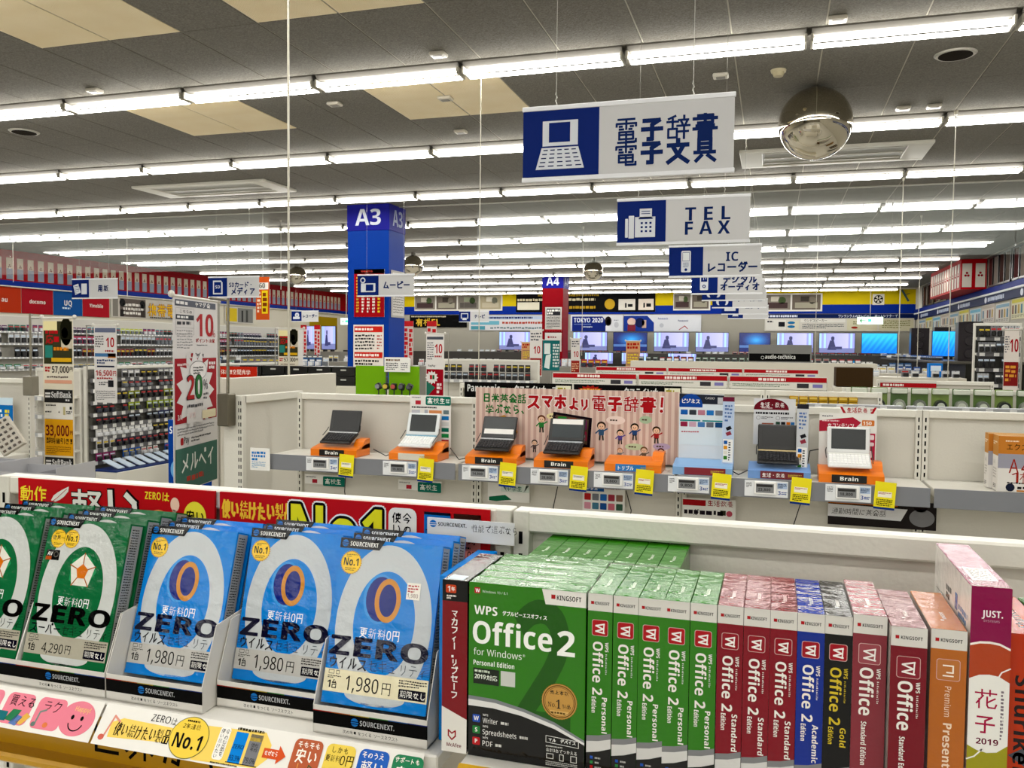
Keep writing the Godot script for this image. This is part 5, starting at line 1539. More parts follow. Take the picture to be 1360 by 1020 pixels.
func hang_sign(label: String, x: float, z: float, icon: String, l1: String, l2 := "", group := "white and blue department signs hanging from the ceiling") -> void:
	var t := thing("hanging_sign", label, "sign", v3(x, 2.345, z), group)
	var b := MB.new()
	b.hex("#cdcdcd")
	b.box(v3(0.004, 0.012, -0.002), v3(0.896, 0.31, 0.002))
	part(t, "sheet", b, "card")
	for s in 2:
		b = MB.new()
		b.hex("#dfe0e2")
		b.box(v3(0, [-0.002, 0.302][s], -0.006), v3(0.9, [0.018, 0.322][s], 0.006), 0.002)
		part(t, ["bottom_rail", "top_rail"][s], b, "plastic")
		b = MB.new()
		b.hex("#b9b7b0")
		var cx: float = [0.15, 0.73][s]
		var wt := TOP - 2.345
		for rz: float in ROWS:
			if absf(rz - z) < 0.14:
				wt -= 0.11
		b.cyl(v3(cx, 0.322, 0), v3(cx, wt, 0), 0.0011, 0.0011, 5)
		for i in 4:
			b.cyl(v3(cx + (0.004 if i % 2 == 0 else -0.004), 0.324 + i * 0.014, 0), v3(cx, 0.338 + i * 0.014, 0), 0.0022, 0.0022, 5)
		part(t, "hanging_wire", b, "steel")
	b = MB.new()
	var k := ink(b, v3(0, 0.302, 0.002), v3(0.9, 0.302, 0.002), v3(0, 0.018, 0.002), 900, 284, maxf(0.0003, -z * 0.0001))
	k.rect(4, 0, 336, 284, "#0a357a").up()
	var c := "#d6d9de"
	match icon:
		"laptop":
			k.rect(92, 46, 156, 108, c).pl([88, 160, 250, 160, 276, 252, 62, 252], c).up().rect(120, 54, 94, 84, "#0a357a").rect(88, 153, 162, 5, "#0a357a")
			for r in 5:
				for q in 5:
					k.rect(96 - r * 5.0 + q * (31 + r * 2.4), 168 + r * 17, 20 + r * 1.5, 5, "#2a3a6a")
			k.up(-1)
		"fax":
			k.rrect(60, 120, 20, 130, 4, c).rrect(84, 100, 38, 156, 4, c).rect(128, 110, 140, 140, c).rect(160, 54, 84, 66, c).up().rect(154, 118, 96, 8, "#0a357a").rect(172, 70, 60, 5, "#0a357a").rect(172, 86, 60, 5, "#0a357a")
			for i in 9:
				k.rect(168 + (i % 3) * 30, 146 + (i / 3) * 28, 15, 14, "#0a357a")
			k.up(-1)
		"recorder":
			k.rrect(126, 36, 94, 214, 14, c).up().rect(138, 52, 70, 88, "#0a357a").up().rect(142, 56, 62, 80, "#dfe2e4").up(-1).ell(173, 224, 14, 14, "#0a357a").fine(144, 152, 58, 50, 5, "#7a86a8", 3, 0.5).up(-1)
		"player":
			k.rrect(116, 20, 104, 226, 14, c).up().rect(128, 36, 80, 100, "#0a357a").ell(168, 196, 22, 22, "#0a357a").up().ln([160, 110, 160, 66, 188, 58, 188, 102], 7, c).ell(168, 196, 10, 10, c).up(-2)
		"phones":
			k.ell(110, 190, 42, 60, c).ell(230, 190, 42, 60, c).ring(170, 150, 104, 110, 16, c, PI, TAU).up().ell(132, 200, 22, 50, "#0a357a").ell(208, 200, 22, 50, "#0a357a").up(-1)
		"camera":
			k.ell(90, 66, 42, 42, c).rrect(120, 110, 170, 126, 8, c).rect(60, 110, 60, 126, c).up().ell(90, 66, 24, 24, "#0a357a").rect(138, 126, 120, 92, "#0a357a").up(-1)
		"card":
			k.pl([90, 40, 230, 40, 260, 70, 260, 250, 90, 250], c).up().rect(110, 64, 126, 164, "#0a357a").up().tx("SD", 174, 160, 46, c, true, 1, 80).up(-2)
		"paper":
			k.pl([190, 60, 300, 60, 300, 230, 190, 230], c).pl([30, 90, 130, 60, 180, 200, 70, 240], c).up().fine(60, 90, 90, 130, 5, "#0a357a", 5, 0.3).up(-1)
		"disc":
			k.ell(190, 110, 70, 70, c).rrect(60, 160, 220, 70, 8, c).up().ell(190, 110, 20, 20, "#0a357a").up(-1)
		_:
			k.pl([60, 50, 280, 50, 280, 200, 60, 200], c).pl([120, 200, 220, 200, 240, 240, 100, 240], c).up().rect(84, 72, 172, 106, "#0a357a").up(-1)
	var navy := "#12336a"
	var ls := [l1, l2] if l2 != "" else [l1]
	for i in ls.size():
		var s: String = ls[i]
		var yy := 60.0 + i * 96 if ls.size() == 2 else 90.0
		if s.unicode_at(s.length() - 1) < 128:
			k.tx(s if s.length() != 3 else s[0] + " " + s[1] + " " + s[2], 620, yy + 86, 88, navy, true, 1, 300 if s.length() == 3 else 0.0)
		else:
			var n := s.length()
			var h := minf(104.0, 480.0 / n)
			k.jp(s, 620 - n * h * 0.52, yy + (96 - h) * 0.5, h, navy, 0.175)
	part(t, "print", b, "card")

func ceiling_things() -> void:
	hang_sign("nearest hanging sign, white with a blue laptop picture", -1.07, -3.605, "laptop", "電子辞書", "電子文具")
	hang_sign("hanging sign with a fax machine picture behind the laptop sign", -1.07, -5.94, "fax", "TEL", "FAX")
	hang_sign("hanging sign with a slim recorder picture behind the fax sign", -1.035, -8.7, "recorder", "IC", "レコーダー")
	hang_sign("hanging sign with a music player picture behind the recorder sign", -1.06, -11.4, "player", "デジタル", "オーディオ")
	hang_sign("hanging sign with a headphone picture behind the music player sign", -1.04, -12.9, "phones", "ヘッドホン")
	hang_sign("hanging sign showing only its lower half behind the headphone sign", -1.04, -15.1, "phones", "ラジカセ")
	hang_sign("second farthest sign of the aisle row, mostly hidden by nearer signs", -1.04, -17.8, "disc", "コンポ")
	hang_sign("farthest sign of the aisle row, low above the back wall posters", -1.04, -20.3, "tv", "スピーカー")
	hang_sign("movie camera sign hanging in front of the blue pillar", -5.8, -11.2, "camera", "ムービー")
	hang_sign("memory card sign hanging left of the blue pillar", -8.29, -11.13, "card", "SDカード・", "メディア")
	hang_sign("paper sign hanging in front of the carrier panels on the left wall", -10.81, -11.06, "paper", "用紙")
	hang_sign("disc recorder sign hanging over the far left televisions", -13.65, -22.2, "disc", "レコーダー")
	hang_sign("television sign hanging over the red sale streamers", -8.56, -22.7, "tv", "テレビ")
	# mirror balls
	for q: Array in [[0.285, 3.503, -7.56, 0.295, "large mirror ball under the ceiling right of the laptop sign"], [-4.21, 3.5, -20.3, 0.24, "distant mirror ball beside the red pillar"], [-12.18, 3.5, -20.1, 0.24, "distant mirror ball above the far left shelves"], [-8.0, 3.5, -18.2, 0.24, "distant mirror ball half hidden by the blue pillar"]]:
		var t := thing("mirror_ball", q[4], "mirror", v3(q[0], q[1], q[2]), "ceiling mirror balls")
		var b := MB.new()
		b.hex("#d8d2c4")
		b.ball(Vector3.ZERO, Vector3.ONE * q[3], 64 if q[3] > 0.25 else 28, 40 if q[3] > 0.25 else 16)
		part(t, "mirror_shell", b, "chrome")
		b = MB.new()
		b.hex("#8a8880")
		b.cyl(v3(0, q[3] * 0.985, 0), v3(0, TOP - q[1], 0), 0.05, 0.05, 20)
		part(t, "ceiling_mount", b, "steel")
	# ceiling cassettes
	for q: Array in [[0.56, -10.1, 1.94, 0.84, "right"], [-7.45, -10.15, 2.1, 0.8, "left"]]:
		var t := thing("ceiling_cassette", "flat air conditioner grille in the ceiling on the %s" % q[4], "air conditioner", v3(q[0], TOP, q[1]), "ceiling air conditioner grilles")
		var b := MB.new()
		b.hex("#d9d6cc")
		var w: float = q[2] * 0.5
		var d: float = q[3] * 0.5
		for s: float in [-1.0, 1.0]:
			b.box(v3(-w, -0.035, s * d - 0.09 * (s + 1) / 2 * 1.0), v3(w, -0.001, s * d + 0.09 * (1 - s) / 2), 0.006)
			b.box(v3(s * w - 0.24 * (s + 1) / 2, -0.034, -d + 0.09), v3(s * w + 0.24 * (1 - s) / 2, -0.001, d - 0.09), 0.006)
		part(t, "frame", b, "plastic")
		b = MB.new()
		b.hex("#a9a79f")
		b.box(v3(-w + 0.24, -0.022, -d + 0.09), v3(w - 0.24, -0.002, d - 0.09))
		part(t, "intake_panel", b, "plastic")
		for i in 3:
			b = MB.new()
			b.hex("#c9c6bc")
			b.box(v3(-w + 0.26, -0.03, -d + 0.17 + i * (d * 0.6)), v3(w - 0.26, -0.024, -d + 0.21 + i * (d * 0.6)))
			part(t, "slat", b, "plastic")
	# round vents, detectors and small boxes
	for q: Array in [[1.22, -6.99, "right of the mirror ball"], [-7.43, -7.0, "at the far left"]]:
		var b := MB.new()
		b.hex("#cfccc2")
		b.cyl(v3(0, -0.012, 0), v3(0, -0.001, 0), 0.13, 0.145, 32)
		var o := solo("round_vent", b, "plastic", "round ceiling vent with a dark opening " + q[2], "vent", "round ceiling vents", v3(q[0], TOP, q[1]))
		b = MB.new()
		b.hex("#2a231c")
		b.cyl(v3(0, -0.014, 0), v3(0, -0.011, 0), 0.115, 0.115, 32)
		part(o, "opening", b, "matte")
	var dt := thing("smoke_detector", "small round smoke detector between the laptop sign and the mirror ball", "smoke detector", v3(-0.015, TOP, -7.02))
	var db := MB.new()
	db.hex("#ddd5ba")
	db.cyl(v3(0, -0.02, 0), v3(0, -0.001, 0), 0.055, 0.06, 24)
	part(dt, "base", db, "plastic")
	db = MB.new()
	db.hex("#cfc6a8")
	db.cyl(v3(0, -0.05, 0), v3(0, -0.02, 0), 0.035, 0.048, 24)
	part(dt, "sensor_dome", db, "plastic")
	var spots := [[0.35, -6.02, "beside the nearest light row on the right"], [-2.42, -5.95, "near the cable hook in the middle"], [-3.8, -6.9, "above the second light row"], [-2.78, -7.0, "right of another above the second row"], [-5.6, -6.0, "at the upper left"], [1.05, -8.35, "left of a pair right of the mirror ball"], [1.3, -8.35, "right of a pair right of the mirror ball"], [2.6, -8.2, "at the right picture edge"], [-3.05, -8.1, "between the two yellowed panels"], [-0.45, -7.0, "left of the smoke detector"]]
	for q: Array in spots:
		var b := MB.new()
		b.hex("#dbd6ca")
		b.box(v3(-0.06, -0.03, -0.05), v3(0.06, -0.001, 0.05), 0.008)
		var o := solo("ceiling_box", b, "plastic", "small square junction box on the ceiling " + q[2], "junction box", "small square ceiling boxes", v3(q[0], TOP, q[1]))
		b = MB.new()
		b.hex("#8f8b80")
		b.box(v3(-0.035, -0.033, -0.028), v3(0.035, -0.03, 0.028))
		part(o, "socket_face", b, "plastic")
	# cables that drop from the ceiling to the shelves
	for q: Array in [[-2.6, -4.2, 0.0065, 1.3, "thick white cable dropping at the left of the end gondola"], [-2.18, -6.22, 0.004, 1.36, "white cable dropping from a ceiling hook left of the laptop sign"], [1.52, -8.6, 0.004, 1.3, "white cable dropping right of the mirror ball"], [1.5, -11.72, 0.006, 1.3, "white cable dropping below the ceiling cassette"], [2.2, -15.0, 0.005, 1.3, "thin white cable dropping at the far right"], [0.62, -14.3, 0.004, 1.4, "thin white cable dropping beside the far signs"], [-3.3, -15.0, 0.004, 1.5, "thin cable dropping beside the red pillar"], [-11.7, -13.3, 0.006, 2.5, "thin white pole above the paper sign"], [-8.2, -13.0, 0.005, 2.6, "thin white pole above the memory card sign"], [-15.2, -14.0, 0.006, 2.9, "thin white pole before the red fascia"]]:
		var t := thing("ceiling_cable", q[4], "cable", v3(q[0], 0, q[1]), "cables dropping from the ceiling")
		var b := MB.new()
		b.hex("#c9c5b8")
		b.cyl(v3(0, q[3], 0), v3(0.0, TOP - 0.02, 0), q[2], q[2], 8)
		part(t, "cable", b, "plastic")
		b = MB.new()
		b.hex("#dcd8cc")
		b.cyl(v3(0, TOP - 0.04, 0), v3(0, TOP - 0.001, 0), 0.012, 0.02, 12)
		part(t, "ceiling_rose", b, "plastic")
	# glass smoke barrier across the hall
	var sb := thing("smoke_barrier", "clear glass smoke barrier hanging across the hall between the pillars", "glass barrier", v3(0, 0, -12.2))
	var me := BoxMesh.new()
	me.size = v3(1.79, 0.92, 0.006)
	me.material = mats.clear_pane
	var x := XR - 0.9
	while x > XL:
		if not (x - 0.9 < -5.6 and x + 0.9 > -6.36):
			piece(sb, "pane", me, Transform3D(Basis(), v3(x, 3.33, 0)))
		x -= 1.8
	var rb := MB.new()
	rb.hex("#b9b7ae")
	rb.box(v3(XL, TOP - 0.02, -0.012), v3(-6.4, TOP - 0.001, 0.012))
	rb.box(v3(-5.6, TOP - 0.02, -0.012), v3(XR, TOP - 0.001, 0.012))
	part(sb, "ceiling_rail", rb, "steel")
	# pillars
	pillar("A3", v3(-6.33, 0, -12.48), v3(-5.63, TOP, -11.9), "#06479e")
	pillar("A4", v3(-6.58, 0, -25.1), v3(-5.95, TOP, -24.4), "#8f1420")
	wall_card("red notice poster high on the blue pillar", v3(-6.21, 2.08, -11.895), 0.51, 0.73, 0.0, func(k: Ink) -> void:
		k.rect(0, 0, 510, 730, "#a81c24").rect(0, 0, 510, 70, "#e2ddd4").up().fine(120, 14, 280, 42, 1, "#a04038", 3, 0.7)
		for i in 5:
			k.fine(40 + i * 90, 110, 44, 560, 12, ["#d8b04a", "#ece4dc", "#ece4dc", "#ece4dc", "#e8c83a"][i], 4 + i, 0.6))
	wall_card("white notice poster with red bands low on the blue pillar", v3(-6.22, 1.31, -11.895), 0.51, 0.65, 0.0, func(k: Ink) -> void:
		k.rect(0, 0, 510, 650, "#e4ddd6").up().rect(16, 24, 478, 90, "#c8362c").rect(16, 420, 478, 90, "#c8362c").up().fine(30, 44, 450, 50, 1, "#f3e8e2", 3, 0.7).fine(30, 440, 450, 50, 1, "#f3e8e2", 4, 0.7).up(-1).fine(30, 140, 330, 250, 5, "#4a4644", 5, 0.5).fine(400, 140, 80, 250, 5, "#b05a50", 6, 0.4).fine(30, 530, 400, 100, 2, "#3a3634", 7, 0.6))
	wall_card("floor map poster on the side of the blue pillar", v3(-5.625, 2.08, -11.97), 0.47, 0.72, PI / 2, func(k: Ink) -> void:
		k.rect(0, 0, 470, 720, "#b9b8b4").up().rect(30, 30, 410, 660, "#d9d6d2").up().fine(50, 60, 370, 250, 7, "#7a86b8", 3, 0.5).fine(50, 340, 370, 320, 8, "#8a8a86", 4, 0.4))
	wall_card("grey framed notice on the red pillar", v3(-6.48, 2.13, -24.395), 0.5, 0.71, 0.0, func(k: Ink) -> void:
		k.rect(0, 0, 500, 710, "#c9c6c2").up().rect(40, 40, 420, 200, "#3a3a3e").up().fine(60, 60, 380, 160, 2, "#e4e2de", 3, 0.7).up(-1).fine(40, 270, 420, 360, 8, "#6a6a68", 5, 0.5).rect(0, 650, 500, 60, "#a82a30"))
	wall_card("pale notice below the framed one on the red pillar", v3(-6.48, 1.54, -24.395), 0.5, 0.55, 0.0, func(k: Ink) -> void:
		k.rect(0, 0, 500, 550, "#d0ccc8").up().ell(110, 130, 34, 34, "#b8283a").fine(160, 100, 280, 60, 1, "#8a4a4a", 3, 0.6).fine(60, 260, 380, 200, 4, "#8a8a86", 5, 0.5))

func pillar(word: String, a: Vector3, c: Vector3, col: String) -> void:
	var t := thing("pillar", "square %s pillar marked %s" % ["blue" if word == "A3" else "red", word], "pillar", v3(a.x, 0, c.z), "marked square pillars")
	var w := c.x - a.x
	var d := c.z - a.z
	var b := MB.new()
	b.hex(col)
	b.box(v3(0, 0.001, -d), v3(w, 3.4, 0), 0.004)
	part(t, "shaft", b, "card")
	b = MB.new()
	b.hex("#2f2a96")
	b.box(v3(-0.008, 3.4, -d - 0.008), v3(w + 0.008, TOP - 0.001, 0.008), 0.004)
	part(t, "head_band", b, "card")
	b = MB.new()
	var k := ink(b, v3(0, TOP, 0.008), v3(w, TOP, 0.008), v3(0, 3.4, 0.008), 700, 400, 0.002)
	k.tx(word, 350, 320, 240, "#dadde6", true, 1, 430)
	k = ink(b, v3(w + 0.008, TOP, 0), v3(w + 0.008, TOP, -d), v3(w + 0.008, 3.4, 0), 700, 400, 0.002)
	k.tx(word, 350, 320, 240, "#aab0cc", true, 1, 430)
	part(t, "lettering", b, "card")

func wall_card(label: String, at: Vector3, w: float, h: float, turn: float, paint: Callable, cat := "poster", group := "", called := "poster") -> Node3D:
	# a printed sheet fixed flat to something; at is its lower left corner, turn about the vertical
	var t := thing(called, label, cat, at, group, turn)
	var b := MB.new()
	b.hex("#dedad2")
	b.box(v3(0, 0, 0.001), v3(w, h, 0.008))
	part(t, "sheet", b, "card")
	b = MB.new()
	var k := ink(b, v3(0, h, 0.008), v3(w, h, 0.008), v3(0, 0, 0.008), w * 1000, h * 1000, clampf(at.length() * 0.00014, 0.0003, 0.004))
	paint.call(k)
	part(t, "print", b, "card")
	return t

func shelf_pack(rng: RandomNumberGenerator, w: float, h: float, d: float, c: String, dark := false) -> ArrayMesh:
	# a small hanging or standing retail pack: card, clear bulge, label and hook hole
	var b := MB.new()
	b.hex(c)
	b.box(v3(-w / 2, 0, -0.004), v3(w / 2, h, 0))
	b.hex(["#2a2a2e", "#d9dadc", "#7a7d82", "#3a3f48"][rng.randi() % 4] if not dark else "#1d1d20")
	b.box(v3(-w * 0.36, h * 0.08, 0), v3(w * 0.36, h * 0.55, d), minf(d * 0.2, 0.006))
	b.hex(["#e8e8e4", "#d8c23c", "#c8d4e0", "#c03a3a"][rng.randi() % 4])
	b.quad(v3(-w * 0.4, h * 0.78, 0.002), v3(w * 0.4, h * 0.78, 0.002), v3(w * 0.4, h * 0.62, 0.002), v3(-w * 0.4, h * 0.62, 0.002), Vector3.BACK)
	b.hex("#1a1a1c")
	b.quad(v3(-w * 0.08, h * 0.95, 0.002), v3(w * 0.08, h * 0.95, 0.002), v3(w * 0.08, h * 0.9, 0.002), v3(-w * 0.08, h * 0.9, 0.002), Vector3.BACK)
	return b.mesh(mats.plastic)

func pack_row(sd: int, from: Vector3, to: Vector3, n: int, w: float, h: float, d: float, cols: Array, turn: float, label: String, group: String, dark := false, skip := 0.08, called := "accessory_pack") -> void:
	var rng := RandomNumberGenerator.new()
	rng.seed = sd
	var ms := []
	for c: String in cols:
		ms.append(shelf_pack(rng, w * rng.randf_range(0.75, 0.92), h * rng.randf_range(0.8, 1.0), d, c, dark))
	var pick := 0
	var run := 0
	for i in n:
		if run <= 0:
			pick = rng.randi() % ms.size()
			run = rng.randi_range(2, 5)
		run -= 1
		if rng.randf() < skip:
			continue
		var o := MeshInstance3D.new()
		o.name = numbered(called)
		o.mesh = ms[pick]
		add_child(o)
		o.position = from.lerp(to, (i + 0.5) / n)
		o.rotation.y = turn
		tag(o, label + ", " + ordinal(i + 1) + (" from the near end" if absf(turn) > 1.0 else " from the left"), called.replace("_", " "), group)

func rack(label: String, at: Vector3, w: float, h: float, turn: float, levels: Array, depth := 0.32, col := "#d4d1c9") -> Node3D:
	# a run of shelving: back panel, end frames, shelves with white price strips; levels are heights
	var t := thing("shelf_rack", label, "shelf", at, "long merchandise racks", turn)
	var b := MB.new()
	b.hex(col)
	b.box(v3(0, 0.02, -0.03), v3(w, h, 0))
	part(t, "back_panel", b, "enamel")
	b = MB.new()
	b.hex("#e0ded6")
	b.box(v3(0, h, -0.034), v3(w, h + 0.03, 0.004), 0.003)
	part(t, "top_rail", b, "enamel")
	for s in 2:
		b = MB.new()
		b.hex("#dcdad2")
		b.box(v3([-0.02, w][s], 0, -0.034), v3([0, w + 0.02][s], h + 0.03, 0.004), 0.002)
		part(t, "end_post", b, "enamel")
	for y: float in levels:
		b = MB.new()
		b.hex("#d8d6ce" if depth > 0.05 else "#6f6d68")
		b.box(v3(0, y - 0.025, 0), v3(w, y, depth), 0.002)
		var sh := part(t, "shelf", b, "enamel")
		b = MB.new()
		b.hex("#b9bbbd" if depth > 0.07 else "#77777a")
		b.box(v3(0, y - 0.035, depth), v3(w, y + 0.004, depth + 0.006))
		b.hex("#e9e9e6")
		var n := int(w / 0.12)
		for i in n:
			var x := (i + 0.2) * w / n
			b.quad(v3(x, y + 0.001, depth + 0.008), v3(x + 0.05, y + 0.001, depth + 0.008), v3(x + 0.05, y - 0.033, depth + 0.008), v3(x, y - 0.033, depth + 0.008), Vector3.BACK)
		part(sh, "price_strip", b, "plastic")
	b = MB.new()
	b.hex("#c9c7bf")
	b.box(v3(0, 0.001, 0), v3(w, 0.1, depth), 0.003)
	part(t, "plinth", b, "enamel")
	return t

func left_side() -> void:
	var wl: Node3D = get_node("wall_left")
	# red fascia with white and grey banners, blue band, carrier panels
	var b := MB.new()
	b.hex("#a01322")
	b.box(v3(XL, 3.09, ZB), v3(-17.1, TOP - 0.001, -6.0))
	part(wl, "red_fascia", b, "card")
	b = MB.new()
	b.hex("#1c3f96")
	b.box(v3(XL, 2.97, ZB), v3(-17.09, 3.09, -6.0))
	b.hex("#dedbd2")
	b.box(v3(XL, 2.945, ZB), v3(-17.085, 2.97, -6.0))
	part(wl, "blue_band", b, "card")
	b = MB.new()
	b.hex("#d2c6b4")
	b.box(v3(-0.085, 0.0, 0), v3(0.085, 0.5, 0.006))
	b.hex("#9aa0ae")
	b.quad(v3(-0.085, 0.25, 0.009), v3(0.085, 0.25, 0.009), v3(0.085, 0.0, 0.009), v3(-0.085, 0.0, 0.009), Vector3.BACK)
	b.hex("#7a2020")
	for q: Array in [[0, 0.325], [-0.022, 0.285], [0.022, 0.285]]:
		b.ball(v3(q[0], q[1], 0.006), v3(0.02, 0.02, 0.004), 8, 4)
	var bm := b.mesh(mats.card)
	for i in 56:
		piece(wl, "banner_panel", bm, Transform3D(Basis(Vector3.UP, PI / 2), v3(-17.1, 3.12, -15.05 - 0.2975 * i)))
	var car := [["orange carrier panel lettered au", -16.02, -15.1, "#b8430f", "au"], ["red carrier panel lettered docomo", -16.96, -16.03, "#a8162a", "docomo"], ["blue carrier panel lettered UQ", -17.9, -16.97, "#0f5f9c", "UQ"], ["red carrier panel lettered Y!mobile", -18.84, -17.91, "#ae1628", "Y!mobile"]]
	for q: Array in car:
		wall_card(q[0] + " on the left wall", v3(-17.18, 2.34, q[2]), q[2] - q[1], 0.6, PI / 2, func(k: Ink) -> void:
			var w: float = (q[2] - q[1]) * 1000
			k.rect(0, 0, w, 600, q[3]).up().tx(q[4], w * 0.5, 350, 130 if q[4] == "UQ" else 105 if q[4] == "au" else 88, "#e9e4dc", true, 1, 0.0 if q[4].length() < 4 else 470.0)
			if q[4] == "UQ":
				k.fine(w * 0.3, 380, w * 0.4, 70, 1, "#cfe0ea", 3, 0.6), "sign", "carrier panels on the left wall", "carrier_panel")
	wall_card("photo poster headed by yellow kanji on the left wall", v3(-17.18, 2.36, -18.9), 4.6, 0.56, PI / 2, func(k: Ink) -> void:
		k.rect(0, 0, 4600, 560, "#c9c4bb").up().rect(60, 30, 200, 500, "#8f8a82").rect(330, 30, 1000, 500, "#6f6760").up().ell(420, 150, 110, 110, "#26201d").ell(1200, 170, 110, 110, "#26201d").fine(450, 140, 780, 340, 3, "#e6e2dc", 3, 0.6).rect(330, 330, 140, 200, "#3a3432").rect(1130, 330, 160, 200, "#4a423c")
		ojp(k, "携帯電話", 1400, 110, 380, [["#a02a1c", 0.24], ["#e6c23a", 0.15]])
		k.fine(1500, 490, 1500, 50, 1, "#4a4440", 5, 0.7))
	wall_card("poster of a grey storefront photo further along the left wall", v3(-17.18, 2.36, -23.9), 1.6, 0.56, PI / 2, func(k: Ink) -> void:
		k.rect(0, 0, 1600, 560, "#cfcac0").up().rect(60, 60, 600, 440, "#d9c23a").rect(700, 40, 860, 480, "#8f8f8a").up().rect(900, 120, 100, 380, "#4a4a48").rect(1150, 100, 120, 400, "#5a5a56"))
	# wall rack with three rows of small packs
	rack("tall white merchandise rack along the left wall below the carrier panels", v3(-17.14, 0, -13.0), 14.5, 2.25, PI / 2, [0.45, 0.75, 1.02, 1.3, 1.62, 1.9], 0.34)
	for r in 3:
		pack_row(20 + r, v3(-16.84, [1.905, 1.625, 1.305][r], -15.0), v3(-16.84, [1.905, 1.625, 1.305][r], -26.8), 70, 0.165, [0.16, 0.24, 0.24][r], 0.05, [["#6a2a6a", "#7a3070", "#6a2a6a", "#c8d02a", "#2a7a6a", "#3a8a9a"], ["#26262a", "#d0d0d0", "#3a3a3e", "#c03a6a", "#8a8a8e"], ["#1d1d20", "#4a4a4e", "#b0b0b4", "#8a2a3a", "#26262a"]][r], PI / 2, ["small bright pack, top shelf of the left wall rack", "phone case pack, second shelf of the left wall rack", "dark phone pack, third shelf of the left wall rack"][r], "packs on the left wall rack", r == 2, 0.08, "phone_pack")
	pack_row(24, v3(-16.84, 1.025, -15.0), v3(-16.84, 1.025, -26.8), 50, 0.22, 0.12, 0.1, ["#c8c8c4", "#b03a40", "#3a8a5a", "#d8d8d4"], PI / 2, "small boxed item, low shelf of the left wall rack", "packs on the left wall rack", false, 0.08, "phone_pack")
	# lower pegboard gondola that runs away from us
	rack("pegboard gondola with rows of accessory packs behind the phone posters", v3(-6.2, 0, -6.52), 3.2, 1.38, PI / 2, [0.5, 0.615, 0.73, 0.845, 0.96, 1.075, 1.19, 1.29], 0.03, "#77756f")
	var colsets := [["#a03a7a", "#2a6ab8", "#2a6ab8", "#2a2a3a", "#d8d8d4"], ["#2a2a30", "#3a3a50", "#26262a", "#c8c8cc"], ["#4a3a7a", "#2a2a2e", "#d0d0d0", "#3a2a4a"], ["#2a5ab0", "#2a6ac0", "#3a3a40", "#2a2a30", "#24306a"], ["#a0b030", "#3a4a9a", "#2a2a30", "#2a2a6a"], ["#3a3a44", "#2a2a30", "#9aa028", "#3a3a6a", "#c0c0c4"], ["#2a2a30", "#3a3a44", "#55555c", "#7a7a80"], ["#8a8a90", "#2a2a30", "#c8c8cc"]]
	for r in 8:
		var yy: float = [0.505, 0.62, 0.735, 0.85, 0.965, 1.08, 1.195, 1.295][r]
		pack_row(30 + r, v3(-6.155, yy, -6.56), v3(-6.155, yy, -9.68), 36, 0.085, 0.085, 0.025, colsets[r], PI / 2, "hanging accessory pack, %s pegboard gondola row" % ["the lowest", "the second lowest", "the third lowest", "the fourth lowest", "the fourth highest", "the third highest", "the second highest", "the top"][r].replace("the ", ""), "packs on the pegboard gondola", r % 2 == 1)
	# base tray with white and blue cards
	b = MB.new()
	b.hex("#dcdad2")
	b.box(v3(-6.15, 0.001, -9.7), v3(-5.85, 0.42, -6.5), 0.004)
	b.hex("#1f3f7a")
	b.box(v3(-6.14, 0.42, -9.7), v3(-5.86, 0.435, -6.5))
	solo("base_tray", b, "enamel", "blue lined base tray under the pegboard gondola", "tray")
	for i in 22:
		b = MB.new()
		b.hex("#c4d0dc")
		b.xbox(Transform3D(Basis(Vector3.BACK, -0.35), v3(-6.0, 0.478, -6.62 - i * 0.14)), v3(0.2, 0.012, 0.085), 0.003)
		solo("leaflet_pack", b, "card", "pale blue leaflet pack in the blue lined base tray, %s from the near end" % ordinal(i + 1), "leaflet pack", "leaflet packs in the base tray")
	# shelf end with white brackets left of it
	rack("short white side rack of empty shelves beside the pegboard gondola", v3(-6.78, 0, -6.5), 0.5, 1.36, 0.0, [0.45, 0.62, 0.79, 0.96, 1.13], 0.26)
	# phone posters on poles
	pole_banner("tall phone carrier poster with gold price panels", v3(-4.54, 0.6, -4.4), 0.245, 1.18, 0.0, paint_softbank, -0.12)
	pole_banner("white poster with a red 10 and a 16,500 yen panel", v3(-5.82, 1.1, -6.2), 0.245, 0.68, 0.0, func(k: Ink) -> void:
		k.rect(0, 0, 245, 680, "#dcdad8").up().rect(10, 14, 225, 40, "#7a8098").tx("10", 130, 185, 84, "#b3222c", true, 0, 90).fine(14, 80, 90, 110, 5, "#6a6a6c", 3, 0.5).fine(120, 205, 110, 26, 1, "#b04a4a", 4, 0.6).rect(8, 240, 229, 30, "#5a86b0").rect(150, 240, 86, 40, "#b8783a").fine(30, 290, 190, 50, 2, "#4a5a80", 5, 0.6).rect(30, 350, 190, 14, "#2a3050").up().tx("16,500", 16, 440, 48, "#b3222c", true, 0, 180).jp("円", 200, 396, 44, "#b3222c", 0.12).fine(30, 452, 190, 22, 1, "#b04a4a", 6, 0.6).fine(50, 490, 120, 40, 2, "#6a6a6c", 7, 0.5).rect(150, 480, 60, 60, "#3a3a3c").fine(16, 570, 210, 90, 5, "#8a8a8c", 8, 0.4), -0.1)
	pole_banner("tall white banner with a red 10 percent and a red 20 percent burst", v3(-2.505, 0.96, -3.12), 0.485, 0.87, PI / 2 + 0.244, paint_ten, 0.55)
	pole_banner("phone carrier poster with a 57,000 yen panel behind the white partition", v3(-5.08, 1.0, -8.0), 0.3, 0.8, 0.0, paint_softbank, -0.05)
	# white bay, cartons and display at the left edge
	var g := gondola("cream gondola end at the left picture edge with a grey bracket box", -5.35, -4.44, -4.2)
	shelf_with_lip(g, 0.02, 0.88, 0.93, -0.02, 0.4, 0.05, "#c9c6bb")
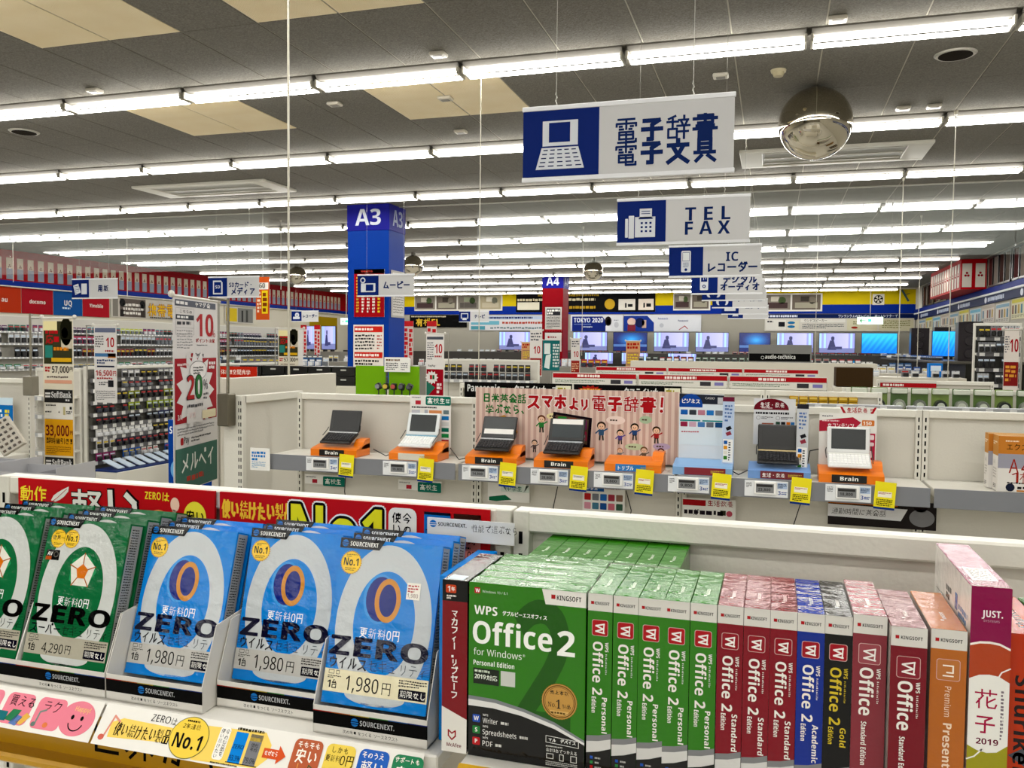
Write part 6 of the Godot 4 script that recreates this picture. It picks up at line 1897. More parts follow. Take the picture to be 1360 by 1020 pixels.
	easel_card("blue and white poster with yellow lettering on the left cream gondola", -4.75, -4.535, 1.02, 1.28, -4.16, func(k: Ink, w: float, h: float) -> void:
		k.rect(0, 0, w, h, "#1f7fc0").up().rect(0, 0, w, 46, "#cfe0ea").fine(150, 70, 36, 170, 6, "#e8d83a", 3, 0.7).fine(96, 70, 36, 170, 6, "#eaf0f2", 4, 0.6))
	b = MB.new()
	b.hex("#8e897c")
	b.box(v3(-4.415, 1.3, -4.18), v3(-4.345, 1.42, -4.12), 0.004)
	b.tube([v3(-4.38, 1.42, -4.15), v3(-4.38, 1.8, -4.15), v3(-4.52, 1.8, -4.3)], 0.006, 8)
	solo("bracket_pole", b, "plastic", "grey bracket box with a thin pole at the left edge", "bracket", "grey bracket boxes with poster poles")
	for q: Array in [[-3.9, 0.757, -3.4, 0.42, 0.2, 0.3, 0.12], [-4.36, 0.757, -3.5, 0.4, 0.2, 0.34, -0.1]]:
		var t := thing("open_carton", "open pale grey carton with a hand hole " + ("beside the phone poster" if q[0] > -4 else "at the left picture edge"), "carton", v3(q[0], q[1], q[2]), "open grey cartons", q[6])
		b = MB.new()
		b.hex("#b5b5b8")
		var w: float = q[3]
		var h: float = q[4]
		var d: float = q[5]
		for s: float in [0.0, 1.0]:
			b.box(v3(s * (w - 0.005), 0, -d), v3(s * (w - 0.005) + 0.005, h + 0.03, 0))
			b.box(v3(0, 0, -d + s * (d - 0.005)), v3(w, h, -d + s * (d - 0.005) + 0.005))
		b.box(v3(0, 0, -d), v3(w, 0.005, 0))
		part(t, "carton_walls", b, "paper")
		b = MB.new()
		b.hex("#3a3836")
		b.quad(v3(w * 0.36, h - 0.03, 0.001), v3(w * 0.64, h - 0.03, 0.001), v3(w * 0.6, h - 0.07, 0.001), v3(w * 0.4, h - 0.07, 0.001), Vector3.BACK)
		part(t, "hand_hole", b, "matte")
		b = MB.new()
		b.hex("#9a9a9e")
		b.box(v3(w * 0.48, 0.005, -d), v3(w * 0.49, h - 0.02, 0))
		part(t, "divider", b, "paper")
		# table under the cartons
	b = MB.new()
	b.hex("#cfcabc")
	b.box(v3(-4.42, 0.72, -3.9), v3(-3.4, 0.755, -3.3), 0.004)
	for s: Array in [[-4.28, -3.88], [-3.44, -3.88], [-4.28, -3.34], [-3.44, -3.34]]:
		b.box(v3(s[0], 0.001, s[1]), v3(s[0] + 0.03, 0.72, s[1] + 0.03))
	solo("side_table", b, "enamel", "low cream table that carries the open grey cartons", "table")
	var ds := thing("tilted_display", "white display board tilted on its corner with rows of dark samples", "display", v3(-4.36, 1.07, -3.95), "", 0.2)
	b = MB.new()
	b.hex("#c9c4ba")
	var dt := Transform3D(Basis(Vector3.BACK, 0.62) * Basis(Vector3.UP, 0.3), v3(0, 0, 0))
	b.xbox(dt, v3(0.14, 0.2, 0.04), 0.003)
	part(ds, "board", b, "card")
	for i in 24:
		b = MB.new()
		b.hex(["#3a302a", "#55483c", "#6a5a4a"][i % 3])
		b.xbox(dt * Transform3D(Basis(), v3(-0.048 + (i % 4) * 0.032, 0.08 - (i / 4) * 0.032, 0.022)), v3(0.018, 0.014, 0.006), 0.002)
		part(ds, "sample", b, "plastic")
	# grey bracket box and pole on the end gondola
	b = MB.new()
	b.hex("#8e897c")
	b.box(v3(-2.372, 1.26, -3.298), v3(-2.312, 1.405, -3.24), 0.004)
	b.tube([v3(-2.335, 1.405, -3.27), v3(-2.36, 1.825, -3.31), v3(-2.52, 1.84, -3.4)], 0.007, 10)
	solo("bracket_pole", b, "steel", "grey bracket box with a bent pole on the end gondola", "bracket", "grey bracket boxes with poster poles")

func pole_banner(label: String, at: Vector3, w: float, h: float, turn: float, paint: Callable, pole_x: float) -> void:
	var t := thing("pole_banner", label, "banner", at, "printed banners hung from poles", turn)
	var b := MB.new()
	b.hex("#dcd9d6")
	b.box(v3(0, 0, -0.002), v3(w, h, 0))
	part(t, "sheet", b, "card")
	b = MB.new()
	b.hex("#cfccc4")
	b.cyl(v3(-0.02, h + 0.006, -0.002), v3(w + 0.02, h + 0.006, -0.002), 0.007, 0.007, 10)
	for s: float in [0.0, 1.0]:
		b.ball(v3(-0.01 + s * (w + 0.02), h + 0.012, -0.002), v3(0.014, 0.016, 0.014), 10, 6)
	part(t, "top_rod", b, "plastic")
	b = MB.new()
	b.hex("#b5b3ac")
	b.cyl(v3(pole_x, -at.y + 0.001, -0.02), v3(pole_x, h + 0.006, -0.02), 0.006, 0.006, 8)
	b.cyl(v3(minf(pole_x, 0.0), h + 0.006, -0.012), v3(maxf(pole_x, w), h + 0.006, -0.012), 0.005, 0.005, 8)
	b.cyl(v3(pole_x, -at.y + 0.001, -0.02), v3(pole_x, -at.y + 0.02, -0.02), 0.1, 0.1, 20)
	part(t, "pole", b, "steel")
	b = MB.new()
	var k := ink(b, v3(0, h, 0), v3(w, h, 0), v3(0, 0, 0), w * 1000, h * 1000, 0.0008)
	paint.call(k)
	part(t, "print", b, "card")

func paint_softbank(k: Ink) -> void:
	var h: float = 1180
	k.rect(0, 0, 245, h, "#dcd6c6").up()
	k.rect(8, 14, 229, 275, "#4a4a30").up().rect(8, 14, 110, 60, "#e6ddb0").ell(190, 80, 48, 90, "#26201c").ell(180, 90, 26, 34, "#d8b494").rect(150, 130, 87, 60, "#c9c2b0").fine(24, 70, 130, 28, 1, "#b8242c", 2, 0.8).jp("応", 26, 100, 60, "#b8242c", 0.14).fine(92, 106, 60, 50, 1, "#b8242c", 3, 0.7).rect(20, 170, 60, 80, "#3f8a80").fine(90, 176, 130, 30, 1, "#d8902c", 4, 0.7).rect(70, 250, 160, 26, "#d8b02c").up(-1)
	k.fine(16, 304, 50, 40, 2, "#b3363a", 5, 0.7).tx("57,000", 72, 346, 42, "#3a2c2a", true, 0, 138).jp("円", 212, 306, 30, "#3a2c2a", 0.12).fine(30, 366, 190, 16, 1, "#6a5a58", 6, 0.6).rect(12, 394, 220, 22, "#d8a890")
	for r in 2:
		var y := 456.0 + r * 440
		k.rect(8, y, 229, 84, "#3a3a3a").up().rect(16, y + 20, 42, 12, "#dcdcdc").rect(16, y + 40, 42, 12, "#dcdcdc").tx("SoftBank", 66, y + 52, 38, "#e2e2e2", true, 0, 160, 0, true).fine(180, y + 60, 50, 14, 1, "#d8d8d8", 5, 0.8).up(-1)
		k.rect(8, y + 86, 229, 104, "#e4e2dc").up().fine(20, y + 96, 90, 12, 1, "#4a4a48", 6, 0.7).fine(14, y + 136, 80, 16, 1, "#6a6a68", 7, 0.6).tx("+", 120, y + 156, 22, "#3a3a38").rect(160, y + 110, 18, 52, "#c0b890").rect(212, y + 108, 18, 18, "#2a2a2a").fine(184, y + 134, 48, 26, 2, "#3a3a3a", 8, 0.6).up(-1)
		k.rect(8, y + 192, 229, 236, "#d8a526").up().tx("33,000", 16, y + 300, 68, "#7a1f20", true, 0, 190).jp("円", 210, y + 262, 28, "#7a1f20", 0.12).jp("即時値引き!", 20, y + 312, 40, "#4a3210", 0.12, 0.92).fine(20, y + 366, 200, 52, 4, "#8a6414", 9, 0.4).up(-1)

func paint_ten(k: Ink) -> void:
	# the upper panel is low and wide, the lower one taller
	var full := k.uy
	k.rect(0, 0, 475, 870, "#d9d6d6").up()
	k.uy = full * (270.0 / 546.0)
	k.rect(16, 16, 443, 58, "#6a6e7a").up().jp("ヤマダ", 220, 22, 44, "#eceaea", 0.13, 0.9).jp("会", 350, 22, 44, "#eceaea", 0.13).fine(26, 26, 180, 38, 1, "#e4e2e2", 3, 0.7).up(-1)
	k.ln([24, 92, 210, 92, 210, 330, 24, 330, 24, 92], 2, "#8a8a8e").rect(24, 150, 186, 44, "#4a4c54").jp("こちらの", 60, 104, 32, "#4a4a50", 0.1).up().fine(36, 158, 160, 28, 1, "#e8e8e8", 5, 0.7).up(-1).fine(36, 206, 160, 40, 1, "#4a4a50", 6, 0.7)
	k.ln([24, 268, 210, 268], 2, "#8a8a8e").fine(34, 282, 160, 180, 7, "#9a9a9e", 7, 0.35)
	k.tx("10", 236, 340, 210, "#b01e2c", true, 0, 196).tx("%", 400, 346, 70, "#b01e2c", false, 0, 52)
	k.jp("ポイント進呈", 226, 360, 40, "#a8222e", 0.13, 0.9).fine(240, 416, 190, 16, 1, "#8a8a8e", 8, 0.5)
	k.rrect(178, 498, 36, 36, 6, "#b01e2c").tx("PayPay", 224, 528, 30, "#55565c", true, 0, 96)
	k.o += k.uy * 546
	k.uy = full * 0.97
	k.o -= k.uy * 546
	k.rect(10, 546, 455, 300, "#a81a2a").up()
	k.star(228, 704, 206, 150, 15, "#dcdada").up().ell(250, 604, 92, 44, "#e6e4e4").up().ring(250, 604, 94, 46, 3, "#7a7a7e").fine(196, 584, 110, 40, 3, "#5a5a5e", 4, 0.5)
	k.tx("2", 122, 742, 116, "#26201e", true, 0, 86).tx("0", 212, 742, 116, "#26201e", true, 0, 84).up().tx("2", 128, 738, 108, "#b3242e", true, 0, 76).tx("0", 218, 738, 108, "#2f7a3c", true, 0, 74).up(-1).tx("%", 306, 700, 50, "#5a5a5e", false, 0, 50).fine(306, 710, 56, 40, 2, "#7a7a7e", 6, 0.5).fine(130, 760, 190, 22, 1, "#5a5a5e", 9, 0.6)
	k.fine(30, 566, 160, 16, 1, "#e4cccc", 10, 0.6).fine(370, 562, 76, 40, 2, "#e8dcdc", 11, 0.7).tx("3/1", 30, 828, 24, "#eadada", true, 0, 46).tx("3/28", 150, 826, 24, "#eadada", true, 0, 66).rrect(290, 800, 160, 40, 8, "#e4dcc0").up(-2)
	k.rect(10, 852, 455, 108, "#dcdada").up().fine(30, 864, 400, 40, 3, "#8a8a8e", 12, 0.4).rrect(60, 912, 30, 34, 8, "#b01e2c").tx("Pay", 96, 940, 30, "#55565c", true, 0, 54).fine(170, 914, 220, 30, 2, "#6a6a6e", 13, 0.5).rect(10, 960, 455, 200, "#4f7a6e").up().jp("メルペイ", 60, 985, 90, "#e4e8e4", 0.12).fine(120, 1090, 260, 40, 1, "#b04a3a", 5, 0.6)

var screens := []
func television(label: String, x0: float, x1: float, y0: float, y1: float, z: float, kind: int, turn := 0.0) -> void:
	if screens.is_empty():
		for i in 3:
			var m := StandardMaterial3D.new()
			m.resource_name = "screen_%d" % i
			m.albedo_color = Color(0.02, 0.02, 0.03)
			m.roughness = 0.2
			m.emission_enabled = true
			m.emission_texture = screen_tex(i)
			m.emission = Color.BLACK
			m.emission_operator = BaseMaterial3D.EMISSION_OP_ADD
			m.emission_energy_multiplier = 1.0
			screens.append(m)
	var t := thing("television", label, "television", v3(x0, y0, z), "televisions on the far wall", turn)
	var w := x1 - x0
	var h := y1 - y0
	var b := MB.new()
	b.hex("#15151a")
	b.box(v3(0, 0, -0.06), v3(w, h, 0), 0.006)
	part(t, "case", b, "plastic")
	var q := QuadMesh.new()
	q.size = Vector2(w - 0.03, h - 0.035)
	q.material = screens[kind]
	piece(t, "screen", q, Transform3D(Basis(), v3(w / 2, h / 2 + 0.005, 0.002)))
	b = MB.new()
	b.hex("#1d1d22")
	for s: float in [0.25, 0.75]:
		b.box(v3(w * s - 0.03, -0.06, -0.14), v3(w * s + 0.03, 0.0, 0.08), 0.004)
	part(t, "foot", b, "plastic")

func middle_rows() -> void:
	# second row behind the dictionaries
	for i in 3:
		gondola("cream gondola bay behind the middle shelf " + ["under the black header", "with the pale panel", "at the gold boxes"][i], [-1.86, -0.94, -0.04][i], [-0.945, -0.045, 0.56][i], -4.95)
	for i in 2:
		easel_card(["black header board with white lettering left of the striped poster's middle", "black header board with a red star right of the striped poster's middle"][i], [-1.82, -1.13][i], [-1.14, -0.5][i], 1.29, 1.412, -4.93, func(k: Ink, w: float, h: float) -> void:
			k.rect(0, 0, w, h, "#131414").rect(0, h - 34, w, 34, "#1f5a38").up().jp("クスラインナップ", w * 0.46, 14, 52, "#d9dad8", 0.13, 0.62, false, 0.2).rect(w - 96, 12, 88, 52, "#e4e2cc").up().fine(w - 88, 20, 70, 36, 1, "#a8a01e", 3, 0.8).up(-1)
			if i == 0:
				k.tx("Panasonic", 20, 58, 42, "#d9dad8", true, 0, 210).fine(240, 26, 70, 30, 1, "#4a9a6a", 5, 0.6)
			else:
				k.star(100, 40, 36, 26, 14, "#a8281e", 2.2).up().fine(40, 22, 120, 34, 2, "#e6b04a", 5, 0.6).up(-1), "sign", "black header boards")
	for i in 7:
		var b := MB.new()
		b.hex("#b08f2e")
		b.box(v3(0, 0, -0.06), v3(0.046, 0.026, 0), 0.002)
		b.hex("#d8bf6a")
		b.quad(v3(0.004, 0.022, 0.0006), v3(0.042, 0.022, 0.0006), v3(0.042, 0.012, 0.0006), v3(0.004, 0.012, 0.0006), Vector3.BACK)
		for r in 2:
			solo("gold_box", b, "card", "small gold box, %s from the left in the %s layer behind the lifestyle card" % [ordinal(i + 1), ["lower", "upper"][r]], "box", "small gold boxes", v3(0.085 + i * 0.05, 1.322 + r * 0.0275, -4.86))
	var b := MB.new()
	b.hex("#c9c7c2")
	b.box(v3(0.06, 1.3, -4.94), v3(0.46, 1.32, -4.83), 0.002)
	solo("ledge_shelf", b, "enamel", "short ledge that carries the small gold boxes", "shelf")
	# pale grey rail row at the right
	for i in 2:
		b = MB.new()
		b.hex("#b3b5b8")
		b.box(v3([0.16, 0.62][i], 1.325, -4.53), v3([0.6, 1.5][i], 1.36, -4.49), 0.004)
		b.hex("#dadbdc")
		for j in (4 if i == 0 else 8):
			b.box(v3([0.2, 0.66][i] + j * 0.1, 1.335, -4.49), v3([0.2, 0.66][i] + j * 0.1 + 0.03, 1.355, -4.485))
		b.hex("#8f9194")
		b.box(v3([0.17, 0.63][i], 0.001, -4.52), v3([0.58, 1.49][i], 0.03, -4.5))
		for s: float in ([0.17, 0.56] if i == 0 else [0.63, 1.47]):
			b.box(v3(s, 0.001, -4.52), v3(s + 0.02, 1.33, -4.5))
		solo("wire_rail", b, "steel", "pale grey merchandise rail %s of the cream post" % ["left", "right"][i], "rail", "pale grey rails behind the middle shelf")
	# hanging packs with round cans, green lidded
	rack("low rack of green lidded packs at the right behind the middle shelf", v3(0.5, 0, -6.62), 2.2, 1.33, 0.0, [1.18, 0.8], 0.14)
	for i in 16:
		var t := thing("headphone_pack", "green tinted hanging pack with a round can, %s from the left on the low rack" % ordinal(i + 1), "headphone pack", v3(0.58 + i * 0.13, 1.182, -6.47), "green tinted headphone packs")
		b = MB.new()
		b.hex(["#5f7a3a", "#7f944c", "#55703a"][i % 3])
		b.box(v3(-0.055, 0, -0.006), v3(0.055, 0.19, 0), 0.001)
		part(t, "card", b, "plastic")
		b = MB.new()
		b.hex(["#7a7f78", "#26282a", "#9a9f96"][i % 3])
		b.cyl(v3(0, 0.07, 0.0), v3(0, 0.07, 0.045), 0.042, 0.038, 20)
		b.hex("#c2c8bc")
		b.cyl(v3(0, 0.07, 0.045), v3(0, 0.07, 0.05), 0.024, 0.022, 16)
		part(t, "round_can", b, "plastic")
		b = MB.new()
		b.hex("#cfd4c8")
		b.box(v3(-0.05, 0.15, 0), v3(0.05, 0.185, 0.03), 0.004)
		part(t, "hook_tab", b, "plastic")
	# third and fourth rows with red header strips
	for r in 2:
		var z: float = [-7.42, -10.35][r]
		var xs: Array = [[-1.9, -1.13, -0.36, 0.43], [-2.1, -1.22, -0.34, 0.5]][r]
		for i in 3:
			var g := gondola("cream gondola bay under a red header strip, %s of three in the %s strip row" % [["left", "middle", "right"][i], ["nearer", "farther"][r]], xs[i], xs[i + 1] - 0.004, z)
			easel_card("red and white header strip, %s of three in the %s strip row" % [["left", "middle", "right"][i], ["nearer", "farther"][r]], xs[i] + 0.01, xs[i + 1] - 0.014, 1.3, 1.41, z + 0.012, func(k: Ink, w: float, h: float) -> void:
				k.rect(0, 0, w, h, "#d9d7d0").up().rect(0, 8, w, 40, "#b0232c").up().fine(w * 0.3, 14, w * 0.4, 28, 1, "#efe6e2", 3 + i, 0.75).up(-1).fine(20, 62, w * 0.6, 30, 2, "#7a8a7a", 5 + i, 0.5).rect(w * 0.7, 58, w * 0.12, 36, "#4a4a4c").rect(w * 0.86, 62, w * 0.1, 28, "#8a86b8"), "sign", "red header strips")
	easel_card("short red header strip at the right beyond the brown box", 0.8, 1.2, 1.33, 1.4, -7.23, func(k: Ink, w: float, h: float) -> void:
		k.rect(0, 0, w, h, "#d6d3cc").up().rect(0, 20, w, 34, "#b0232c").up().fine(20, 26, w * 0.55, 22, 1, "#efe6e2", 3, 0.75), "sign", "red header strips")
	gondola("cream gondola bay under the short red header strip", 0.78, 1.6, -7.25)
	pack_row(61, v3(-1.85, 1.302, -8.9), v3(0.4, 1.302, -8.9), 24, 0.09, 0.05, 0.04, ["#8a8c90", "#b9bbbd", "#3a3c40", "#d8d8d4"], 0.0, "small grey item between the two red header strip rows", "small items between the red strips", false, 0.08, "boxed_item")
	b = MB.new()
	b.hex("#d3cfc2")
	b.box(v3(-1.95, 0.001, -9.1), v3(0.5, 1.3, -8.85), 0.004)
	solo("counter_block", b, "enamel", "cream counter block between the two red strip rows", "counter")
	pack_row(62, v3(-2.0, 1.452, -13.1), v3(1.2, 1.452, -13.1), 30, 0.1, 0.07, 0.05, ["#6a8a7a", "#9aa09c", "#3a5a4a", "#b9bdb9", "#2a2c30"], 0.0, "small item on the far counter below the black brand board", "small items on the far counter", false, 0.08, "boxed_item")
	b = MB.new()
	b.hex("#cfcbbf")
	b.box(v3(-2.1, 0.001, -13.4), v3(1.4, 1.45, -13.02), 0.004)
	solo("counter_block", b, "enamel", "cream far counter below the black brand board", "counter")
	easel_card("grey and black board lettered audio-technica", -0.36, 0.52, 1.452, 1.71, -13.035, func(k: Ink, w: float, h: float) -> void:
		k.rect(0, 0, w, h, "#8f8f8c").up().rect(10, 130, w - 30, 112, "#121213").up().ring(200, 190, 24, 24, 6, "#c9c9c6").tx("audio-technica", 236, 206, 56, "#d8d8d4", true, 0, 420).fine(480, 140, 180, 16, 1, "#a8a8a4", 3, 0.6), "sign", "")
	b = MB.new()
	b.hex("#4a3822")
	b.box(v3(0.45, 1.355, -7.1), v3(0.71, 1.5, -6.85), 0.004)
	var br := solo("brown_cabinet", b, "matte", "dark brown box standing on the rack at the right", "box")
	b = MB.new()
	b.hex("#cfcbbf")
	b.box(v3(0.44, 0.001, -7.15), v3(0.76, 1.353, -6.83), 0.004)
	solo("counter_block", b, "enamel", "cream block that carries the dark brown box", "counter")
	# camera straps gondola by the blue pillar
	rack("white rack of hanging camera cases right of the blue pillar", v3(-4.25, 0, -10.75), 1.3, 1.44, 0.0, [1.2, 0.9], 0.2)
	for r in 2:
		pack_row(65 + r, v3(-4.2, [1.31, 1.205][r], -10.6), v3(-3.0, [1.31, 1.205][r], -10.6), 14, 0.085, 0.11, 0.05, ["#2a2c34", "#1d1d20", "#55585e", "#b9b9bc"], 0.0, "black camera case, %s row of the white camera rack" % ["upper", "lower"][r], "camera cases on the white rack", true, 0.04, "camera_case")
	# lime boards with gadgets and black drawers
	for i in 2:
		b = MB.new()
		b.hex("#7fae22")
		b.box(v3(0, 0.001, -0.03), v3(0.29, 1.45, 0), 0.003)
		solo("lime_board", b, "card", "lime green display board, %s of two below the blue pillar" % ["left", "right"][i], "display board", "lime green display boards", v3([-3.64, -3.31][i], 0, -7.0))
	for i in 5:
		var t := thing("camera_gadget", "small black camera gadget on a stalk, %s from the left before the lime boards" % ["first", "second", "third", "fourth", "fifth"][i], "camera", v3(-3.36 + i * 0.075, 1.22, -6.9), "black gadgets before the lime boards")
		b = MB.new()
		b.hex("#1a1a1c")
		b.xbox(Transform3D(Basis(Vector3.BACK, 0.5 - i * 0.25), v3(0, 0.05, 0)), v3(0.05, 0.06, 0.04), 0.008)
		part(t, "body", b, "plastic")
		b = MB.new()
		b.hex(["#8a8c90", "#c8b23a", "#b04a3a", "#55585e", "#3a3c40"][i])
		b.cyl(v3(0, 0.05, 0.02), v3(0.005, 0.052, 0.045), 0.018, 0.02, 14)
		part(t, "lens", b, "plastic")
		b = MB.new()
		b.hex("#26262a")
		b.cyl(v3(0, -1.219, 0), v3(0, 0.03, 0), 0.006, 0.006, 8)
		part(t, "stalk", b, "plastic")
	for i in 6:
		var t := thing("black_case", "black drawer box with a small white label, %s from the left behind the partition" % ["first", "second", "third", "fourth", "fifth", "sixth"][i], "drawer box", v3(-5.25 + i * 0.265, 1.235, -7.55), "black drawer boxes")
		for r in 2:
			b = MB.new()
			b.hex("#141416")
			b.box(v3(0, r * 0.095, -0.2), v3(0.255, r * 0.095 + 0.09, 0), 0.004)
			var dr := part(t, "drawer", b, "plastic")
			b = MB.new()
			b.hex("#b9b9b4")
			b.box(v3(0.1, r * 0.095 + 0.05, 0), v3(0.16, r * 0.095 + 0.065, 0.002))
			part(dr, "label_plate", b, "paper")
	b = MB.new()
	b.hex("#d6d2c6")
	b.box(v3(-5.3, 0.001, -7.85), v3(-3.6, 1.234, -7.45), 0.004)
	solo("counter_block", b, "enamel", "white counter under the black drawer boxes", "counter")
	easel_card("red sign with white kanji above the left shelves", -4.77, -4.34, 1.335, 1.435, -6.5, func(k: Ink, w: float, h: float) -> void:
		k.rect(0, 0, w, h, "#c03a20").up().jp("体感!空間光学", 56, 26, 46, "#ecdcd2", 0.13, 0.98))
	b = MB.new()
	b.hex("#d3cfc4")
	b.box(v3(-4.85, 0.001, -6.9), v3(-4.25, 1.33, -6.52), 0.004)
	solo("counter_block", b, "enamel", "pale counter below the red kanji sign", "counter")
	easel_card("white notice card with rows of print leaning before the blue pillar", -3.33, -3.08, 1.4, 1.53, -6.95, func(k: Ink, w: float, h: float) -> void:
		k.fine(16, 14, 200, 22, 1, "#7a5a3a", 3, 0.7).fine(16, 46, 120, 70, 4, "#55555a", 4, 0.5).fine(160, 46, 70, 70, 4, "#8a8a90", 5, 0.5))
	pole_banner("white banner with a red 10 right of the blue pillar", v3(-4.0, 1.02, -9.5), 0.23, 0.76, 0.0, func(k: Ink) -> void:
		k.rect(0, 0, 230, 760, "#d9d6d4").up().rect(10, 30, 210, 34, "#5a5e68").tx("10", 112, 230, 110, "#b01e2c", true, 0, 96).fine(14, 90, 84, 220, 8, "#77777c", 3, 0.45).fine(110, 250, 100, 30, 1, "#a83a40", 4, 0.7).tx("PayPay", 30, 390, 24, "#55565c", true, 0, 90).rect(6, 420, 218, 340, "#9e1a28").up().star(74, 520, 84, 62, 12, "#d9d6d4").up().rect(50, 490, 30, 50, "#b3242e").rect(84, 490, 26, 50, "#2f6a3c").up(-1).fine(140, 580, 60, 130, 3, "#e6d8d8", 5, 0.7).pl([6, 560, 120, 640, 6, 760], "#3a7a6a").up(-1), 0.28)
	for q: Array in [["narrow red and white streamer poster left of the red pillar", -3.7, -3.5, 1.18, 1.9, -13.0, 0], ["teal and white poster left of the red pillar's foot", -3.76, -3.46, 1.25, 1.76, -14.0, 1], ["orange poster before the far televisions", -4.43, -4.2, 1.38, 1.73, -15.0, 2], ["pinkish poster before the far televisions right of the red pillar", -2.42, -2.18, 1.3, 1.76, -14.5, 2], ["narrow white and red poster right of the red pillar", -3.15, -3.0, 1.2, 1.78, -13.5, 0]]:
		pole_banner(q[0], v3(q[1], q[3], q[5]), q[2] - q[1], q[4] - q[3], 0.0, func(k: Ink) -> void:
			var w: float = (q[2] - q[1]) * 1000
			var h: float = (q[4] - q[3]) * 1000
			if q[6] == 0:
				k.rect(0, 0, w, h, "#d6d2ce").up().fine(14, 20, w - 28, h * 0.2, 3, "#6a6a70", 3, 0.5).tx("10", w * 0.3, h * 0.5, h * 0.16, "#b01e2c", true, 0, w * 0.55).rect(6, h * 0.6, w - 12, h * 0.38, "#9a3a32").up().fine(20, h * 0.66, w - 40, h * 0.25, 4, "#d8b090", 5, 0.5)
			elif q[6] == 1:
				k.rect(0, 0, w, h, "#2f7a7a").up().rect(w * 0.1, h * 0.1, w * 0.35, h * 0.35, "#dce4e0").pl([w * 0.2, h * 0.5, w * 0.5, h * 0.45, w * 0.4, h * 0.95, w * 0.1, h * 0.9], "#dce4e0").fine(w * 0.6, h * 0.1, w * 0.36, h * 0.8, 8, "#d0dcd8", 3, 0.6)
			else:
				k.rect(0, 0, w, h, "#c8a078").up().fine(20, 20, w - 40, h * 0.25, 2, "#a82a24", 3, 0.7).rect(20, h * 0.4, w - 40, h * 0.5, "#a8846a").up().fine(30, h * 0.45, w - 60, h * 0.4, 4, "#d8c04a", 5, 0.6), w_half(q[2] - q[1]))
	# blue carton and pink panel left of the end gondola
	b = MB.new()
	b.hex("#1c4fa0")
	b.box(v3(0, 0.001, -0.25), v3(0.16, 1.12, 0), 0.003)
	var so := solo("tall_carton", b, "card", "tall blue carton lettered in white left of the 20 percent banner", "carton", "", v3(-3.86, 0, -4.75))
	b = MB.new()
	var k := ink(b, v3(0, 1.12, 0), v3(0.16, 1.12, 0), v3(0, 0, 0), 160, 1120, 0.0006)
	k.tx("SONY", 14, 90, 46, "#e4e6ea", true, 0, 132).ell(60, 330, 40, 60, "#7ab0dc").pl([0, 520, 160, 430, 160, 700, 0, 760], "#3a8ac8")
	part(so, "print", b, "card")
	for q: Array in [[-3.26, 1.1, -4.85, "#c98f86", "pink slanting printer panel behind the end gondola"], [-3.4, 1.02, -5.3, "#d6d6d8", "white printer block behind the end gondola"], [-3.15, 0.9, -4.55, "#d8d4ca", "pale printer with dark slot left of the end gondola"]]:
		b = MB.new()
		b.hex(q[3])
		b.slab(PackedVector2Array([Vector2(0, 0), Vector2(0.28, 0), Vector2(0.26, 0.22), Vector2(0.1, 0.3), Vector2(0.0, 0.1)]), Transform3D(Basis(), v3(0, 0, 0)), -0.2, 0.0)
		b.hex("#2a2a2e")
		b.box(v3(0.04, 0.03, 0.0), v3(0.24, 0.06, 0.004))
		solo("printer", b, "plastic", q[4], "printer", "printers behind the end gondola", v3(q[0], q[1] - 0.08, q[2]))
		b = MB.new()
		b.hex("#d3cfc4")
		b.box(v3(q[0] - 0.02, 0.001, q[2] - 0.22), v3(q[0] + 0.3, q[1] - 0.082, q[2] + 0.01), 0.003)
		solo("counter_block", b, "enamel", "white stand under the " + q[4], "counter")
	easel_card("hanging orange and yellow price streamer behind the memory card sign", -8.03, -7.78, 2.04, 2.73, -12.0, func(k: Ink, w: float, h: float) -> void:
		k.rect(0, 0, w, h, "#c8622a").up().rect(20, 90, w - 40, 110, "#e4e0da").tx("60", 60, 180, 80, "#3a2a2a", true, 0, 110).rect(110, 220, 110, 370, "#e6cf2c").up().fine(126, 240, 78, 330, 4, "#8a4a1c", 3, 0.7).up(-1).fine(24, 230, 70, 350, 6, "#e8d8c4", 4, 0.6), "sign", "")
	# wire holding the streamer
	b = MB.new()
	b.hex("#c9c7bf")
	b.cyl(v3(-7.9, 2.73, -12.0), v3(-7.9, TOP - 0.002, -12.0), 0.003, 0.003, 6)
	solo("streamer_wire", b, "steel", "thin wire that holds the orange price streamer", "wire")

func w_half(w: float) -> float:
	return w * 0.5

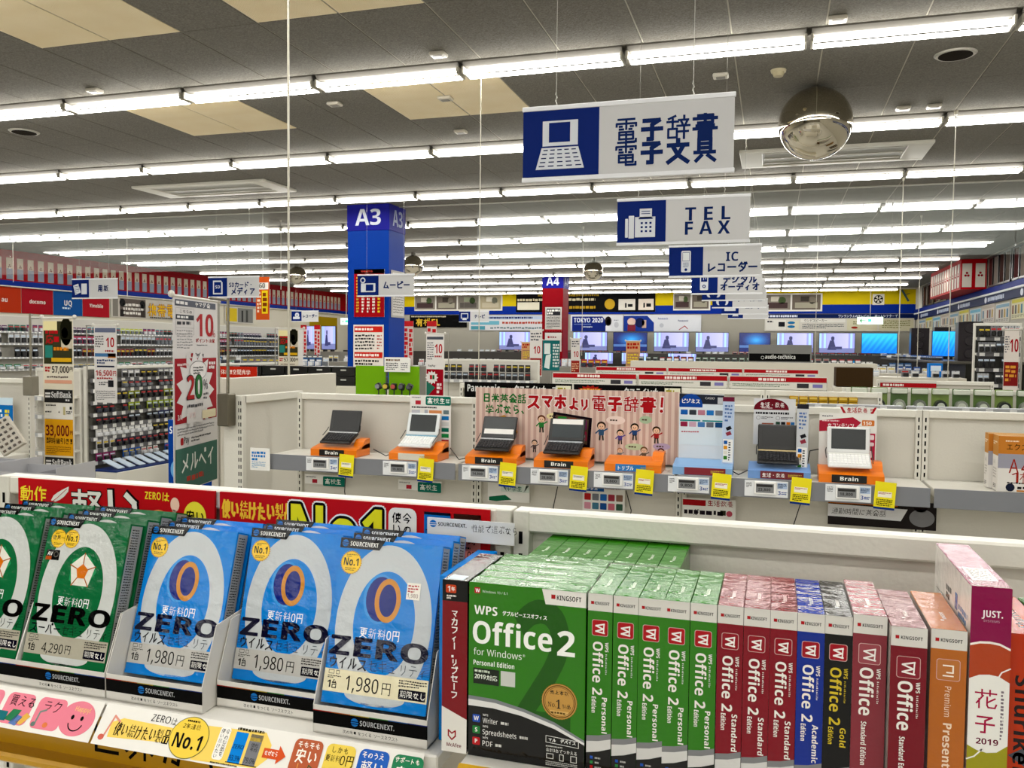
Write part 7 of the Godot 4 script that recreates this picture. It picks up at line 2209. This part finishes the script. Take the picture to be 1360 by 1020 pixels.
func far_wall() -> void:
	var wb: Node3D = get_node("wall_back")
	var z := ZB + 0.002
	var b := MB.new()
	b.hex("#d6c21a")
	b.box(v3(XL, 3.29, ZB), v3(XR, TOP - 0.001, z + 0.02))
	part(wb, "yellow_band", b, "card")
	b = MB.new()
	b.hex("#153f9a")
	b.box(v3(XL, 2.97, ZB), v3(XR, 3.29, z + 0.025))
	part(wb, "blue_band", b, "card")
	var zz := ZB + 0.03
	var photo := func(k: Ink, n: int, w: float) -> void:
		k.rect(0, 0, w, 650, "#dcdad4").up()
		for i in n:
			var x := 30.0 + i * (w - 30) / n
			var pw := (w - 30) / n - 60
			k.rect(x, 50, pw, 540, ["#8f8880", "#7a7068", "#8a857c", "#b0a890"][i % 4]).up().rect(x + pw * 0.1, 330, pw * 0.8, 200, ["#5a4a4a", "#a8a494", "#6a6460", "#c0b8a4"][i % 4]).rect(x + pw * 0.3, 110, pw * 0.3, 180, ["#c9c4b8", "#55504a", "#9aa08a", "#d6d2c6"][i % 4]).ell(x + pw * 0.7, 250, pw * 0.14, 130, ["#5a6a4a", "#8a8478", "#4a5a3a", "#77786a"][i % 4], 12).up(-1)
	wall_card("row of four room photos in white frames left of the yellow wall", v3(-14.2, 3.12, zz), 3.8, 0.65, 0.0, func(k: Ink) -> void: photo.call(k, 4, 3800.0), "poster", "room photos high on the far wall")
	wall_card("room photo in a white frame right of the gold board", v3(-3.66, 3.1, zz), 1.36, 0.65, 0.0, func(k: Ink) -> void: photo.call(k, 2, 1360.0), "poster", "room photos high on the far wall")
	wall_card("pair of sofa photos in white frames left of the fan sign", v3(-0.47, 3.1, zz), 2.08, 0.6, 0.0, func(k: Ink) -> void: photo.call(k, 2, 2080.0), "poster", "room photos high on the far wall")
	wall_card("black and gold board about televisions on the far wall", v3(-9.83, 3.05, zz), 5.5, 0.72, 0.0, func(k: Ink) -> void:
		k.rect(0, 0, 5500, 720, "#161410").up().fine(900, 20, 3600, 90, 1, "#b89a34", 3, 0.8).fine(60, 170, 3500, 130, 1, "#d8d0b4", 4, 0.7).rect(60, 330, 900, 300, "#dcd8c8").rect(1200, 300, 700, 320, "#8a7a24").fine(2000, 470, 1700, 130, 1, "#b89a34", 5, 0.8).ell(3760, 420, 200, 200, "#c8a83a").rect(4100, 230, 640, 420, "#dcd8d0").rect(4860, 230, 580, 420, "#e0d6cc").up().rect(4350, 380, 60, 180, "#2a2a2c").rect(4460, 420, 180, 110, "#2a2a2c").rect(5050, 380, 60, 180, "#2a2a2c").rect(5160, 400, 180, 130, "#2a2a2c"))
	wall_card("blue and white TOKYO 2020 banner over the televisions", v3(-7.6, 2.31, zz), 2.05, 0.63, 0.0, func(k: Ink) -> void:
		k.rect(0, 0, 2050, 630, "#d6d8dc").up().pl([60, 60, 1250, 60, 1400, 250, 1400, 630, 60, 630], "#1d3a86").up().tx("TOKYO 2020", 130, 290, 170, "#e4e8f0", true, 0, 1150).fine(140, 340, 1000, 40, 1, "#8aa0d0", 3, 0.6).fine(500, 430, 400, 60, 1, "#d0d8e8", 4, 0.6).ell(1480, 240, 130, 180, "#2a2224").ell(1490, 260, 80, 110, "#d8b8a4").rect(1380, 420, 230, 210, "#dcdce0").up(-1).ell(1800, 380, 90, 110, "#c0c2c8").fine(1700, 180, 250, 50, 1, "#8a8e9a", 5, 0.6))
	wall_card("white maker banner with blue action photo over the televisions", v3(-5.52, 2.31, zz), 2.9, 0.63, 0.0, func(k: Ink) -> void:
		k.rect(0, 0, 2900, 630, "#d3d5da").up().pl([0, 40, 900, 40, 1150, 300, 1150, 630, 0, 630], "#2a4a9a").up().ell(300, 260, 160, 140, "#d8c0b4").ell(620, 300, 180, 180, "#1d2a5a").rect(150, 380, 300, 240, "#8a3a4a").rect(700, 200, 160, 300, "#c8b0a0").up(-1).tx("Panasonic", 1300, 180, 70, "#2a4a9a", true, 0, 380).ell(1440, 400, 80, 80, "#b9bcc4").tx("Panasonic", 2050, 260, 70, "#3a4a7a", true, 0, 380).ln([2100, 560, 2300, 420, 2400, 520], 30, "#a84a50"))
	wall_card("navy strip with white lettering above the info panels at the right", v3(-0.35, 2.81, zz), 5.0, 0.14, 0.0, func(k: Ink) -> void:
		k.rect(0, 0, 5000, 140, "#14285e").up().fine(180, 24, 1400, 92, 1, "#d6dce8", 3, 0.8).jp("ワンランク上のテレビの", 2500, 20, 100, "#d6dce8", 0.14, 0.9).jp("ホームシアターで", 3700, 20, 100, "#d6dce8", 0.14, 0.9).ell(60, 70, 90, 60, "#d0d4dc"))
	wall_card("white info panels about speakers below the navy strip", v3(-0.35, 2.34, zz), 5.0, 0.46, 0.0, func(k: Ink) -> void:
		k.rect(0, 0, 5000, 460, "#cfccc4").up().rect(40, 60, 700, 360, "#d8d6d0").rect(780, 80, 400, 340, "#d6d2c0").rect(1240, 20, 1500, 120, "#dcdad4").rect(2800, 20, 1000, 420, "#d0ccb4").rect(3860, 20, 1100, 420, "#cfcab0").up().fine(90, 80, 300, 80, 1, "#3a3a3c", 3, 0.7).rect(480, 130, 220, 170, "#2a2c30").ell(920, 160, 130, 50, "#2f7aa8").ell(920, 300, 130, 50, "#2f7aa8").jp("ウンドスピーカー", 1350, 30, 95, "#3a3a3c", 0.12).fine(1300, 180, 1400, 200, 3, "#5a6068", 5, 0.4).ell(3050, 330, 110, 40, "#a83a2a").fine(3000, 80, 700, 160, 2, "#8a8a6a", 6, 0.5).fine(3950, 60, 900, 300, 4, "#8a8a5a", 7, 0.4))
	wall_card("white strip of television notices left of the red pillar", v3(-11.8, 2.33, zz), 4.1, 0.6, 0.0, func(k: Ink) -> void:
		k.rect(0, 0, 4100, 600, "#d0d0d2").up().rect(80, 30, 3900, 130, "#b8c4d8").up().fine(160, 50, 3700, 90, 1, "#2a3a6a", 3, 0.8).up(-1).rect(80, 220, 1200, 160, "#7ab0c0").fine(1400, 240, 2400, 110, 1, "#b85a4a", 5, 0.7).rect(80, 430, 600, 140, "#5a9aa8").fine(900, 440, 2800, 120, 1, "#7a8a90", 6, 0.5))
	wall_card("black board with gold kanji about organic screens right of the blue pillar", v3(-14.4, 2.45, zz), 2.4, 0.5, 0.0, func(k: Ink) -> void:
		k.rect(0, 0, 2500, 500, "#14120e").up().jp("有機EL", 260, 130, 330, "#d8b848", 0.13).fine(60, 30, 2300, 70, 1, "#c8c0a8", 3, 0.7))
	# round fan picture and dish
	wall_card("white square with a black fan on the yellow wall", v3(3.27, 3.27, zz), 0.38, 0.38, 0.0, func(k: Ink) -> void:
		k.rect(0, 0, 380, 380, "#e2dfd4").up().ell(190, 190, 150, 150, "#26241f").up()
		for i in 5:
			var a := TAU * i / 5
			k.pl([190, 190, 190 + 130 * cos(a), 190 + 130 * sin(a), 190 + 130 * cos(a + 0.7), 190 + 130 * sin(a + 0.7)], "#dcd8cc")
		k.up().ell(190, 190, 26, 26, "#26241f"))
	b = MB.new()
	b.hex("#3a5a5a")
	b.xbox(Transform3D(Basis(Vector3.BACK, 0.5), v3(4.3, 3.58, ZB + 0.2)), v3(0.07, 0.46, 0.02), 0.008)
	b.hex("#8a7a3a")
	b.tube([v3(4.3, 3.6, ZB + 0.2), v3(4.45, 3.66, ZB + 0.03)], 0.015, 8)
	solo("wall_dish", b, "plastic", "thin dark dish blade fixed to the yellow wall in the far corner", "dish")
	# televisions and their counter
	var tv := [[-10.34, -9.07, 0], [-7.37, -6.04, 0], [-5.82, -4.53, 1], [-4.29, -3.0, 0], [-2.77, -1.58, 0], [-1.22, -0.13, 1], [0.08, 1.32, 0], [1.5, 2.69, 0], [2.89, 4.04, 2]]
	for i in tv.size():
		television(["television with a seated figure left of the red pillar", "television with a seated figure just right of the red pillar", "television showing dark blue sparkling water", "television with a seated figure, below the blue action photo", "television with a seated figure left of the aisle signs", "television with blue water behind the black brand board", "television with a seated figure right of the black brand board", "television with a seated figure second from the corner", "television with bright blue water nearest the right corner"][i], tv[i][0], tv[i][1], 1.55, 2.27, -31.9, tv[i][2])
	for i in 2:
		television(["dark small television at the far left end of the hall", "second dark small television at the far left"][i], [-16.4, -15.68][i], [-15.95, -15.1][i], 1.5, 2.36, -27.5, 0)
	for i in 3:
		television(["lower television below the sparkling water screen", "lower television right of the pinkish poster", "lower television near the aisle signs"][i], [-6.6, -5.25, -3.6][i], [-5.55, -4.3, -2.6][i], 1.08, 1.5, -30.5, 0)
	b = MB.new()
	b.hex("#4f4d48")
	b.box(v3(-16.9, 0.001, -32.3), v3(4.6, 1.48, -31.4), 0.006)
	solo("television_counter", b, "enamel", "long grey counter along the far wall under the televisions", "counter")
	b = MB.new()
	b.hex("#5a5852")
	b.box(v3(-9.0, 0.001, -30.9), v3(-1.0, 1.015, -30.2), 0.006)
	solo("television_counter", b, "enamel", "lower grey counter in front of the long television counter", "counter")
	pack_row(80, v3(-12.0, 1.485, -31.6), v3(4.4, 1.485, -31.6), 70, 0.22, 0.1, 0.1, ["#26262a", "#d8d8d4", "#b9b9b6", "#a03a3a", "#3a3c44"], 0.0, "small device standing before the far televisions", "devices before the far televisions", false, 0.3, "set_top_device")
	b = MB.new()
	b.hex("#8f8c84")
	b.box(v3(-16.75, 0.001, -28.2), v3(-14.8, 1.438, -27.3), 0.006)
	solo("television_counter", b, "enamel", "dark counter under the two small televisions at the far left", "counter")
	# display tables between the pillars
	for q: Array in [[-12.5, -16.5, 3.2], [-9.0, -18.5, 3.0], [-6.0, -20.0, 2.4], [-3.0, -19.0, 3.4], [0.2, -22.0, 3.0], [-13.9, -22.0, 3.4], [0.4, -17.0, 2.0]]:
		var where: String = ["far left", "left of the blue pillar", "behind the blue pillar", "right of the red pillar", "behind the aisle signs", "below the disc recorder sign", "behind the brand board"][[-12.5, -9.0, -6.0, -3.0, 0.2, -13.9, 0.4].find(q[0])]
		b = MB.new()
		b.hex("#8f8c84")
		b.box(v3(0, 0.001, -0.9), v3(q[2], 1.18, 0), 0.006)
		solo("display_counter", b, "enamel", "pale display counter in the middle of the hall %s" % where, "counter", "display counters in the hall", v3(q[0], 0, q[1]))
		pack_row(int(90 - q[0] * 3), v3(q[0] + 0.05, 1.182, q[1] - 0.25), v3(q[0] + q[2] - 0.05, 1.182, q[1] - 0.25), int(q[2] / 0.17), 0.16, 0.2, 0.1, ["#26262a", "#c9cacc", "#7a7d82", "#b03a3a", "#3a6a9a", "#d8d8d4"], 0.0, "small boxed device on the display counter %s" % where, "devices on the display counters", false, 0.15, "boxed_device")
	# red sale streamers by the television sign
	for i in 4:
		easel_card("narrow red and white sale streamer, %s from the left below the hanging signs" % ["first", "second", "third", "fourth"][i], [-13.4, -12.95, -8.5, -7.9][i], [-13.2, -12.75, -8.25, -7.65][i], 1.182, 2.25, [-22.3, -22.3, -18.8, -18.8][i], func(k: Ink, w: float, h: float) -> void:
			k.rect(0, 0, w, h, "#d0c4c0").up().rect(0, 0, w, 130, "#c03038").fine(w * 0.08, 160, w * 0.36, h - 220, 8, "#c03038", 3, 0.75).fine(w * 0.56, 180, w * 0.36, h - 300, 7, "#c03038", 4, 0.75), "sign", "red sale streamers")
	# lit exit signs
	if not mats.has("exit_glow"):
		glow_mat("exit_glow", Color(0.75, 0.95, 0.82), 0.9)
	for q: Array in [[2.4, 2.45, -28.0, 0.74, "right"], [-14.1, 2.36, -26.0, 0.42, "left"]]:
		var t := thing("exit_sign", "lit white and green exit sign with an arrow at the far %s" % q[4], "exit sign", v3(q[0], q[1], q[2]), "lit exit signs")
		b = MB.new()
		b.hex("#e8f2ea")
		b.box(v3(0, 0, -0.05), v3(q[3], 0.23, -0.002), 0.004)
		part(t, "light_box", b, "plastic")
		b = MB.new()
		b.hex("#ffffff")
		b.quad(v3(0.01, 0.22, 0), v3(q[3] - 0.01, 0.22, 0), v3(q[3] - 0.01, 0.01, 0), v3(0.01, 0.01, 0), Vector3.BACK)
		part(t, "lit_face", b, "exit_glow")
		b = MB.new()
		b.hex("#2f9a6a")
		var k := ink(b, v3(0, 0.23, 0), v3(q[3], 0.23, 0), v3(0, 0, 0), q[3] * 1000, 230, 0.004)
		k.ln([90, 115, 240, 115], 24, "#1f8a58").ln([140, 60, 85, 115, 140, 170], 24, "#1f8a58").fine(q[3] * 420, 60, 200, 110, 1, "#1f8a58", 3, 0.8)
		part(t, "arrow", b, "card")
		b = MB.new()
		b.hex("#c9c7bf")
		b.cyl(v3(q[3] * 0.5, 0.23, -0.025), v3(q[3] * 0.5, TOP - q[1] - 0.001, -0.025), 0.012, 0.012, 8)
		part(t, "drop_rod", b, "steel")
		var ol := OmniLight3D.new()
		ol.name = "exit_light"
		ol.light_color = Color(0.75, 0.95, 0.82)
		ol.light_energy = 0.05
		ol.omni_range = 40.0
		ol.shadow_enabled = true
		ol.position = v3(q[3] * 0.5, 0.11, 0.05)
		t.add_child(ol)
	# yellow doorway recess on the left
	wall_card("yellow painted doorway panel at the far left end", v3(-17.18, 1.5, -29.2), 2.2, 1.3, PI / 2, func(k: Ink) -> void:
		k.rect(0, 0, 2200, 1300, "#a8901a"), "panel", "")

func right_side() -> void:
	var wr: Node3D = get_node("wall_right")
	var b := MB.new()
	b.hex("#1d3f90")
	b.box(v3(XR - 0.06, 2.97, ZB), v3(XR, 3.09, -4.0))
	b.hex("#e0e2e4")
	b.box(v3(XR - 0.07, 2.92, ZB), v3(XR, 2.965, -4.0))
	part(wr, "blue_band", b, "card")
	b = MB.new()
	b.hex("#14285e")
	b.box(v3(XR - 0.05, 2.74, ZB), v3(XR, 2.915, -4.0))
	var k := ink(b, v3(XR - 0.05, 2.915, ZB), v3(XR - 0.05, 2.915, -4.0), v3(XR - 0.05, 2.74, ZB), 28500, 175, 0.004)
	for i in 9:
		k.ell(1500 + i * 3000, 88, 110, 70, "#d8dce4").fine(1700 + i * 3000, 30, 1600, 110, 1, "#c8d0e0", 3 + i, 0.8)
	part(wr, "navy_band", b, "card")
	# clerestory windows with dark frames
	for i in 5:
		var z0 := -30.8 + i * 2.15 + (4.6 if i >= 2 else 0.0)
		var w := shell("window_%d" % (i + 1))
		b = MB.new()
		b.hex("#1d1a18")
		b.box(v3(XR - 0.03, 3.1, z0), v3(XR - 0.001, TOP - 0.02, z0 + 2.05))
		part(w, "window_recess", b, "plastic")
		for j in 4:
			b = MB.new()
			b.hex(["#5a2420", "#8a8078", "#4a1f1c", "#6a6058"][j])
			b.box(v3(XR - 0.05, 3.12, z0 + 0.1 + j * 0.5), v3(XR - 0.031, TOP - 0.06, z0 + 0.45 + j * 0.5))
			part(w, "curtain_panel", b, "matte")
		b = MB.new()
		b.hex("#26221f")
		b.box(v3(XR - 0.07, 3.1, z0), v3(XR - 0.051, 3.14, z0 + 2.05))
		b.box(v3(XR - 0.07, TOP - 0.06, z0), v3(XR - 0.051, TOP - 0.02, z0 + 2.05))
		for j in 5:
			b.box(v3(XR - 0.07, 3.1, z0 + j * 0.5), v3(XR - 0.051, TOP - 0.02, z0 + j * 0.5 + 0.05))
		part(w, "window_frame", b, "plastic")
	# red boxed fascia with white banners
	var tr := shell("trim_1")
	b = MB.new()
	b.hex("#b8141e")
	b.box(v3(XR - 0.55, 3.1, -26.2), v3(XR - 0.001, TOP - 0.001, -22.2))
	part(tr, "red_box", b, "card")
	b = MB.new()
	b.hex("#ddd6cc")
	b.box(v3(-0.1, 0, 0), v3(0.1, 0.55, 0.008))
	b.hex("#a81c28")
	for q: Array in [[0, 0.33], [-0.03, 0.27], [0.03, 0.27]]:
		b.ball(v3(q[0], q[1], 0.008), v3(0.028, 0.028, 0.005), 10, 5)
	var bm := b.mesh(mats.card)
	for i in 2:
		piece(tr, "banner_panel", bm, Transform3D(Basis(), v3(XR - 0.42 + i * 0.28, 3.15, -22.198)))
	for i in 12:
		piece(tr, "banner_panel", bm, Transform3D(Basis(Vector3.UP, -PI / 2), v3(XR - 0.553, 3.15, -25.95 + i * 0.32)))
	# white soffit by the far corner
	b = MB.new()
	b.hex("#d6d2c8")
	b.box(v3(XR - 0.02, 3.1, ZB), v3(XR - 0.0005, TOP - 0.001, -30.9))
	part(wr, "plain_panel", b, "matte")
	# posters under the band
	for i in 12:
		var z0 := -31.6 + i * 1.3
		var t := thing("poster", "pale info poster on the right wall, %s from the far corner" % ["first", "second", "third", "fourth", "fifth", "sixth", "seventh", "eighth", "ninth", "tenth", "eleventh", "twelfth"][i], "poster", v3(XR - 0.002, 2.27 + 0.04 * (i % 2), z0), "info posters along the right wall", -PI / 2)
		b = MB.new()
		b.hex(["#d0cdc4", "#d6d2b4", "#c4d0d2", "#cfc8c0"][i % 4])
		b.box(v3(0, 0, 0.0), v3(1.15, 0.42, 0.01))
		part(t, "sheet", b, "card")
		b = MB.new()
		k = ink(b, v3(0, 0.42, 0.01), v3(1.15, 0.42, 0.01), v3(0, 0, 0.01), 1150, 420, 0.003)
		k.rect(30, 20, 1090, 70, ["#8aa8b8", "#c8c04a", "#7ab0c4", "#b9b0a4"][i % 4])
		for j in 5:
			k.rect(60 + j * 215, 130, 120, 180, ["#6a6e74", "#b9a05a", "#5a8aa0", "#d8d4ca", "#8a5a4a"][(i + j) % 5]).fine(60 + j * 215, 330, 150, 60, 2, "#6a6a68", i + j, 0.5)
		part(t, "print", b, "card")
	# tall televisions and speakers along the right wall
	for q: Array in [[3.95, -28.2, 0.5, 1.45, 2.35, "dark tall speaker nearest the far corner on the right"], [4.1, -25.2, 0.4, 1.45, 2.3, "second dark tall speaker on the right wall shelf"], [4.05, -21.3, 0.4, 1.45, 2.32, "third dark tall speaker on the right wall shelf"], [3.62, -19.5, 0.42, 1.45, 2.25, "largest dark speaker on the right wall shelf"]]:
		var t := thing("tower_speaker", q[5], "speaker", v3(q[0], q[3], q[1]), "dark speakers on the right wall shelf")
		b = MB.new()
		b.hex("#2a2528")
		b.box(v3(0, 0, -0.35), v3(q[2], q[4] - q[3], 0), 0.01)
		part(t, "cabinet", b, "plastic")
		b = MB.new()
		b.hex("#3a3438")
		for i in 3:
			b.cyl(v3(q[2] * 0.5, 0.15 + i * 0.26, 0), v3(q[2] * 0.5, 0.15 + i * 0.26, 0.012), 0.1, 0.09, 18)
		part(t, "driver", b, "plastic")
	television("narrow blue television on the right wall shelf between the speakers", 3.72, 4.3, 1.51, 2.15, -23.2, 2)
	b = MB.new()
	b.hex("#6a665e")
	b.box(v3(3.2, 1.4, -29.0), v3(4.62, 1.448, -18.6), 0.004)
	b.hex("#2a2826")
	b.box(v3(3.6, 0.001, -29.0), v3(4.62, 1.4, -18.6))
	solo("wall_shelf", b, "enamel", "dark shelf along the right wall under the speakers", "shelf")
	pack_row(120, v3(3.3, 1.45, -29.0), v3(3.3, 1.45, -18.8), 40, 0.2, 0.1, 0.08, ["#c8ccd0", "#3a6ab0", "#8a8c90", "#d8d8d4"], -0.6, "small pale card on the right wall shelf", "cards on the right wall shelf", false, 0.3, "shelf_card")
	# peg tower with grey hanging goods and its price banner
	rack("grey peg tower with hanging goods at the right", v3(2.0, 0, -9.9), 0.4, 1.9, 0.0, [1.3, 1.46, 1.62, 1.78], 0.06, "#4a4844")
	for r in 4:
		pack_row(130 + r, v3(2.01, [1.305, 1.465, 1.625, 1.785][r], -9.82), v3(2.39, [1.305, 1.465, 1.625, 1.785][r], -9.82), 7, 0.06, 0.12, 0.04, ["#55575c", "#2a2c30", "#8a8c90", "#b9bbbd"], 0.0, "grey hanging cable pack, %s row of the peg tower" % ["lowest", "second", "third", "top"][r], "packs on the peg tower", true, 0.05, "cable_pack")
	pole_banner("white and red banner with a red 10 at the right edge", v3(1.74, 1.28, -7.6), 0.105, 0.52, 0.0, func(kk: Ink) -> void:
		kk.rect(0, 0, 105, 520, "#d9d2cc").up().tx("10", 40, 170, 100, "#a82030", true, 0, 60).fine(6, 40, 30, 140, 7, "#77777c", 3, 0.5).rect(2, 250, 101, 190, "#8a2a2c").up().fine(14, 270, 76, 140, 4, "#d8a04a", 5, 0.6), 0.13)
	for q: Array in [[2.45, -8.8, "first"], [2.62, -9.4, "second"]]:
		b = MB.new()
		b.hex("#5a4a34")
		b.box(v3(0, 0.001, -0.3), v3(0.12, 1.5, 0), 0.003)
		solo("wooden_post", b, "matte", "%s upright brown wooden post behind the right banner" % q[2], "post", "brown posts at the right", v3(q[0], 0, q[1]))
	b = MB.new()
	b.hex("#8a6a34")
	b.box(v3(2.0, 0.001, -8.0), v3(2.28, 1.42, -7.7), 0.004)
	solo("tan_carton", b, "paper", "tan carton standing at the right edge behind the green packs", "carton")
	for q: Array in [[1.9, 1.3, -12.0, "#2f86d0"], [1.1, 1.3, -13.9, "#3aa0e0"]]:
		b = MB.new()
		b.hex(q[3])
		b.box(v3(0, 0, -0.15), v3(0.16, 0.18, 0), 0.003)
		b.hex("#d8e4ee")
		b.quad(v3(0.02, 0.15, 0.002), v3(0.14, 0.15, 0.002), v3(0.14, 0.08, 0.002), v3(0.02, 0.08, 0.002), Vector3.BACK)
		solo("blue_box", b, "card", "bright blue product box on a counter at the %s" % ("far right" if q[0] > 1.5 else "right of the brand board"), "box", "bright blue boxes", v3(q[0], q[1], q[2]))
	for q: Array in [[1.0, -12.3, 1.3, 1.3], [0.95, -14.2, 1.4, 1.3]]:
		b = MB.new()
		b.hex("#cfcbbf")
		b.box(v3(q[0], 0.001, q[1]), v3(q[0] + 1.3, 1.299, q[1] + 0.5), 0.004)
		solo("counter_block", b, "enamel", "cream counter with blue boxes at the right, %s" % ("nearer" if q[1] > -13 else "farther"), "counter")
		pack_row(int(140 - q[1]), v3(q[0] + 0.2, 1.302, q[1] + 0.4), v3(q[0] + 1.25, 1.302, q[1] + 0.4), 9, 0.11, 0.1, 0.08, ["#d0d2d4", "#3a6ab0", "#9a9ca0", "#e0e0dc"], 0.0, "small pale item on the %s cream counter at the right" % ("nearer" if q[1] > -13 else "farther"), "items on the right counters", false, 0.08, "boxed_item")

func build_all() -> void:
	near_shelf()
	mid_shelf()
	ceiling_things()
	left_side()
	middle_rows()
	far_wall()
	right_side()
